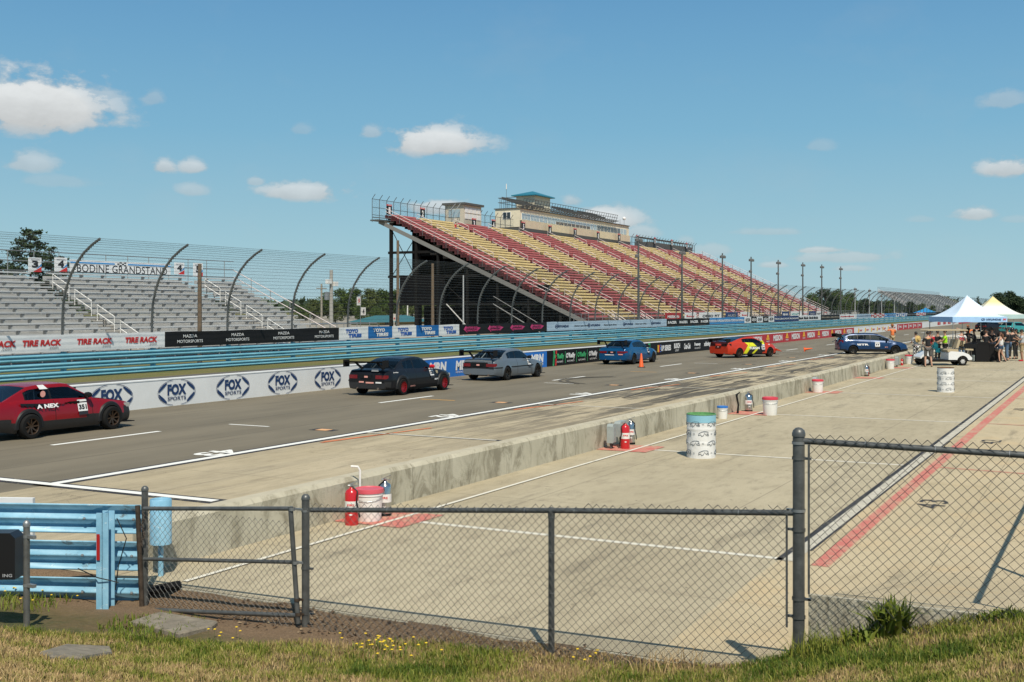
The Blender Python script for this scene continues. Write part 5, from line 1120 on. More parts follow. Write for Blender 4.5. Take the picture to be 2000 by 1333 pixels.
def rnd_post(xp, ytop, ybot, r, cap=True, name='post', parent=fence, extra=.25, yy=FYL):
    X = px(xp, yy); zt_, zb_ = zof(xp, ytop, yy), zof(xp, ybot, yy); mb = MB(); mb.lathe([(r, zb_ - extra), (r, zt_ - r * 1.2)], (X, yy, 0), 16)
    if cap: mb.lathe([(r * 1.12, 0), (r * 1.12, r * .5), (r * .95, r * 1.0), (r * .5, r * 1.4), (.001, r * 1.5)], (X, yy, zt_ - r * 1.5), 16)
    return local(mb.build(name, steel_dk, smooth=50), parent), X, zt_
_, X2, _ = rnd_post(597, 965, 1228, .038); _, X3, Z3 = rnd_post(1077, 992, 1272, .027, False); _, X4, Z4 = rnd_post(1560, 835, 1262, .046)
rnd_post(2150, 870, 1262, .046)
zr2, zr3, zr4 = zof(597, 996), zof(1077, 997.5), zof(1560, 1003)
mb = MB(); mb.tube([(X2 + .03, FYL, zr2), (X3, FYL, zr3), (X4 - .04, FYL, zr4)], .0235, 12); local(mb.build('top_rail', steel_dk, smooth=50), fence)
zu4, zu5 = zof(1575, 862), zof(2060, 894); X5 = px(2150)
mb = MB(); mb.tube([(X4 + .04, FYL, zu4), (X5, FYL, zu5)], .024, 12); local(mb.build('top_rail', steel_dk, smooth=50), fence)
Z_at = lambda xa, za, xb, zb: (lambda x: za + (zb - za) * (x - xa) / (xb - xa))
mb = MB(); tpl = lambda x: (zr2 + (zr3 - zr2) * (x - X2) / (X3 - X2) if x < X3 else zr3 + (zr4 - zr3) * (x - X3) / (X4 - X3)) + .012
chainmesh(mb, X2 + .06, X4 - .09, FYL - .028, lambda x: bank_z(x, FYL) - .03, lambda x: tpl(x) + .02); local(mb.build('wire_mesh', steel_wire, smooth=0, fix=False), fence)
mb = MB(); chainmesh(mb, X4 + .09, X5, FYL - .028, lambda x: max(bank_z(x, FYL) - .02, .60 if x > X4 + .3 else .5), lambda x: zu4 + .05, a=.039); local(mb.build('wire_mesh', steel_wire, fix=False), fence)
def bands(X, zs, r, w=.022, parent=fence, side=1):
    for z in zs:
        mb = MB(); mb.lathe([(r * 1.14, 0), (r * 1.14, w)], (X, FYL, z), 14); mb.box(X + side * r if side > 0 else X - r - .05, X + r + .05 if side > 0 else X - r, FYL - .012, FYL + .012, z + .002, z + w - .002); mb.lathe([(.001, -.012), (.009, -.012), (.009, .02), (.001, .02)], (X + side * (r + .035), FYL, z + w / 2), 8, ax='y'); local(mb.build('clamp_band', galv if z == zs[0] else steel_dk, smooth=40), parent)
bands(X4, [zof(1560, y) for y in (868, 898, 1172)], .046); bands(X4, [zof(1560, y) for y in (1000, 1038, 1208)], .046, side=-1); bands(X2, [zof(597, y) for y in (1000, 1112, 1200)], .038)
for (x, za, zb) in ((X4 + .085, zof(1572, 868), zof(1572, 1158)), (X4 - .085, zof(1548, 1004), zof(1548, 1225)), (X2 + .06, zof(606, 990), zof(606, 1215))): mb = MB(); mb.box(x - .008, x + .008, FYL - .035, FYL - .028, zb, za); local(mb.build('tension_bar', steel_dk), fence)
mb = MB()
for i in range(1, 10): x = X2 + (X4 - X2) * i / 10; z = tpl(x) - .012; mb.lathe([(.027, 0), (.027, .006)], (x, FYL, z), 10, ax='x')
for z in (.45, .8, 1.1, .15): mb.lathe([(.031, 0), (.031, .006)], (X3, FYL, z + .1), 10)
for i in range(1, 5): x = X4 + .5 * i; mb.lathe([(.028, 0), (.028, .006)], (x, FYL, zu4 + (zu5 - zu4) * (x - X4) / (X5 - X4)), 10, ax='x')
local(mb.build('wire_tie', galv, fix=False), fence)
mb = MB(); mb.lathe([(.031, 0), (.031, .06)], (X3, FYL, Z3 - .085), 12); mb.lathe([(.028, -.02), (.03, 0), (.028, .02)], (X3, FYL, zr3), 12, ax='x'); local(mb.build('rail_cap', steel_dk, smooth=40), fence)
# the fence turns a corner just past the right edge and runs away beside the slabs
sf_ = empty('side_fence', 'fence rail running away along the right side of the garage slab', 'fence', (X5, FYL, .6))
mb = MB(); mb.tube([(-.42, 9.6, 1.95), (-.42, 26, 1.75)], .03, 8); mb.tube([(-.42, 9.6, .7), (-.42, 9.6, 2.0)], .03, 8); mb.tube([(-.42, 13.4, .0), (-.42, 13.4, 1.95)], .03, 8); mb.tube([(-.42, 13.4, 1.2), (1.2, 13.6, 1.15)], .02, 8)
local(mb.build('rail', steel_dk, smooth=40), sf_)
# gate
gt = empty('chain_link_gate', 'sagging chain link gate left of the fence, rusted at its hinge side', 'gate', (px(283), FYL, 0))
pst_, X1, _ = rnd_post(283, 949, 1195, .034, parent=gt)
gl, grt = px(290), px(575); rust_s = mat('rusty_post', (.075,.055,.04), .6, .4, nz=(12, .6), coord='World')
mb = MB(); R1 = .0215
mb.tube([(gl, FYL - .06, zof(290, 992)), (grt, FYL - .06, zof(575, 992))], R1, 10); mb.tube([(grt, FYL - .06, zof(575, 988)), (px(590), FYL - .06, zof(590, 1215))], R1 * 1.15, 10); mb.tube([(px(287), FYL - .06, zof(287, 1188)), (px(588), FYL - .06, zof(588, 1200))], R1, 10); mb.tube([(gl, FYL - .06, zof(290, 1090)), (px(580), FYL - .06, zof(580, 1096))], R1 * .9, 10)
local(mb.build('frame', steel_dk, smooth=50), gt)
mb = MB(); mb.tube([(px(277), FYL - .06, zof(277, 986)), (px(286), FYL - .06, zof(286, 1192))], R1 * 1.2, 10); local(mb.build('hinge_stile', rust_s, smooth=50), gt)
mb = MB(); zg0, zg1 = zof(430, 1192), zof(430, 994); chainmesh(mb, gl + .03, px(582) - .02, FYL - .07, lambda x: zg0 - .02, lambda x: zg1 - .06); local(mb.build('wire_mesh', steel_wire, fix=False), gt)
for (xp, yp) in ((578, 996), (585, 1100), (588, 1172), (590, 1200)): mb = MB(); X = px(xp); z = zof(xp, yp); mb.lathe([(.029, 0), (.029, .03)], (X, FYL - .06, z), 12); mb.box(X, X2, FYL - .05, FYL - .03, z + .005, z + .025); mb.lathe([(.001, -.014), (.01, -.014), (.01, .02), (.001, .02)], (X + .05, FYL - .03, z + .015), 8, ax='y'); local(mb.build('hinge', galv if yp < 1150 else rust_s, smooth=40), gt)
mb = MB()
for i in range(13):
    t = i / 12; c = (px(291) + .02 * math.sin(i), FYL - .085, zof(291, 1000) - .34 * t); mb.lathe([(.012, -.004), (.016, 0), (.012, .004), (.008, 0), (.012, -.004)], c, 8, ax='y' if i % 2 else 'x')
local(mb.build('chain', rust_s, smooth=40), gt)

# ================================================================== things on the pit apron
def base(x, y): p = G(x, y); p.x = max(p.x, -9.50 + wx(p.y)); return p
S_red = mat('extinguisher_red', (.50,.015,.02), .25, coat=.4); chrome = mat('polished_steel', (.55,.55,.54), .18, .95); lblw = mat('label_white', (.75,.75,.72), .5)
def extinguisher(x, y, h, label, red=True, hose=1, r=None):
    p = base(x, y); r = r or h * .155; e = empty('fire_extinguisher', label, 'fire extinguisher', p, TH); b = MB(); hb = h * .84
    b.lathe([(.001, 0), (r, 0), (r * 1.02, .02), (r * 1.02, hb * .86), (r * .85, hb * .94), (r * .35, hb), (r * .3, hb + .02)], (0,0,0), 18); b.build('cylinder', S_red if red else chrome, e, smooth=45)
    if not red: b = MB(); b.lathe([(r * 1.04, 0), (r * 1.04, .045)], (0,0,0), 18); b.build('boot', blackm, e)
    b = MB(); b.lathe([(r * 1.035, hb * .42), (r * 1.035, hb * .66)], (0,0,0), 18); b.build('label', lblw, e)
    mb = MB(); put_text(mb, 'FIRE', (0, -r * 1.06, hb * .56), XV, ZV, r * 1.1, .03, 0, .03); 
    mb.add([(-r * .3, -r * 1.06, hb * .3), (0, -r * 1.06, hb * .27), (r * .3, -r * 1.06, hb * .3), (0, -r * 1.06, hb * .33)], [(0,1,2,3)], 1); mb.build('lettering', [inkr, lblw], e, fix=False)
    b = MB(); b.box(-.02, .02, -.015, .015, hb, hb + .05); b.beam((-.03,0,hb + .05), (r * 1.0,0,hb + .10), .02, .012); b.beam((-.03,0,hb + .04), (r * .9,0,hb + .03), .02, .01); b.tube([(-.02,-.02,hb + .04), (-.05,-.03,hb + .04)], .012, 6); b.build('valve', chrome if not red else galv, e)
    b = MB(); s = hose; b.tube([(0,-.02,hb + .03), (s * r * .9,-.04,hb * .92), (s * r * .85,-r * 1.1,hb * .65), (s * r * 1.15,-r * .9,hb * .4), (s * r * 1.25,-r * .6,hb * .22)], .011, 6); b.build('hose', black, e, smooth=40)
    return e
def bucket(x, y, h, label, lidc=None, scale=1):
    p = base(x, y); e = empty('bucket', label, 'bucket', p, TH); r = h * .42; b = MB()
    b.lathe([(.001, 0), (r * .86, 0), (r * .88, .015), (r * .99, h * .78), (r * 1.04, h * .79), (r * 1.04, h * .82), (r * .99, h * .83), (r, h * .92)], (0,0,0), 22); b.build('pail', white, e, smooth=35)
    b = MB(); b.lathe([(r * 1.02, h * .86), (r * 1.07, h * .87), (r * 1.07, h * .93), (r * 1.05, h * .99), (r * .98, h), (r * .92, h * .97), (.001, h * .97)], (0,0,0), 22); b.build('lid', lidc, e, smooth=35)
    b = MB(); b.tube([(r * 1.03 * math.cos(t), -r * 1.03 * abs(math.sin(t)) , h * .8 - .16 * h * math.sin(t)) for t in [math.pi * i / 10 for i in range(11)]], .004, 4); b.build('handle', galv, e)
    return e
lid_r = mat('lid_red', (.60,.05,.075), .35); lid_b = mat('lid_blue', (.03,.16,.50), .35)
extinguisher(687, 1025, .60, 'red fire extinguisher left of the nearest pail', hose=1)
bucket(721, 1017, .46, 'clear white pail with pinkish red lid between the two nearest extinguishers', mat('lid_pink', (.62,.10,.13), .4))
extinguisher(752, 1008, .58, 'silver water extinguisher right of the nearest pail', red=False, hose=-1)
mb = MB(); p = V_(703, 16.6, 0); mb.tube([(0,0,.3), (0,0,.66), (-.03,0,.71), (-.13,0,.715)], .016, 8); tag(mb.build('pvc_pipe', white, smooth=40, loc=p, rotz=TH), 'bent white plastic pipe sticking up behind the nearest pail', 'pipe')
grey_box = mat('grey_enclosure', (.33,.37,.36), .5, nz=(6, .1))
def ebox(x, y, w, h, zb, label, d=.14, sticker=False):
    p = base(x, y); e = empty('electrical_box', label, 'electrical box', p, R(90)); b = MB(); w2 = w / 2
    b.prism([(-w2, zb), (w2, zb), (w2, zb + h - .05), (w2 - .03, zb + h), (-w2 + .03, zb + h), (-w2, zb + h - .05)], -d / 2, d / 2); b.build('housing', grey_box, e)
    b = MB(); b.box(-w2 + .015, w2 - .015, -d / 2 - .012, -d / 2, zb + .02, zb + h - .06); b.build('cover', grey_box, e)
    b = MB(); b.tube([(-.03,0,0), (-.03,0,zb)], .025, 6); b.tube([(.04,0,0), (.04,0,zb)], .018, 6); b.build('conduit', mat('dark_conduit', (.07,.065,.06), .7), e)
    if sticker: b = MB(); b.box(-.1, .08, -d / 2 - .016, -d / 2 - .012, zb + .1, zb + .28); b.build('sticker', line_o, e)
    return e
ebox(1174, 876, .17, .40, .13, 'tall grey electrical box at the left beside the red pad')
ebox(1195, 871, .42, .33, .22, 'wide grey electrical box with orange sticker behind the red extinguisher', sticker=True)
extinguisher(1221, 877, .62, 'red fire extinguisher with black hose on the second red pad', hose=-1); extinguisher(1232, 868, .60, 'silver extinguisher just behind the red one on the second pad', red=False)
bucket(1411, 818, .34, 'small white pail with blue lid behind the green rimmed drum', lid_b)
mb = MB(); p = base(1434, 808); mb.tube([(0,0,.0), (.02,0,.25), (-.03,0,.5), (0,0,.56)], [.035, .025, .03, .02], 6); mb.beam((-.06,0,.52), (.06,0,.6), .03, .03); tag(mb.build('hose_nozzle', black, loc=p, rotz=TH), 'black hose nozzle hung on the wall left of the silver extinguisher', 'hose')
extinguisher(1462, 804, .60, 'lone silver extinguisher on the third red pad', red=False, r=.11)
bucket(1504, 811, .50, 'large white pail with red lid beside the third red pad', lid_r)
ebox(1580, 765, .34, .36, .16, 'grey electrical box left of the pail on the fourth pad'); bucket(1597, 767, .46, 'white red-lidded pail on the fourth pad beside the grey box', lid_r)
extinguisher(1686, 735, .56, 'silver extinguisher paired with a red one on the fifth pad', red=False); extinguisher(1694, 735, .52, 'red extinguisher paired with a silver one on the fifth pad')
bucket(1737, 721, .48, 'white red-lidded pail left of the farthest grey box', lid_r); ebox(1750, 717, .4, .42, .1, 'farthest grey electrical box before the golf cart'); extinguisher(1757, 714, .4, 'small red extinguisher under the farthest grey box')
bucket(1775, 711, .48, 'farthest white red-lidded pail, just left of the golf cart', lid_r)
# drums
def drum(x, y, label, rim, band=True, seed=0):
    p = base(x, y); e = empty('drum', label, 'drum', p, TH); r, h = .285, .87; rr = random.Random(seed)
    def f(a, b):
        t = 2 * math.pi * a; z = h * (.0 + 1.0 * b); w = .006 * mnoise.noise(Vector((math.cos(t) * 3, math.sin(t) * 3, z * 5 + seed))); k = .006 if any(abs(b - q) < .02 for q in (.34, .66)) else 0
        return ((r + w + k) * math.cos(t), (r + w + k) * math.sin(t), z)
    b = MB(); b.grid(f, 48, 40); dm = mat('drum_vinyl', (.72,.72,.71), .45, nz=(5, .07), bump=(9, .01)); b.build('shell', dm, e, smooth=60)
    b = MB(); b.lathe([(r * 1.0, h - .015), (r * 1.03, h - .012), (r * 1.03, h + .004), (r * .98, h + .008), (r * .97, h - .10), (.001, h - .22)], (0,0,0), 36); b.build('rim', rim, e, smooth=35)
    if band: b = MB(); b.lathe([(r * 1.035, h - .16), (r * 1.035, h - .02)], (0,0,0), 36); b.build('band', mat('drum_blue', (.25,.50,.62), .5), e, smooth=60)
    b = MB(); T = [(-.5,-.1),(-.45,.12),(-.2,.28),(0,.36),(.3,.36),(.45,.3),(.48,.12),(.3,.1),(.5,.02),(.52,-.14),(.25,-.06),(.1,.18),(-.02,-.12),(-.2,-.2),(-.25,-.02),(-.5,-.1)]   # track map line drawing
    for (a0, z0) in [(a + (36 if j % 2 else 0), .10 + .19 * j) for j in range(4) for a in (-144, -72, 0, 72, 144)]:
        pts = []
        for (u, v) in T:
            t = R(a0 - 90) + u * .20 / r; pts.append(((r * 1.03) * math.cos(t), (r * 1.03) * math.sin(t), z0 + v * .17))
        b.tube(pts, .0042, 4)
        t = R(a0 - 60); 
        for q in range(3): b.tube([(r * 1.04 * math.cos(t + .05 * q), r * 1.04 * math.sin(t + .05 * q), z0 + .02), (r * 1.04 * math.cos(t + .05 * q + .03), r * 1.04 * math.sin(t + .05 * q + .03), z0)], .003, 3)
    b.build('print', mat('print_dark', (.05,.07,.09), .6), e, fix=False)
    return e
drum(1369.5, 893, 'white printed steel drum with green rim and blue band', mat('rim_green', (.14,.34,.13), .5, nz=(9, .3)), True, 1)
drum(1847, 766, 'white printed drum with rusty brown rim farther away', mat('rim_rust', (.20,.11,.06), .8, nz=(10, .5)), False, 2)
# cones
cone_o = mat('cone_orange', (.80,.12,.02), .5)
def cone(x, y, h, label, lie=None):
    p = G(x, y); e = empty('traffic_cone', label, 'traffic cone', p, TH)
    b = MB(); b.lathe([(h * .19, .02), (h * .165, .06), (h * .055, h * .97), (h * .04, h), (.001, h)], (0,0,0), 20); b.build('cone', cone_o, e, smooth=40)
    b = MB(); s = h * .26; b.box(-s, s, -s, s, 0, .03); b.build('base', blackm if not lie else cone_o, e)
    if lie: e.rotation_euler = (0, R(82), TH - .5); e.location = p + Vector((0,0,h * .26)); b = MB(); b.lathe([(h * .10, h * .6), (h * .075, h * .8)], (0,0,0), 20); b.build('collar', lightw, e)
    return e
cone(1252.5, 718, .70, 'tall orange traffic cone standing in the pit lane beside the blue coupe'); cone(1571, 687, .55, 'orange cone knocked over on the lane ahead of the orange car', True)
# ================================================================== cars (x forward, y left, z up; built from sections)
def interp(tab, x):
    if x <= tab[0][0]: return tab[0][1]
    for (a, b), (c, d) in zip(tab, tab[1:]):
        if x <= c: return b + (d - b) * (x - a) / (c - a) if c > a else d
    return tab[-1][1]
def paint(name, c, metal=.3, livery=None):
    if name in MC: return MC[name]
    m = mat(name, c, .28, metal, coat=.25 if max(c) > .05 else .1, spec=.4 if max(c) > .05 else .2)
    if livery:
        nt = m.node_tree; N = nt.nodes; L = nt.links; b = N['Principled BSDF']; tc = N.new('ShaderNodeTexCoord'); sp = N.new('ShaderNodeSeparateXYZ'); L.new(tc.outputs['Object'], sp.inputs[0])
        def M(op, a, q=None):
            n = N.new('ShaderNodeMath'); n.operation = op
            for i, w in enumerate((a, q)):
                if w is None: continue
                if isinstance(w, (int, float)): n.inputs[i].default_value = w
                else: L.new(w, n.inputs[i])
            return n.outputs[0]
        col = None; base = (*c, 1)
        for (c2, bands) in livery:                       # bands: slanted stripes (centre x at z=.6, half width, slant, z range)
            msk = None
            for (cx, hw, sl, za, zb) in bands:
                t = M('LESS_THAN', M('ABSOLUTE', M('SUBTRACT', M('SUBTRACT', sp.outputs[0], M('MULTIPLY', M('SUBTRACT', sp.outputs[2], .6), sl)), cx)), hw)
                t = M('MULTIPLY', t, M('MULTIPLY', M('GREATER_THAN', sp.outputs[2], za), M('LESS_THAN', sp.outputs[2], zb))); msk = t if msk is None else M('MAXIMUM', msk, t)
            mx = N.new('ShaderNodeMix'); mx.data_type = 'RGBA'; L.new(msk, mx.inputs[0])
            if col is None: mx.inputs[6].default_value = base
            else: L.new(col, mx.inputs[6])
            mx.inputs[7].default_value = (*c2, 1); col = mx.outputs[2]
        L.new(col, b.inputs['Base Color'])
    return m
def carglass():
    if 'car_glass' in MC: return MC['car_glass']
    m = bpy.data.materials.new('car_glass'); m.use_nodes = True; N = m.node_tree.nodes; L = m.node_tree.links; N.clear(); o = N.new('ShaderNodeOutputMaterial')
    t = N.new('ShaderNodeBsdfTransparent'); t.inputs[0].default_value = (.50,.56,.58,1); g = N.new('ShaderNodeBsdfGlossy'); g.inputs['Roughness'].default_value = .03; g.inputs[0].default_value = (.8,.9,.95,1)
    f = N.new('ShaderNodeFresnel'); f.inputs[0].default_value = 1.45; x = N.new('ShaderNodeMixShader'); L.new(f.outputs[0], x.inputs[0]); L.new(t.outputs[0], x.inputs[1]); L.new(g.outputs[0], x.inputs[2]); L.new(x.outputs[0], o.inputs[0]); MC['car_glass'] = m; return m
tyre_m = mat('tyre_rubber', (.011,.011,.011), .85, spec=.2); cab_m = mat('cabin_dark', (.02,.02,.022), .9); tail_m = mat('tail_lamp_red', (.16,.004,.008), .2, coat=.2); seam_m = mat('seam_black', (.004,.004,.004), .9)
def car(S, label, loc, rz):
    S = dict(S); k = S.get('hk', .935); z_ = lambda t: [(a, b * k) for a, b in t]
    S.update(zt=z_(S['zt']), zr=z_(S['zr']), zt_roof=S['zt_roof'] * k, roof_h=S['roof_h'] * k, bump_z=tuple(q * k for q in S['bump_z']), tail=(S['tail'][0] * k, S['tail'][1] * k) + S['tail'][2:], wr=.285, zb=[(a, b * .85) for a, b in S['zb']], decals=[(d[0], d[1], d[2] * k) + d[3:] for d in S['decals']], plate=S['plate'] * k)
    if S.get('bk'):
        f = S['bk']; o_, r0 = S['zt'], S['zt_roof']; n_ = [(a, b * f) for a, b in o_]; bl0 = interp(o_, 0.0); g = (r0 - bl0 * f) / (r0 - bl0)
        S.update(zr=[(a, interp(n_, a) + (b - interp(o_, a)) * g) for a, b in S['zr']], zt=n_, roof_h=S['roof_h'] * g, tail=(S['tail'][0] * f, S['tail'][1] * f) + S['tail'][2:])
    if S.get('wing'): S['wing'] = (S['wing'][0], S['wing'][1] * k + .02, S['wing'][2])
    if S.get('belt_strip'): S['belt_strip'] *= k
    e = empty('race_car', label, 'car', loc, rz, 'cars queuing along the pit lane')
    xr, xf, wr = S['xr'], S['xf'], S['wr']; x0, x1 = S['zt'][0][0], S['zt'][-1][0]; arch = wr * 1.13
    xs = set(np.round(np.linspace(x0, x1, 92), 4).tolist())
    for c in (xr, xf): xs |= {round(c + arch * math.cos(R(a)), 4) for a in range(0, 181, 12)} | {round(c - arch - .001, 4), round(c + arch + .001, 4)}
    d0, d1 = S['door']
    xs |= {round(q, 4) for d in (d0, d1) for q in (d - .008, d + .008)} | set(S.get('extra_x', [])) | {w for w in S['win_x']}
    xs = sorted(x for x in xs if x0 <= x <= x1)
    W_ = lambda x: interp(S['w'], x); zt = lambda x: interp(S['zt'], x); zr = lambda x: interp(S['zr'], x) if S['zr'][0][0] - .001 <= x <= S['zr'][-1][0] + .001 else 0
    def zb(x):
        b = interp(S['zb'], x)
        for c in (xr, xf):
            if abs(x - c) < arch: b = max(b, wr + .01 + math.sqrt(max(0, arch ** 2 - (x - c) ** 2)) - .0)
        return b
    NS = 9; parts = {}
    def P(key, m, quad):
        if key not in parts: parts[key] = (MB(), m)
        parts[key][0].add(quad, [(0,1,2,3)])
    prof_ = S.get('prof', [(0,.93),(.12,.975),(.3,.995),(.5,1.0),(.62,.985),(.8,.955),(.93,.92),(1,.87)])
    def side(x, j):
        b0 = interp(S['zb'], x); t = zt(x); b = zb(x); z = b + (t - b) * j / NS; f = (z - b0) / (t - b0); w = W_(x) * interp(prof_, f)
        for c in (xr, xf):                                # wheel arch bulge
            q = math.hypot(x - c, z - wr) - arch
            if q < .14: w += .028 * S.get('flare', 1) * (1 - max(0, q) / .14)
        return w, z
    body, glass, trim = S['paint'], carglass(), black
    lower = S.get('lower', None)
    for i in range(len(xs) - 1):
        a, b = xs[i], xs[i+1]; mid = (a + b) / 2
        for j in range(NS):
            (wa, za), (wb, zb1), (wc, zc), (wd, zd) = side(a, j), side(b, j), side(b, j+1), side(a, j+1); zm = (za + zc) / 2
            key, m = ('body', body)
            if d0 < mid < d1 and zm > interp(S['zb'], mid) + .1: key, m = ('door', body)
            if (abs(mid - d0) < .008 or abs(mid - d1) < .008) and zm > interp(S['zb'], mid) + .08: key, m = ('seam', seam_m)
            if mid < S['bump'][0] and zm < S['bump_z'][0]: key, m = ('rear_bumper', S.get('bumper', body))
            if mid > S['bump'][1] and zm < S['bump_z'][1]: key, m = ('front_bumper', S.get('bumper', body))
            if lower and zm < lower[0]: key, m = ('sill', lower[1])
            for s in (1, -1): P(key + ('#%d%d' % (s, int(abs(mid - d0) < .1) + (2 if mid < xr else 4 if mid > xf else 0)) if key in ('door', 'sill', 'seam') else ''), m, [(a, s*wa, za), (b, s*wb, zb1), (b, s*wc, zc), (a, s*wd, zd)])
        # upper surface: greenhouse or bonnet/boot
        def top(x):
            w, z = W_(x) * .87, zt(x); r = zr(x); pts = []
            if r > z + .004:
                k = min(1, (r - z) / S['roof_h']); wt = w * .985 + (S['roof_w'] - w * .985) * k ** .9
                pts = [(w, z)] + [(w * .985 + (wt - w * .985) * f ** 1.15, z + (r - .035 * k - z) * f) for f in (.06, .25, .45, .65, .85, 1)] + [(wt * .93, r - .01 * k), (wt * .6, r + .008 * k), (0, r + .02 * k)]
            else:
                cr = S.get('crown', .03); pts = [(w, z)] + [(w - .02 * f, z + .001 * f) for f in (1, 2, 3, 4, 5, 6)] + [(w * .88, z + cr * .5), (w * .5, z + cr * .85), (0, z + cr)]
            return pts
        ta, tb = top(a), top(b); green = zr(mid) > zt(mid) + .02
        for j in range(len(ta) - 1):
            key, m = 'body', body
            if green:
                fr, bk = S['wind'], S['back']
                if j in (1, 2, 3, 4):
                    for wi, (wa_, wb_) in enumerate(S['windows']):
                        if wa_ < mid < wb_ and (zr(mid) - zt(mid)) > .09: key, m = 'side_window%d' % wi, glass
                    if key == 'body' and S['win_x'][0] - .06 < mid < S['win_x'][-1] + .2: key, m = 'pillar_trim', S.get('pillar', black)
                elif j >= 7:
                    if fr[0] < mid < fr[1]: key, m = 'windscreen', glass
                    elif bk[0] < mid < bk[1]: key, m = 'rear_window', glass
                    elif j >= 7: key, m = 'roof', S.get('roofm', body)
            elif mid > S['wind'][1]: key, m = 'bonnet', S.get('bonnetm', body)
            for s in (1, -1): P(key + ('#%d' % s + str(sum(mid > w_[1] for w_ in S['windows'])) + str(int(j > 4)) if key[:4] in ('side', 'pill') else ''), m, [(a, s*ta[j][0], ta[j][1]), (b, s*tb[j][0], tb[j][1]), (b, s*tb[j+1][0], tb[j+1][1]), (a, s*ta[j+1][0], ta[j+1][1])])
        P('underbody', seam_m, [(a, W_(a) * .90, zb(a) + .0), (b, W_(b) * .90, zb(b)), (b, -W_(b) * .90, zb(b)), (a, -W_(a) * .90, zb(a))])
    for x, key in ((x0, 'rear_bumper'), (x1, 'front_bumper')):     # end faces
        bz_ = S['bump_z'][0 if x == x0 else 1]
        for j in range(NS):
            (wa, za), (wb, zb1) = side(x, j), side(x, j+1); k2 = key if (za + zb1) / 2 < bz_ else 'body'; dx = -.02 if x == x0 else .03
            for q in range(6):
                u0, u1 = -1 + q / 3, -1 + (q + 1) / 3; f = lambda u: x + dx * (1 - u * u)
                if k2 == 'body' and x == x0 and S.get('tailpanel') and abs(u0 + .167) < .6: k2 = 'boot_panel'
                P(k2, S.get('bumper', body) if k2 == key else S.get('tailpanel', body) if k2 == 'boot_panel' else body, [(f(u0), u0 * wa, za), (f(u1), u1 * wa, za), (f(u1), u1 * wb, zb1), (f(u0), u0 * wb, zb1)])
        wt, z = W_(x) * .87, zt(x)
        P('body', body, [(x, wt, z), (x + (-.02 if x == x0 else .03), 0, z), (x, 0, z + .03), (x, wt * .5, z + .025)]); P('body', body, [(x, -wt, z), (x + (-.02 if x == x0 else .03), 0, z), (x, 0, z + .03), (x, -wt * .5, z + .025)])
    for k, (mb, m) in parts.items():
        k = k.split('#')[0].rstrip('0123456789'); o = mb.build({'seam': 'door_seam'}.get(k, k), m, e, fix=False)
        bm = bmesh.new(); bm.from_mesh(o.data); bmesh.ops.remove_doubles(bm, verts=bm.verts, dist=.0008); bmesh.ops.recalc_face_normals(bm, faces=bm.faces); bm.to_mesh(o.data); bm.free()
        o.data.polygons.foreach_set('use_smooth', [True] * len(o.data.polygons)); o.data.set_sharp_from_angle(angle=R(38))
    # wheels
    hw = S['track']
    for c in (xr, xf):
        for s in (1, -1):
            w = MB(); tw = S.get('tw', .115); cy = s * hw
            w.lathe([(wr * .66, -tw), (wr * .9, -tw * 1.0), (wr * .985, -tw * .8), (wr, -tw * .5), (wr, tw * .5), (wr * .985, tw * .8), (wr * .9, tw), (wr * .66, tw)], (0,0,0), 28, ax='y')
            t = w.build('wheel', tyre_m, e, smooth=40, loc=(c, cy, wr)); 
            r_ = MB(); o_ = s * tw; r_.lathe([(wr * .66, o_ * .98), (wr * .62, o_ * .9), (wr * .6, o_ * .1), (wr * .6, -o_ * .9)], (0,0,0), 24, ax='y'); r_.lathe([(.001, o_ * .62), (wr * .13, o_ * .6), (wr * .15, o_ * .4)], (0,0,0), 12, ax='y'); ns = S.get('spokes', 10)
            for q in range(ns): an = 2 * math.pi * q / ns; r_.beam((wr * .1 * math.cos(an), o_ * .5, wr * .1 * math.sin(an)), (wr * .62 * math.cos(an + .06), o_ * .78, wr * .62 * math.sin(an + .06)), .03, .028, up=(0,1,0))
            r_.build('rim', S['rim'], t, smooth=40)
            k_ = MB(); k_.lathe([(.001, -o_ * .1), (wr * .5, -o_ * .1), (wr * .5, o_ * .05), (.001, o_ * .05)], (0,0,0), 18, ax='y'); k_.build('brake_disc', mat('disc_grey', (.12,.11,.10), .5, .6), t)
            lw = MB(); n = 14; rr = arch + .012; yo = s * (hw + .04); yi = s * (hw - .25); vs = []
            for q in range(n + 1): an = math.pi * q / n; vs += [(c + rr * math.cos(an), yo, wr + .01 + rr * math.sin(an)), (c + rr * math.cos(an), yi, wr + .01 + rr * math.sin(an))]
            lw.add(vs, [(2*q, 2*q+1, 2*q+3, 2*q+2) for q in range(n)]); lw.add([(c + rr * math.cos(math.pi * q / n), yi, wr + .01 + rr * math.sin(math.pi * q / n)) for q in range(n + 1)], [tuple(range(n + 1))]); lw.build('wheel_liner', seam_m, e, fix=False)
            if S.get('flares'):
                fl = MB(); vs = []; 
                for q in range(19):
                    an = R(-8 + 196 * q / 18); ca, sa = math.cos(an), math.sin(an); x_ = c + arch * ca; wv = W_(x_) * .985
                    for (rd, yy) in ((arch + .085, wv + .005), (arch + .055, wv + .05), (arch - .01, wv + .055), (arch - .015, wv - .04)): vs.append((c + rd * ca, s * yy, wr + rd * sa))
                fl.add(vs, [(4*q+k, 4*q+k+1, 4*q+k+5, 4*q+k+4) for q in range(18) for k in range(3)]); fl.build('fender_flare', S['flares'], e, smooth=50)
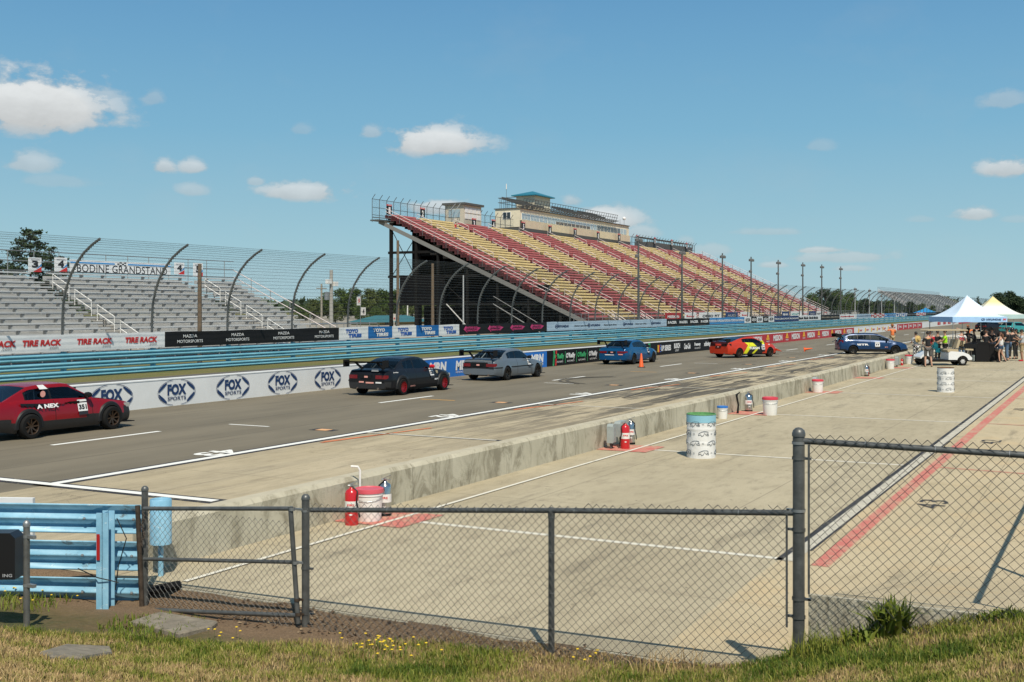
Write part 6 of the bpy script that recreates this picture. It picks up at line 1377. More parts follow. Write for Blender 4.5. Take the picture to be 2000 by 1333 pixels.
    # lamps
    for s in (1, -1):
        l = MB(); z0, z1, wd_, sd_ = S['tail']; ww = lambda z: side(x0, 0)[0] 
        wq = interp(prof_, ((z0 + z1) / 2 - interp(S['zb'], x0)) / (zt(x0) - interp(S['zb'], x0))) * W_(x0)
        w2 = interp(prof_, .75) * W_(x0 + sd_)
        fx = lambda y: x0 - .02 * (1 - (y / max(.01, wq)) ** 2) - .012
        ys_ = [wq - wd_, wq - wd_ * .5, wq + .004]; pts = [(fx(y), y) for y in ys_] + [(x0 + sd_ * .4, (wq + w2) / 2 + .025), (x0 + sd_, w2 + .02)]
        l.add([(x, s * y, z0) for x, y in pts] + [(x, s * y, z1) for x, y in pts], [(i, i+1, i+6, i+5) for i in range(4)]); l.build('tail_light', S.get('tailm', tail_m), e, fix=False)
        h_ = MB(); xh = x1 - .10; h_.box(xh - .12, xh + .06, s * W_(xh) * .55 if s > 0 else s * W_(xh) * .98, s * W_(xh) * .98 if s > 0 else s * W_(xh) * .55, zt(x1) - .07, zt(xh) - .02); h_.build('headlight', mat('lamp_clear', (.5,.5,.48), .1, .3), e)
        mr = MB(); xm = S['mirror']; wm_ = W_(xm) * .9; mr.lathe([(.001,-.10),(.055,-.08),(.07,0),(.055,.08),(.001,.10)], (xm, s * (wm_ + .10), zt(xm) + .09), 10, ax='y'); mr.beam((xm + .05, s * (wm_ - .05), zt(xm) + .03), (xm + .02, s * (wm_ + .06), zt(xm) + .08), .05, .03); mr.build('mirror', S.get('mirrorm', black), e, smooth=50)
    # cabin: seats, cage, driver
    cb = MB(); xm = (S['wind'][0] + S['back'][1]) / 2; cb.box(xm - .15, xm + .05, -.6, -.15, .5, 1.12); cb.box(xm - .15, xm + .05, .15, .6, .5, 1.12); cb.box(x0 + .5, x1 - .9, -.66, .66, .35, .62); cb.box(S['wind'][1] - .35, S['wind'][1] - .05, -.62, .62, .6, zt(S['wind'][1]) + .02); cb.build('cabin', cab_m, e)
    cg = MB(); hz = S['zt_roof'] - .07; bx_ = S['back'][1] + .25; ry = S['roof_w'] - .06
    for s in (1, -1): cg.tube([(bx_, s * (ry + .1), .4), (bx_, s * ry, hz), (S['wind'][0] + .1, s * ry, hz - .01), (S['wind'][1] - .1, s * (ry + .06), zt(S['wind'][1])), (S['wind'][1] - .1, s * (ry + .06), .4)], .02, 6); cg.tube([(bx_, s * ry, hz - .05), (bx_ - .9, s * ry * .8, .75)], .02, 6)
    cg.tube([(bx_, ry, hz), (bx_, -ry, hz)], .02, 6); cg.tube([(bx_, ry, hz - .05), (bx_, -ry, .6)], .02, 6); cg.build('roll_cage', S.get('cage', mat('cage_grey', (.30,.31,.31), .4, .5)), e, smooth=50)
    hd = MB(); hd.sphere((xm + .16, .36, min(1.05, S['zt_roof'] - .22)), .135, 12); hd.tube([(xm + .08, .36, .55), (xm + .1, .36, .92)], [.2, .14], 8); hd.build('driver', mat('helmet_white', (.5,.5,.5), .3), e, smooth=60)
    # number panel and decals on each side
    for s in (-1, 1):
        def sidept(x, z, off=.008):
            b0 = interp(S['zb'], x); w = W_(x) * interp(prof_, (z - b0) / (zt(x) - b0)); return (x, s * (w + off), z)
        for (txt, x, z, w, h, m_, bold, bg_, *of_) in S['decals']:
            d = MB(); rv = Vector((-s, 0, 0)); c0 = Vector(sidept(x, z)) + Vector((0, s * (of_[0] if of_ else 0), 0))
            tl = (Vector(sidept(x, z + h)) - Vector(sidept(x, z - h))).normalized()
            if bg_:
                w, h = w * .78, h * .80
                for (b0_, b1_, mi_) in ((-1.55, -.85, 0), (-.85, .85, 1), (.85, 1.1, 0), (1.1, 1.5, 1)): d.add([c0 + rv * a * w * .60 + tl * b * h for a, b in ((-1,b0_),(1,b0_),(1,b1_),(-1,b1_))], [(0,1,2,3)], mi_)
            put_text(d, txt, c0 + Vector((0, s * .006, 0)), rv, tl, w, h, 0, bold)
            d.build('number_panel' if bg_ else 'decal', [m_, lightw], e, fix=False)
    d = MB(); xr_ = x0 - .045
    d.add([(xr_, -.22, S['plate'] - .05), (xr_, .22, S['plate'] - .05), (xr_, .22, S['plate'] + .06), (xr_, -.22, S['plate'] + .06)], [(0,1,2,3)]); d.build('plate_recess', black, e, fix=False)
    d = MB(); d.add([(xr_ - .004, -.07, S['plate'] - .03), (xr_ - .004, .07, S['plate'] - .03), (xr_ - .004, .07, S['plate'] + .03), (xr_ - .004, -.07, S['plate'] + .03)], [(0,1,2,3)]); d.build('sticker', mat('sticker_pink', (.75,.35,.3), .5), e, fix=False)
    if S.get('wing'):
        wx, wz, ww_ = S['wing']; m_ = S.get('wingm', blackm); a = MB(); n = 8
        pr_ = [(0,0),(.06,.016),(.16,.025),(.28,.062),(.28,.045),(.16,.004),(.05,-.01)]
        a.prism([(wx + .02 - .0 + (.28 - x), wz + z) for x, z in pr_], -ww_, ww_); a.build('wing', m_, e)
        for s in (1, -1):
            p = MB(); p.box(wx - .02, wx + .34, s * ww_ - .006, s * ww_ + .006, wz - .14, wz + .1); p.build('wing_end_plate', m_, e)
            p = MB(); ys = s * ww_ * .55; bzz = zt(x0 + .22) + .02; p.prism([(wx + .10, wz + .02), (wx + .24, wz + .02), (x0 + .50, bzz), (x0 + .30, bzz)], ys - .008, ys + .008); p.build('wing_strut', m_, e)
    ex = MB(); ex.tube([(x0 + .35, -.45, .26), (x0 - .03, -.47, .26)], .04, 8); ex.tube([(x0 + .02, .35, .3), (x0 - .09, .37, .24)], .018, 5); ex.build('exhaust', mat('pipe_metal', (.25,.2,.17), .4, .7), e)
    sp = MB(); sp.prism([(x1 - .25, .14), (x1 + .09, .13), (x1 + .09, .15), (x1 - .25, .17)], -W_(x1 - .2), W_(x1 - .2)); sp.build('front_splitter', blackm, e)
    for (mx0, mx1, y_, z_, mm) in S.get('rear_stickers', []):
        q = MB(); q.add([(x0 - .034, mx0, z_), (x0 - .034, mx1, z_), (x0 - .034, mx1, z_ + y_), (x0 - .034, mx0, z_ + y_)], [(0,1,2,3)]); q.build('decal', mm, e, fix=False)
    if S.get('belt_strip'):
        z = S['belt_strip']; q = MB(); n = 40
        for s in (1, -1):
            prev = None
            for i in range(len(xs)):
                x = xs[i]
                if any(abs(x - c) < arch + .02 for c in (xr, xf)):
                    if q.v: q.build('side_moulding', black, e, fix=False); q = MB()
                    prev = None; continue
                b0 = interp(S['zb'], x); w = W_(x) * interp(prof_, (z - b0) / (zt(x) - b0)) + .006
                if prev: q.add([(prev[0], s * prev[1], z - .022), (x, s * w, z - .022), (x, s * w, z + .022), (prev[0], s * prev[1], z + .022)], [(0,1,2,3)])
                prev = (x, w)
            q.build('side_moulding', black, e, fix=False); q = MB()
        w = W_(x0) ; q.add([(x0 - .03, -w, z - .022), (x0 - .03, w, z - .022), (x0 - .03, w, z + .022), (x0 - .03, -w, z + .022)], [(0,1,2,3)]); q.build('side_moulding', black, e, fix=False)
    return e
def spec(**k):
    d = dict(xr=-1.30, xf=1.40, wr=.315, zt=[(-2.20,.86),(-2.17,.93),(-2.05,.975),(-1.6,1.0),(-1.0,.985),(-.2,.95),(.9,.90),(1.3,.86),(1.8,.78),(2.05,.70),(2.16,.60)],
             zr=[(-1.58,.99),(-1.35,1.13),(-1.1,1.24),(-.85,1.315),(-.55,1.35),(-.1,1.36),(.2,1.34),(.42,1.28),(.98,.905)],
             zb=[(-2.2,.30),(-1.9,.24),(-1.6,.2),(1.7,.18),(2.0,.17),(2.16,.22)], w=[(-2.2,.74),(-2.12,.80),(-1.9,.855),(-1.3,.85),(0,.84),(1.4,.85),(1.8,.82),(2.02,.76),(2.12,.66),(2.16,.56)],
             door=(-.38,.86), win_x=[-1.02,-.42,-.36,.6], windows=[(-1.02,-.42),(-.36,.66)], wind=(.28,.98), back=(-1.56,-.86), bump=(-1.98,1.9), bump_z=(.56,.5), roof_w=.575, roof_h=.38, zt_roof=1.36,
             track=.765, tail=(.66,.80,.34,.12), mirror=.62, plate=.70, decals=[], rim=mat('rim_dark', (.06,.055,.05), .35, .7), wing=None)
    d.update(k); return d
PT = R(90)
# red boxy coupe, nearest
red = spec(paint=paint('paint_red', (.25,.004,.010), .1), xr=-1.13, xf=1.27, wr=.325, track=.80, flares=mat('flare_black', (.014,.014,.015), .5, spec=.3), lower=(.40, mat('skirt_black', (.02,.018,.018), .5)), bumper=mat('skirt_black', (.02,.018,.018), .5),
    zt=[(-2.05,.80),(-2.02,.87),(-1.95,.91),(-1.4,.93),(-.6,.90),(.2,.875),(.75,.86),(1.2,.80),(1.75,.71),(1.95,.665),(2.0,.62)], zr=[(-1.75,.93),(-1.5,1.04),(-1.2,1.17),(-.98,1.26),(-.7,1.29),(0,1.29),(.18,1.27),(.82,.87)],
    zb=[(-2.05,.26),(-1.7,.22),(-1.5,.17),(1.7,.16),(2.0,.22)], w=[(-2.05,.76),(-1.95,.80),(-1.2,.815),(0,.815),(1.3,.81),(1.8,.78),(1.95,.74),(2.0,.70)], door=(-.38,.72), win_x=[-1.12,-.46,-.40,.5], windows=[(-1.12,-.46),(-.40,.66)], wind=(.12,.80), back=(-1.72,-1.02),
    bump=(-1.6,1.72), bump_z=(.50,.56), roof_w=.56, roof_h=.36, zt_roof=1.29, mirror=.55, tail=(.62,.78,.42,.05), plate=.7, rim=mat('rim_bronze', (.10,.065,.045), .35, .7), spokes=8,
    decals=[('351', .42, .66, .30, .15, inkb, .05, True), ('A NEX', -.62, .765, .62, .10, lightw, .05, False, .035), ('JTC', -1.05, .66, .2, .06, lightw, .04, False)])
c = car(red, 'red boxy coupe with black wheel arches, nearest at the left edge', (-22.80, 19.34, 0), PT)
fl = MB()                                                 # black torn-edge graphic under the windows
rng = random.Random(3); up = []; dn = []
for i in range(28):
    x = -1.35 + i * .062; k = 1 if i % 2 else 0; up.append((x, .815 - .004 * i - .02 * k * (i > 14))); dn.append((x, .77 - .16 * math.sin(math.pi * min(1, i / 22)) * (.35 + .65 * k) * rng.uniform(.6, 1.0)))
for s in (1, -1):
    fl = MB()
    for i in range(27): fl.add([(up[i][0], s * .776, up[i][1]), (up[i+1][0], s * .776, up[i+1][1]), (dn[i+1][0], s * .800, dn[i+1][1]), (dn[i][0], s * .800, dn[i][1])], [(0,1,2,3)])
    fl.build('torn_graphic', black, c, fix=False)
q = MB(); q.lathe([(.001,0),(.075,0)], (-.66, -.700, .99), 14, ax='y'); q.build('round_sticker', mat('sticker_pink', (.75,.35,.3), .5), c, fix=False); q = MB(); q.add([(-.72, -.665, 1.1), (-.5, -.672, 1.1), (-.6, -.63, 1.2), (-.78, -.63, 1.2)], [(0,1,2,3)]); q.build('sticker', lightw, c, fix=False)
blk = spec(bk=.95, paint=paint('paint_black', (.010,.011,.015), .0), flares=mat('flare_black', (.014,.014,.015), .5, spec=.3), bumper=mat('bumper_black', (.022,.022,.024), .4), rim=mat('rim_red', (.35,.012,.02), .3, .5), spokes=14, wr=.325, track=.80, wing=(-2.42, 1.18, .80), mirrorm=mat('mirror_red', (.55,.01,.02), .3), lower=(.28, blackm),
    belt_strip=.55, decals=[('325', .66, .72, .26, .15, inkb, .05, True), ('BFG', .95, .47, .3, .06, lightw, .04, False), ('EVO', -.62, .30, .3, .05, mat('sticker_pink', (.75,.35,.3), .5), .04, False), ('Dunlop', -1.65, .84, .3, .05, lightw, .03, False), ('KW', 1.02, .74, .12, .12, mat('decal_gold', (.6,.5,.3), .5), .04, False)],
    rear_stickers=[(-.62,-.38,.05,.44,lightw), (-.3,.02,.05,.43,mat('sticker_pink', (.75,.35,.3), .5)), (.1,.3,.05,.45,mat('sticker_pink', (.75,.35,.3), .5)), (-.50,-.22,.09,.84,ink_g)])
car(blk, 'black coupe with red spoked wheels and rear wing', (-22.52, 34.55, 0), PT)
gry = spec(bk=.95, paint=paint('paint_grey', (.125,.15,.175), .15), rim=mat('rim_dark', (.06,.055,.05), .35, .7), spokes=6, wing=(-2.38, 1.22, .80), tailpanel=black, belt_strip=.58, cage=lightw,
    decals=[('101', .66, .72, .26, .15, inkb, .05, True)], rear_stickers=[(-.3,.3,.02,.84,galv)])
car(gry, 'slate grey coupe with black boot panel and rear wing', (-23.05, 43.30, 0), PT - .02)
bl2 = spec(bk=.95, paint=paint('paint_blue', (.004,.075,.20), .25), rim=mat('rim_dark', (.06,.055,.05), .35, .7), spokes=10, wing=(-2.36, 1.26, .78), wr=.325, bumper=paint('paint_blue', (.004,.075,.20)), lower=(.27, mat('diffuser', (.02,.03,.045), .5)),
    tail=(.68,.80,.40,.16), decals=[('88', .70, .72, .24, .15, inkb, .05, True), ('AIM', .62, .26, .3, .04, lightw, .03, False)], rear_stickers=[(.1,.4,.04,.5,lightw), (-.62,-.36,.05,.52,mat('sticker_pink', (.75,.35,.3), .5)), (-.12,.1,.03,.5,lightw)],
    zt=[(-2.20,.84),(-2.17,.93),(-2.05,.99),(-1.6,1.02),(-1.0,1.0),(-.2,.96),(.9,.92),(1.3,.885),(1.8,.79),(2.05,.70),(2.16,.60)])
car(bl2, 'bright blue coupe with black rear wing behind the traffic cone', (-23.35, 58.15, 0), PT - .03)
orange = paint('paint_orange', (.52,.040,.014), .05, livery=[((.012,.013,.016), [(.12,.78,.55,0,.98)]), ((.72,.72,.02), [(-.50,.17,.9,.0,.96), (-.05,.34,-1.1,.66,.93), (.35,.10,1.3,0,.60), (.70,.10,.7,.62,.95)])])
org = spec(paint=orange, rim=mat('rim_bronze', (.10,.065,.045), .35, .7), spokes=10, wing=(-2.30, 1.10, .72), roofm=black, pillar=black, bumper=orange, wr=.335, xf=1.38, xr=-1.32, lower=(.24, blackm), mirrorm=mat('mirror_lime', (.6,.65,.03), .4),
    zt=[(-2.20,.86),(-2.17,.97),(-2.08,1.01),(-1.5,1.0),(-.9,.965),(-.2,.93),(.9,.90),(1.3,.90),(1.75,.80),(2.05,.66),(2.2,.52)], zr=[(-1.85,1.01),(-1.55,1.10),(-1.2,1.20),(-.8,1.275),(-.4,1.31),(0,1.31),(.25,1.28),(1.05,.91)], zt_roof=1.31, back=(-1.8,-.82), wind=(.22,1.05), windows=[(-.88,-.40),(-.34,.72)], win_x=[-.88,-.40,-.34,.62],
    tail=(.76,.92,.42,.22), tailm=mat('tail_dark', (.04,.008,.01), .15), decals=[('26', .78, .62, .30, .17, inkb, .05, True), ('TURN14', .0, .60, .9, .15, lightw, .05, False), ('VP', 1.32, .80, .14, .07, lightw, .04, False)])
oc = car(org, 'orange coupe with black and yellow slashed livery', (-20.05, 68.55, 0), R(64)); q = MB()
for s in (1, -1): q.prism([(1.95,.38),(2.45,.30),(2.45,.32),(1.95,.50)], s * .62 - .01, s * .62 + .26 if s > 0 else s * .62 - .24)
q.build('canard', orange, oc)
hat = spec(paint=paint('paint_navy', (.012,.045,.125), .2), rim=mat('rim_dark', (.06,.055,.05), .35, .7), spokes=10, wr=.32, xr=-1.30, xf=1.35, zt_roof=1.46, roof_w=.60, roof_h=.48, hk=.92, wing=(-2.33, 1.30, .70),
    zt=[(-2.12,.86),(-2.08,.95),(-1.9,1.02),(-1.2,1.03),(0,.97),(.9,.93),(1.3,.90),(1.8,.80),(2.1,.66),(2.22,.52)], zr=[(-2.05,1.0),(-1.9,1.14),(-1.72,1.30),(-1.5,1.39),(-1.0,1.44),(-.4,1.46),(.1,1.44),(.4,1.38),(1.3,.92)], wind=(.4,1.3), back=(-2.05,-1.72), door=(-.22,.92),
    windows=[(-1.6,-1.05),(-.98,-.24),(-.16,.95)], win_x=[-1.6,-1.05,-.98,-.24,-.16,.8], mirror=.82, tail=(.80,.98,.30,.2), roofm=black, lower=(.30, mat('skirt_black', (.02,.018,.018), .5)), belt_strip=.34, w=[(-2.12,.74),(-2.05,.82),(-1.8,.88),(-1.3,.90),(0,.89),(1.4,.90),(1.8,.86),(2.08,.76),(2.18,.66),(2.22,.52)],
    decals=[('JSTR', -.72, .66, .78, .15, lightw, .05, False), ('77', .22, .66, .32, .16, inkb, .05, True), ('ST', .78, .5, .2, .06, mat('sticker_pink', (.75,.35,.3), .5), .04, False)])
car(hat, 'dark blue hatchback with white side lettering turning in behind the wall', (-14.15, 77.05, 0), R(24))
# parked vehicles far behind the people
def small_car(x, y, label, m, rz):
    s = spec(paint=m, zr=[(-1.9,1.0),(-1.6,1.3),(-1.2,1.42),(.1,1.42),(.95,.92)], zt_roof=1.42, back=(-1.9,-1.3), windows=[(-1.2,-.42),(-.36,.66)]); c = car(s, label, G(x, y), rz); c['group'] = 'vehicles parked beyond the barrier'; return c
small_car(1985, 652, 'white and teal car parked far beyond the barrier at the right edge', paint('paint_teal', (.05,.30,.30), .2), R(60))
small_car(1936, 648, 'dark car parked far beyond the barrier behind the group of people', paint('paint_black', (.010,.011,.015), .0), R(60))

# ================================================================== people
def rgb(n, c, r=.8): return mat(n, c, r, nz=(18, .12))
SK = dict(light=rgb('skin_light', (.52,.30,.21), .55), tan=rgb('skin_tan', (.40,.22,.14), .55), deep=rgb('skin_deep', (.08,.045,.03), .55))
HAIR = dict(black=rgb('hair_black', (.012,.010,.009), .6), brown=rgb('hair_brown', (.12,.05,.025), .6), dark=rgb('hair_dark', (.035,.022,.015), .6))
def skinned(name, chains, m, parent=None, sub=1, root=None):
    """chains: lists of (x,y,z,r); the first point of a later chain may repeat an existing point, which joins it there"""
    bm = bmesh.new(); lay = bm.verts.layers.skin.verify(); pts = {}
    def vert(p):
        k = tuple(round(c, 4) for c in p[:3])
        if k not in pts:
            v = bm.verts.new(p[:3]); r = p[3]; v[lay].radius = (r, r) if not isinstance(r, tuple) else r; pts[k] = v
            if len(pts) == 1: v[lay].use_root = True
        return pts[k]
    for ch in chains:
        vs = [vert(p) for p in ch]
        for a, b in zip(vs, vs[1:]):
            if not bm.edges.get((a, b)): bm.edges.new((a, b))
    me = bpy.data.meshes.new(name); bm.to_mesh(me); bm.free(); o = bpy.data.objects.new(name, me); COL.objects.link(o); me.materials.append(m)
    s = o.modifiers.new('skin', 'SKIN'); s.use_smooth_shade = True; s.branch_smoothing = .4
    if sub: q = o.modifiers.new('sub', 'SUBSURF'); q.levels = sub; q.render_levels = sub
    dg = bpy.context.evaluated_depsgraph_get(); dg.update(); me2 = bpy.data.meshes.new_from_object(o.evaluated_get(dg)); o.modifiers.clear(); o.data = me2
    if not len(me2.materials): me2.materials.append(m)
    me2.polygons.foreach_set('use_smooth', [True] * len(me2.polygons))
    if parent: o.parent = parent
    return o
def person(label, loc, face, H=1.75, skin='light', hair='dark', top=None, sleeves='short', bottom=None, legs='long', shoes=None, elbows=None, wrists=None, knees=None, ankles=None, hairlen=0, hat=None, fat=1.0, extra=None, group='people around the golf cart and canopies'):
    k = H / 1.75; V3 = Vector
    hipz = .93; el = elbows or [(-.26,.02,1.14), (.26,.02,1.14)]; wr_ = wrists or [(-.28,.12,.90), (.28,.12,.90)]; kn = knees or [(-.105,.03,.50), (.105,.03,.50)]; an = ankles or [(-.115,-.02,.09), (.115,-.02,.09)]
    def sc(ch): return [(p[0] * k, p[1] * k, p[2] * k, p[3] * k) for p in ch]
    f = fat
    torso = [(0,0,.97,.125*f), (0,0,1.08,.115*f), (0,0,1.22,.13*f), (0,0,1.36,.12*f), (0,0,1.46,.07), (0,.01,1.53,.052), (0,.02,1.60,.075), (0,.025,1.67,.088), (0,.02,1.735,.06)]
    ch = [torso, [(0,.02,1.60,.075), (0,.10,1.605,.028)], [(0,.025,1.67,.088), (0,.118,1.635,.014)]]
    for i, s in enumerate((-1, 1)):
        e_, w_ = V3(el[i]), V3(wr_[i]); ch.append([(0,0,1.36,.12*f), (s*.12*f,0,1.40,.07), (s*.185*f,0,1.395,.056), (*((V3((s*.185*f,0,1.395)) + e_) / 2), .046), (*e_, .038), (*((e_ + w_) / 2), .035), (*w_, .024)])
        d = (w_ - e_).normalized(); side_ = d.cross(V3((0,1,.2))).normalized() * -s; nrm_ = d.cross(side_).normalized(); pal = w_ + d * .055; ch.append([(*w_, .024), (*pal, .026)])
        for q, (off, ln) in enumerate(((-.027,.062), (-.009,.072), (.009,.068), (.026,.052))):
            b_ = pal + side_ * off + d * .02; ch.append([(*pal, .026), (*b_, .0095), (*(b_ + d * ln * .55 + nrm_ * .008), .0085), (*(b_ + d * ln * .9 + nrm_ * .026), .007)])
        tb = w_ + d * .03; ch.append([(*pal, .026), (*(pal - side_ * .034 - d * .012), .0105), (*(pal - side_ * .052 + d * .02), .009)])
        K, A = V3(kn[i]), V3(an[i]); ch.append([(0,0,.97,.125*f), (s*.09,0,.90,.088*f), (*((V3((s*.09,0,.90)) + K) / 2), .075), (*K, .054), (*((K * .6 + A * .4)), .052), (*A, .036)])
        ch.append([(*A, .036), (A.x, A.y - .03, A.z - .05, .033), (A.x + s * .01, A.y + .12, A.z - .055, .030), (A.x + s * .015, A.y + .18, A.z - .062, .022)])
    b = skinned('person', [sc(c) for c in ch], SK[skin]); b.location = loc; b.rotation_euler = (0,0,face); tag(b, label, 'person', group)
    g = .012
    # clothing
    tt = [[(p[0], p[1], p[2], p[3] + g + .006) for p in torso[1:4]] + [(0,0,1.44,.085)]]; tt[0].insert(0, (0,0,.96,.142*f))
    for i, s in enumerate((-1, 1)):
        e_ = V3(el[i]); w_ = V3(wr_[i]); sh = V3((s*.185*f,0,1.395)); a = [(0,0,1.36,.12*f+g+.006), (s*.12*f,0,1.40,.083), (*sh, .070)]
        if sleeves == 'short': a += [(*(sh * .62 + e_ * .38), .066), (*(sh * .35 + e_ * .65), .064)]
        elif sleeves == 'long': a += [(*((sh + e_) / 2), .06), (*e_, .052), (*(e_ * .15 + w_ * .85), .038)]
        if sleeves != 'none': tt.append(a)
    if top: skinned('shirt', [sc(c) for c in tt], top, b)
    bt_ = []
    for i, s in enumerate((-1, 1)):
        K, A = V3(kn[i]), V3(an[i]); h = V3((s*.09,0,.90)); base_ = [(0,0,.975,.137*f), (*h, .105*f), (*((h + K) / 2), .092)]
        if legs == 'long': base_ += [(*K, .072), (*((K * .5 + A * .5)), .064), (*(K * .1 + A * .9), .06)]
        elif legs == 'knee': base_ += [(*K, .080)]
        else: base_ = base_[:2] + [(*(h * .55 + K * .45), .098)]
        bt_.append(base_)
    if bottom: skinned('trousers' if legs == 'long' else 'shorts', [sc(c) for c in bt_], bottom, b)
    sh_ = shoes or mat('shoe_black', (.02,.02,.02), .6)
    for i, s in enumerate((-1, 1)):
        A = V3(an[i]); skinned('shoe', [sc([(A.x, A.y - .045, A.z - .045, .046), (A.x + s*.005, A.y + .04, A.z - .045, .045), (A.x + s*.01, A.y + .14, A.z - .05, .042), (A.x + s*.015, A.y + .20, A.z - .06, .030)])], sh_, b)
    hm = MB()
    def hf(a, c_):
        t = 2 * math.pi * a; p_ = math.pi * .62 * c_; fr = math.sin(t); r = .097 if not (fr > .3 and c_ > .55) else .084
        return (r * k * math.sin(p_) * math.cos(t), (r * 1.08 * math.sin(p_) * math.sin(t) + .012) * k, (1.668 + .108 * math.cos(p_)) * k)
    hm.grid(hf, 16, 8)
    if hairlen: hm.tube([(0,-.05*k,1.66*k), (0,-.09*k,1.55*k), (0,-.10*k,(1.60 - hairlen)*k)], [.09*k, .085*k, .04*k], 10)
    hm.build('hair', HAIR[hair], b, smooth=60, fix=False)
    fc = MB()
    for s in (-1, 1): fc.sphere((s * .033 * k, .098 * k, 1.665 * k), .011 * k, 6)
    fc.box(-.022 * k, .022 * k, .106 * k, .112 * k, 1.592 * k, 1.598 * k); fc.build('face', mat('eye_dark', (.02,.015,.012), .3), b)
    er = MB()
    for s in (-1, 1): er.sphere((s * .088 * k, .01 * k, 1.65 * k), .02 * k, 6, sz=1.4)
    er.build('ear', SK[skin], b, smooth=60)
    if hat:
        h_ = MB(); kind, hm_ = hat
        if kind == 'brim': h_.lathe([(.001,.115),(.07,.11),(.095,.07),(.10,.0),(.175,-.012),(.18,-.004),(.10,.012)], (0,.015*k,1.70*k), 18)
        if kind == 'cap': h_.lathe([(.001,.09),(.06,.082),(.095,.04),(.10,0)], (0,.015*k,1.68*k), 16); h_.box(-.06*k,.06*k,.09*k,.18*k,1.685*k,1.70*k)
        if kind == 'helmet': h_.sphere((0,.015*k,1.66*k), .135*k, 14); h_.box(-.09*k,.09*k,.10*k,.152*k,1.62*k,1.70*k)
        h_.build('hat' if kind != 'helmet' else 'helmet', hm_, b, smooth=45)
    if extra: extra(b, k)
    return b
cl = lambda n, c: rgb('cloth_' + n, c)
c_or, c_bk, c_gy, c_rd, c_lm, c_wh, c_dn, c_kh, c_sh, c_ch = cl('orange', (.75,.20,.06)), cl('black', (.014,.014,.016)), cl('grey', (.42,.44,.46)), cl('red', (.48,.015,.03)), cl('lime', (.35,.72,.01)), cl('white', (.70,.70,.70)), cl('denim', (.10,.17,.28)), cl('khaki', (.38,.29,.17)), cl('charcoal', (.10,.095,.09)), None
def checks():
    m = bpy.data.materials.new('cloth_checks'); m.use_nodes = True; N = m.node_tree.nodes; L = m.node_tree.links; t = N.new('ShaderNodeTexCoord'); c = N.new('ShaderNodeTexChecker'); c.inputs['Scale'].default_value = 11; c.inputs[1].default_value = (.62,.62,.62,1); c.inputs[2].default_value = (.015,.015,.02,1)
    L.new(t.outputs['Object'], c.inputs[0]); L.new(c.outputs[0], N['Principled BSDF'].inputs['Base Color']); return m
c_ch = checks()
CR, FW = TH, None
# marshal waving in front of the red and white wall
p = G(1743, 697); person('marshal in orange shirt and brown hat waving one raised arm', (-13.6 + .0, 79.2, 0) if False else V_(1743, 82, 0), TH + R(10), 1.78, 'tan', 'brown', c_or, 'short', c_kh, 'long', elbows=[(-.42,.08,1.30), (.30,.06,1.16)], wrists=[(-.62,.16,1.48), (.12,.22,1.25)], hat=('brim', rgb('hat_brown', (.30,.11,.03))), group='marshals')
def vest(b, k): q = MB(); q.box(-.045, .045, -.16, -.15, 1.0, 1.42); q.build('vest_stripe', mat('reflective', (.6,.6,.5), .4), b)
person('marshal in orange shirt with both arms spread, behind the golf cart', V_(1891, 80, 0), TH, 1.78, 'light', 'brown', c_or, 'short', c_kh, 'long', elbows=[(-.42,.02,1.42), (.42,.02,1.40)], wrists=[(-.66,.05,1.50), (.66,.05,1.44)], hat=('cap', c_or), group='marshals')
def strawhat(b, k): q = MB(); q.lathe([(.001,.10),(.07,.10),(.09,.03),(.19,0),(.19,-.01),(.001,-.01)], (0,0,0), 18, ax='y'); q.v = [(x, -y - .17, z + 1.28) for x, y, z in q.v]; q.build('straw_hat', mat('straw', (.55,.38,.14), .8), b, smooth=40)
person('person in grey shirt and black and white checked trousers with straw hat on back', G(1789, 708), TH + R(20), 1.66, 'tan', 'black', c_gy, 'short', c_ch, 'long', shoes=c_wh, elbows=[(-.24,.10,1.14), (.24,.12,1.14)], wrists=[(-.16,.30,1.12), (.16,.30,1.12)], extra=strawhat)
def backtext(s, m_, z=1.27, w=.2, h=.14):
    def f(b, k): text(s, (0,-.162*k, z*k), (1,0,0), ZV, w*k, h*k, m_, b, 'shirt_lettering', .04)
    return f
person('man in black T-shirt and charcoal shorts standing in front of the golf cart', G(1812.5, 717), TH + R(-8), 1.79, 'light', 'black', c_bk, 'short', c_sh, 'knee', elbows=[(-.25,.06,1.14), (.25,.08,1.14)], wrists=[(-.12,.28,1.12), (.14,.26,1.02)], knees=[(-.12,.02,.50), (.13,.03,.50)], ankles=[(-.13,-.02,.09), (.18,-.02,.09)], extra=backtext('CREW', line_y, 1.40, .18, .04))
person('person in red shirt standing behind the man in black T-shirt', G(1819, 707), TH + R(30), 1.72, 'tan', 'dark', c_rd, 'short', c_sh, 'long')
person('person in lime green shirt leaning over the golf cart', G(1846, 706), TH + R(80), 1.74, 'tan', 'dark', c_lm, 'short', c_bk, 'long', elbows=[(-.25,.16,1.18), (.25,.16,1.18)], wrists=[(-.2,.36,1.1), (.2,.36,1.1)])
person('person in dark shirt behind the golf cart roof post', G(1831, 705), TH + R(-60), 1.70, 'tan', 'black', c_bk, 'short', c_bk, 'long', elbows=[(-.24,.12,1.14), (.24,.12,1.14)], wrists=[(-.14,.30,1.0), (.14,.30,1.0)])
def jersey(b, k): text('02', (0,-.162*k,1.22*k), (1,0,0), ZV, .26*k, .22*k, c_rd, b, 'shirt_number', .06); text('WATER', (0,-.15*k,1.40*k), (1,0,0), ZV, .26*k, .06*k, line_r, b, 'shirt_lettering', .03)
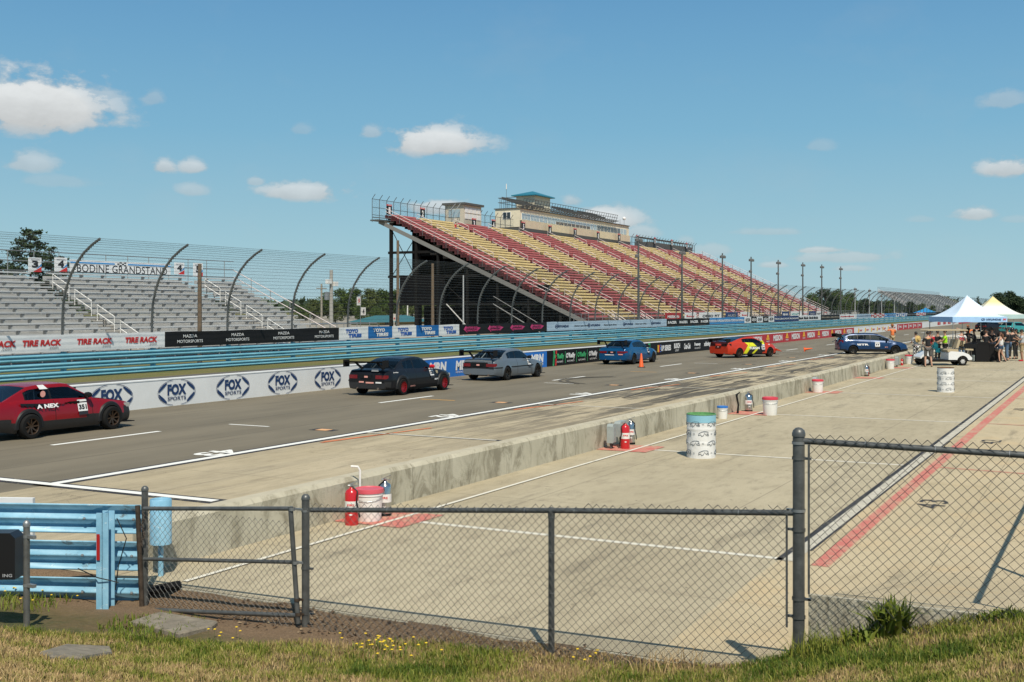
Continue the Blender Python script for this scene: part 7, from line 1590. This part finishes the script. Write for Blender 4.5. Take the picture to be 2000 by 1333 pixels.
person('person in white jersey with red 02 standing behind the golf cart', G(1878, 705), TH + R(-14), 1.76, 'light', 'black', c_wh, 'short', c_dn, 'long', wrists=[(-.12,.28,1.1), (.28,.12,.9)], extra=jersey)
person('tall person in black shirt and black trousers right of the white jersey', G(1891, 704), TH + R(170), 1.84, 'deep', 'black', c_bk, 'long', c_bk, 'long', elbows=[(-.24,.10,1.16), (.24,.08,1.14)], wrists=[(-.03,.25,1.30), (.18,.18,1.0)], hairlen=.02)
c_td = mat('cloth_tiedye', (.30,.52,.55), .8, nz=(7, .1, (.75,.42,.15)))
person('person in black shirt and pale tie-dye shorts by the black cases', G(1926, 706), TH + R(-50), 1.74, 'light', 'brown', c_bk, 'short', c_td, 'knee', shoes=c_wh, elbows=[(-.24,.14,1.16), (.24,.16,1.16)], wrists=[(-.1,.34,1.08), (.16,.38,1.12)], hat=('cap', c_bk))
def heldhelmet(b, k): q = MB(); q.sphere((-.30*k,.16*k,.78*k), .135, 14); q.build('held_helmet', mat('helmet_gloss', (.02,.02,.022), .15, coat=.6), b, smooth=60)
person('young woman with long red-brown hair, white top and denim shorts', G(1955, 708), TH + R(55), 1.62, 'light', 'brown', c_wh, 'none', c_dn, 'short', shoes=c_bk, elbows=[(-.22,.10,1.14), (.22,.12,1.14)], wrists=[(-.26,.22,1.0), (.2,.28,1.05)], knees=[(-.10,.10,.50), (.10,-.04,.50)], ankles=[(-.10,.05,.09), (.12,-.24,.12)], hairlen=.24, extra=heldhelmet)
person('large man in black shirt with full helmet under his arm line, facing left', G(1968, 705), TH + R(60), 1.84, 'light', 'black', c_bk, 'short', c_dn, 'long', fat=1.25, elbows=[(-.30,.10,1.16), (.30,.12,1.16)], wrists=[(-.10,.30,1.02), (.16,.32,1.06)], hat=('cap', c_bk))
person('person in black suit and black full-face helmet behind the large man', G(1977, 702), TH + R(-30), 1.80, 'light', 'black', c_bk, 'long', c_bk, 'long', hat=('helmet', mat('helmet_gloss', (.02,.02,.022), .15, coat=.6)))
person('person in grey top and khaki shorts at the right edge', G(1996, 706), TH + R(75), 1.76, 'tan', 'dark', c_gy, 'short', c_kh, 'knee', elbows=[(-.25,.12,1.18), (.25,.14,1.16)], wrists=[(-.14,.28,1.32), (.1,.34,1.24)], hat=('cap', c_bk), shoes=cl('shoe_red', (.5,.02,.03)))
person('person in black shirt and dark jeans standing behind the tie-dye shorts wearer', G(1938, 702.5), TH + R(150), 1.78, 'light', 'black', c_bk, 'short', c_dn, 'long', wrists=[(-.1,.3,1.0), (.1,.3,1.0)])
person('person in charcoal shirt with dark trousers between the large man and the helmet wearer', G(1984, 701.5), TH + R(100), 1.74, 'tan', 'dark', c_sh, 'short', c_bk, 'long', hat=('cap', c_bk))
person('person in black hoodie partly hidden behind the golf cart rear', G(1903, 702), TH + R(60), 1.72, 'tan', 'black', c_bk, 'long', c_bk, 'long')
sp_ = person('distant spectator in red sitting on the top row of the striped stand', (-76.2, 129.5, ZT - 1.1 - .35), R(-90), 1.7, 'light', 'brown', c_rd, 'short', c_dn, 'long', knees=[(-.1,.42,.88), (.1,.42,.88)], ankles=[(-.1,.44,.45), (.1,.44,.45)], group='spectators')

# ================================================================== golf cart
gp_ = G(1834.5, 714.5); gc = empty('golf_cart', 'white golf cart with tan roof and seats parked facing the pit wall', 'golf cart', gp_ + Vector((-.46*.0, .55, 0)), TH + math.pi)
cw = mat('cart_white', (.74,.75,.76), .3, coat=.4); tanm = mat('seat_tan', (.45,.37,.24), .6)
def arcs(cx, r, a0, a1, n=9, z=.23): return [(cx + r * math.cos(R(a0 + (a1 - a0) * i / n)), z + r * math.sin(R(a0 + (a1 - a0) * i / n))) for i in range(n + 1)]
WB = .93; g_ = MB()                                       # rear body with wheel arch
g_.prism([(-.20,.30),(-.20,.66),(-.32,.74),(-.62,.72),(-.95,.70),(-1.25,.58),(-1.42,.40),(-1.40,.30)] + arcs(-WB, .29, 12, 168)[::-1] + [(-.6,.30)], -.56, .56); g_.build('rear_body', cw, gc)
g_ = MB(); g_.prism([(.62,.30),(.68,.56),(.74,.72),(.84,.75),(.98,.66),(1.12,.56),(1.24,.44),(1.22,.36)] + arcs(WB, .285, 28, 160) + [(.64,.30)], -.50, .50); g_.build('front_cowl', cw, gc)
g_ = MB(); g_.box(-1.3, 1.15, -.46, .46, .22, .30); g_.box(-.55, .60, -.58, .58, .20, .26); g_.build('floor_pan', blackm, gc)
g_ = MB(); g_.prism([(-.72,.72),(-.18,.70),(-.14,.80),(-.2,.86),(-.7,.84)], -.54, .54); g_.build('seat', tanm, gc)
g_ = MB(); 
for s in (-.28, .28): g_.prism([(-.72,.90),(-.84,1.30),(-.80,1.34),(-.72,1.34),(-.60,.92)], s - .24, s + .24)
g_.build('seat_back', tanm, gc)
g_ = MB(); g_.prism([(-1.10,.80),(-1.50,.78),(-1.50,.86),(-1.10,.88)], -.5, .5); g_.prism([(-.92,1.0),(-1.02,1.28),(-1.1,1.28),(-1.05,.98)], -.48, .48); g_.build('rear_seat', tanm, gc)
g_ = MB(); g_.box(-1.70,-1.0,-.5,.5,.92,.96); g_.box(-1.72,-1.0,-.52,-.48,.92,1.12); g_.box(-1.72,-1.0,.48,.52,.92,1.12); g_.box(-1.74,-1.70,-.52,.52,.92,1.12)
for s in (-.5, .5): g_.tube([(-1.62,s,.95),(-1.66,s,.2)], .018, 6)
g_.tube([(-1.66,-.5,.2),(-1.66,.5,.2)], .018, 6); g_.build('cargo_bed', black, gc)
g_ = MB(); g_.prism([(-1.20,1.80),(-1.15,1.87),(.80,1.87),(.90,1.82),(.88,1.80)], -.60, .60); g_.build('roof', tanm, gc)
for s in (-1, 1): 
    g_ = MB(); g_.tube([(.86, s*.48, .70), (.62, s*.52, 1.80)], .018, 6); g_.build('roof_post', galv, gc); g_ = MB(); g_.tube([(-.92, s*.5, .72), (-.98, s*.52, 1.80)], .018, 6); g_.build('roof_post', black, gc)
    for cx in (-WB, WB):
        w = MB(); w.lathe([(.12,-.09),(.2,-.1),(.225,-.07),(.225,.07),(.2,.1),(.12,.09)], (0,0,0), 22, ax='y'); t = w.build('wheel', tyre_m, gc, smooth=40, loc=(cx, s * .49, .225)); r_ = MB(); r_.lathe([(.13, s*.085), (.12, s*.05), (.05, s*.07), (.001, s*.08)], (0,0,0), 18, ax='y')
        for q in range(6): r_.beam((.03*math.cos(q*1.047), s*.08, .03*math.sin(q*1.047)), (.12*math.cos(q*1.047), s*.075, .12*math.sin(q*1.047)), .03, .02, up=(0,1,0))
        r_.build('hubcap', galvp, t, smooth=40)
g_ = MB(); g_.tube([(.62,-.28,.80),(.38,-.28,1.05)], .018, 6); 
g_.tube([(.36 + .06*math.sin(t), -.28 + .17*math.cos(t), 1.06 + .16*math.sin(t)) for t in [2*math.pi*i/14 for i in range(15)]], .013, 6); g_.build('steering_wheel', black, gc)
g_ = MB(); g_.prism([(.70,.95),(.86,.92),(.66,1.72),(.62,1.72)], -.48, .48); 
bag = MB(); p = gp_ + Vector((0,.5,0)); bag.lathe([(.001,-.16),(.12,-.14),(.17,0),(.14,.14),(.05,.2),(.001,.2)], (0,0,0), 12); bo = bag.build('turquoise_bag', mat('cloth_turquoise', (.05,.55,.60), .6, nz=(9,.2)), smooth=50, loc=V_(1826, 60.6, .98)); tag(bo, 'turquoise bag resting at the front of the golf cart', 'bag')
bag = MB(); bag.lathe([(.001,-.12),(.12,-.1),(.14,0),(.10,.12),(.001,.14)], (0,0,0), 12); bo = bag.build('turquoise_bag', MC['cloth_turquoise'], smooth=50, loc=V_(1832, 60.6, .74)); tag(bo, 'smaller turquoise bundle lying lower in the golf cart', 'bag')
# ================================================================== canopies
def canopy(name, label, p0, rz, wd, dp, he, ha, m, mval, legm, lettering=False):
    e = empty(name, label, 'canopy', p0, rz); hx, hy = wd / 2, dp / 2
    def f(a, b):
        x = (2*a - 1); y = (2*b - 1); r = max(abs(x), abs(y)); z = he + (ha - he) * ((1 - r) ** 1.55) * (1 + .0); edge = .05 * (1 - abs(abs(x) - abs(y))) * (r > .98)
        rid = -.05 * r * (1 - abs(abs(x) - abs(y)) if r > 0 else 0) * 0 - .10 * (1 - min(abs(x), abs(y)) / max(r, .001)) * r * (1 - r) * 2
        return (x * hx, y * hy, z + rid)
    mb = MB(); mb.grid(f, 40, 40); mb.build('roof_fabric', m, e, smooth=60)
    for i, (ax_, s) in enumerate((('x',-1),('x',1),('y',-1),('y',1))):
        mb = MB()
        def g(a, b):
            t = 2*a - 1; z = he - .30 * (1 - b) + .012 * math.sin(t * 9) * (1 - b) * .6; o = .012 * math.sin(t * 14) * (1 - b)
            return (s * (hx + o), t * hy, z) if ax_ == 'x' else (t * hx, s * (hy + o), z)
        mb.grid(g, 24, 3); v_ = mb.build('valance', mval, e, smooth=60, fix=False)
        if lettering and ax_ == 'y' and s < 0:
            text('HYUNDAI', (hx * .50, -hy - .02, he - .15), XV, ZV, .85, .11, navy, v_, 'lettering', .04, .1); mb = MB(); 
            for q in range(14):
                t0, t1 = 2*math.pi*q/14, 2*math.pi*(q+1)/14; mb.add([(hx * .50 - .62 + .12*k_*math.cos(t), -hy - .02, he - .15 + .07*k_*math.sin(t)) for k_, t in ((1,t0),(.75,t0),(.75,t1),(1,t1))], [(0,1,2,3)])
            mb.beam((hx*.5 - .68, -hy-.02, he-.19), (hx*.5 - .56, -hy-.02, he-.11), .02, .02); mb.build('logo', navy, v_, fix=False); text('N', (hx * .90, -hy - .02, he - .14), XV, ZV, .16, .12, inkr, v_, 'lettering', .05, .3)
    for sx in (-1, 1):
        for sy in (-1, 1): mb = MB(); mb.box(sx*(hx-.04)-.02, sx*(hx-.04)+.02, sy*(hy-.04)-.02, sy*(hy-.04)+.02, 0, he); mb.box(sx*(hx-.04)-.05, sx*(hx-.04)+.05, sy*(hy-.04)-.05, sy*(hy-.04)+.05, 0, .01); mb.build('leg', legm, e)
    mb = MB()
    for s in (-1, 1):
        for (a, b, c, d) in ((-1,-1,0,1),):
            mb.tube([(-hx+.04, s*(hy-.04), he-.35), (0, s*(hy-.04), he-.05), (hx-.04, s*(hy-.04), he-.35)], .012, 4); mb.tube([(s*(hx-.04), -hy+.04, he-.35), (s*(hx-.04), 0, he-.05), (s*(hx-.04), hy-.04, he-.35)], .012, 4)
    mb.tube([(0,0,he-.2),(0,0,ha-.08)], .02, 6)
    for s in (-1,1): mb.tube([(s*hx*.97,0,he-.06),(0,0,he+.1)], .012, 4); mb.tube([(0,s*hy*.97,he-.06),(0,0,he+.1)], .012, 4)
    mb.build('truss', legm, e); return e
tm_ = mat('canopy_pale_blue', (.62,.75,.90), .7, nz=(1.5,.04)); tv = mat('canopy_valance_blue', (.36,.58,.86), .7)
canopy('canopy', 'pale blue pop-up canopy over the group of people', V_(1889, 66.5, 0), TH + R(5), 3.2, 3.0, 2.47, 3.72, tm_, tv, galv, True)
def yel():
    m = mat('canopy_yellow_white', (.74,.74,.68), .7); N = m.node_tree.nodes; L = m.node_tree.links; t = N.new('ShaderNodeTexCoord'); s = N.new('ShaderNodeSeparateXYZ'); L.new(t.outputs['Object'], s.inputs[0]); r = N.new('ShaderNodeValToRGB'); mr = N.new('ShaderNodeMapRange'); mr.inputs[1].default_value = 2.5; mr.inputs[2].default_value = 4.0; L.new(s.outputs[2], mr.inputs[0]); L.new(mr.outputs[0], r.inputs[0])
    e = r.color_ramp.elements; e[0].position = .35; e[0].color = (.72,.73,.68,1); e[1].position = .62; e[1].color = (.70,.60,.30,1); L.new(r.outputs[0], N['Principled BSDF'].inputs['Base Color']); return m
canopy('canopy', 'yellow and white pop-up canopy farther behind the pale blue one', V_(1939, 84.5, 0), TH - R(12), 3.7, 3.7, 2.50, 3.85, yel(), mat('canopy_valance_teal', (.45,.62,.62), .7), galv)
fbl = canopy('canopy', 'small bright blue canopy far off by the silver grandstand', V_(1808, 300, -.05), 0, 7, 7, 1.6, 3.0, mat('canopy_bright_blue', (.02,.25,.55), .6), mat('canopy_bright_blue', (.02,.25,.55), .6), galv)
# crowd barriers, cases, crate
def crowd_barrier(x, v, label, rz):
    e = empty('crowd_barrier', label, 'barrier', V_(x, v, 0), rz, 'steel crowd barriers behind the people'); b = MB(); b.tube([(-1.1,0,.15),(-1.1,0,1.05),(-1.0,0,1.12),(1.0,0,1.12),(1.1,0,1.05),(1.1,0,.15),(-1.1,0,.15)], .02, 6); b.build('frame', galv, e)
    b = MB()
    for i in range(17): x_ = -1.0 + i * .125; b.tube([(x_,0,.15),(x_,0,1.1)], .008, 4)
    b.build('bars', galv, e)
    for s in (-.8, .8): b = MB(); b.tube([(s,-.25,.01),(s,0,.15),(s,.25,.01)], .015, 5); b.build('foot', galv, e)
ordw = ['first', 'second', 'third', 'fourth', 'fifth', 'sixth']
for i, xq in enumerate((1852, 1886, 1918, 1948, 1984, 2018)): crowd_barrier(xq, 75.5 + (i % 2) * .3, 'galvanised crowd barrier behind the people, %s from the left' % ordw[i], TH + R(3 * (i % 3 - 1)))
for (x, y, w, d, h, lb, tp) in ((1909 + 6, 706, .75, .6, 1.1, 'tall black wheeled case left of the tie-dye shorts', True), (1940, 705, .7, .6, 1.0, 'black covered bin between the shorts wearer and the young woman', False), (1906, 707, .35, .3, .38, 'small grey crate on the ground right of the golf cart', False)):
    p = V_(x, 63.8, 0); e = empty('equipment_case', lb, 'case', p, TH); m_ = blackm if h > .5 else grey_box; b = MB(); b.prism([(-w/2,.05),(w/2,.05),(w/2*.95,h-.06),(w/2*.85,h),(-w/2*.85,h),(-w/2*.95,h-.06)], -d/2, d/2); b.build('body', m_, e); b = MB(); b.box(-w/2*1.03, w/2*1.03, -d/2*1.04, d/2*1.04, h-.10, h-.04); b.build('lid', m_, e)
    for s in (-1, 1): b = MB(); b.lathe([(.001,-.02),(.05,-.02),(.05,.02),(.001,.02)], (s*w*.35,-d*.4,.05), 10, ax='x'); b.build('caster', black, e)
for i, (x, v) in enumerate(((1925, 68), (1946, 69))):
    e = empty('motor_case', ('left', 'right')[i] + ' black helmet rack bag behind the people under the canopy', 'bag', V_(x, v, 0), TH); b = MB(); b.sphere((0,0,1.45), .32, 12, sz=.7); b.sphere((.4,0,1.4), .28, 12, sz=.7); b.build('bag', blackm, e, smooth=60); b = MB(); b.box(-.5,.7,-.25,.25,1.1,1.16); b.box(-.45,-.4,-.2,.2,0,1.1); b.box(.6,.65,-.2,.2,0,1.1); b.build('table', black, e)
# ------------------------------------------------------------------ give free-standing meshes their own base point
for o in list(COL.objects):
    if o.type == 'MESH' and o.parent is None and o.get('kind') not in ('structure', 'stuff') and o.location.length < 1e-6 and len(o.data.vertices):
        v = np.empty(len(o.data.vertices) * 3); o.data.vertices.foreach_get('co', v); v = v.reshape(-1, 3); c = (v.min(0) + v.max(0)) / 2; c[2] = v[:, 2].min(); v -= c
        o.data.vertices.foreach_set('co', v.reshape(-1)); o.location = c; o.data.update()
        for ch in o.children: ch.matrix_parent_inverse = Matrix.Translation(-Vector(c))
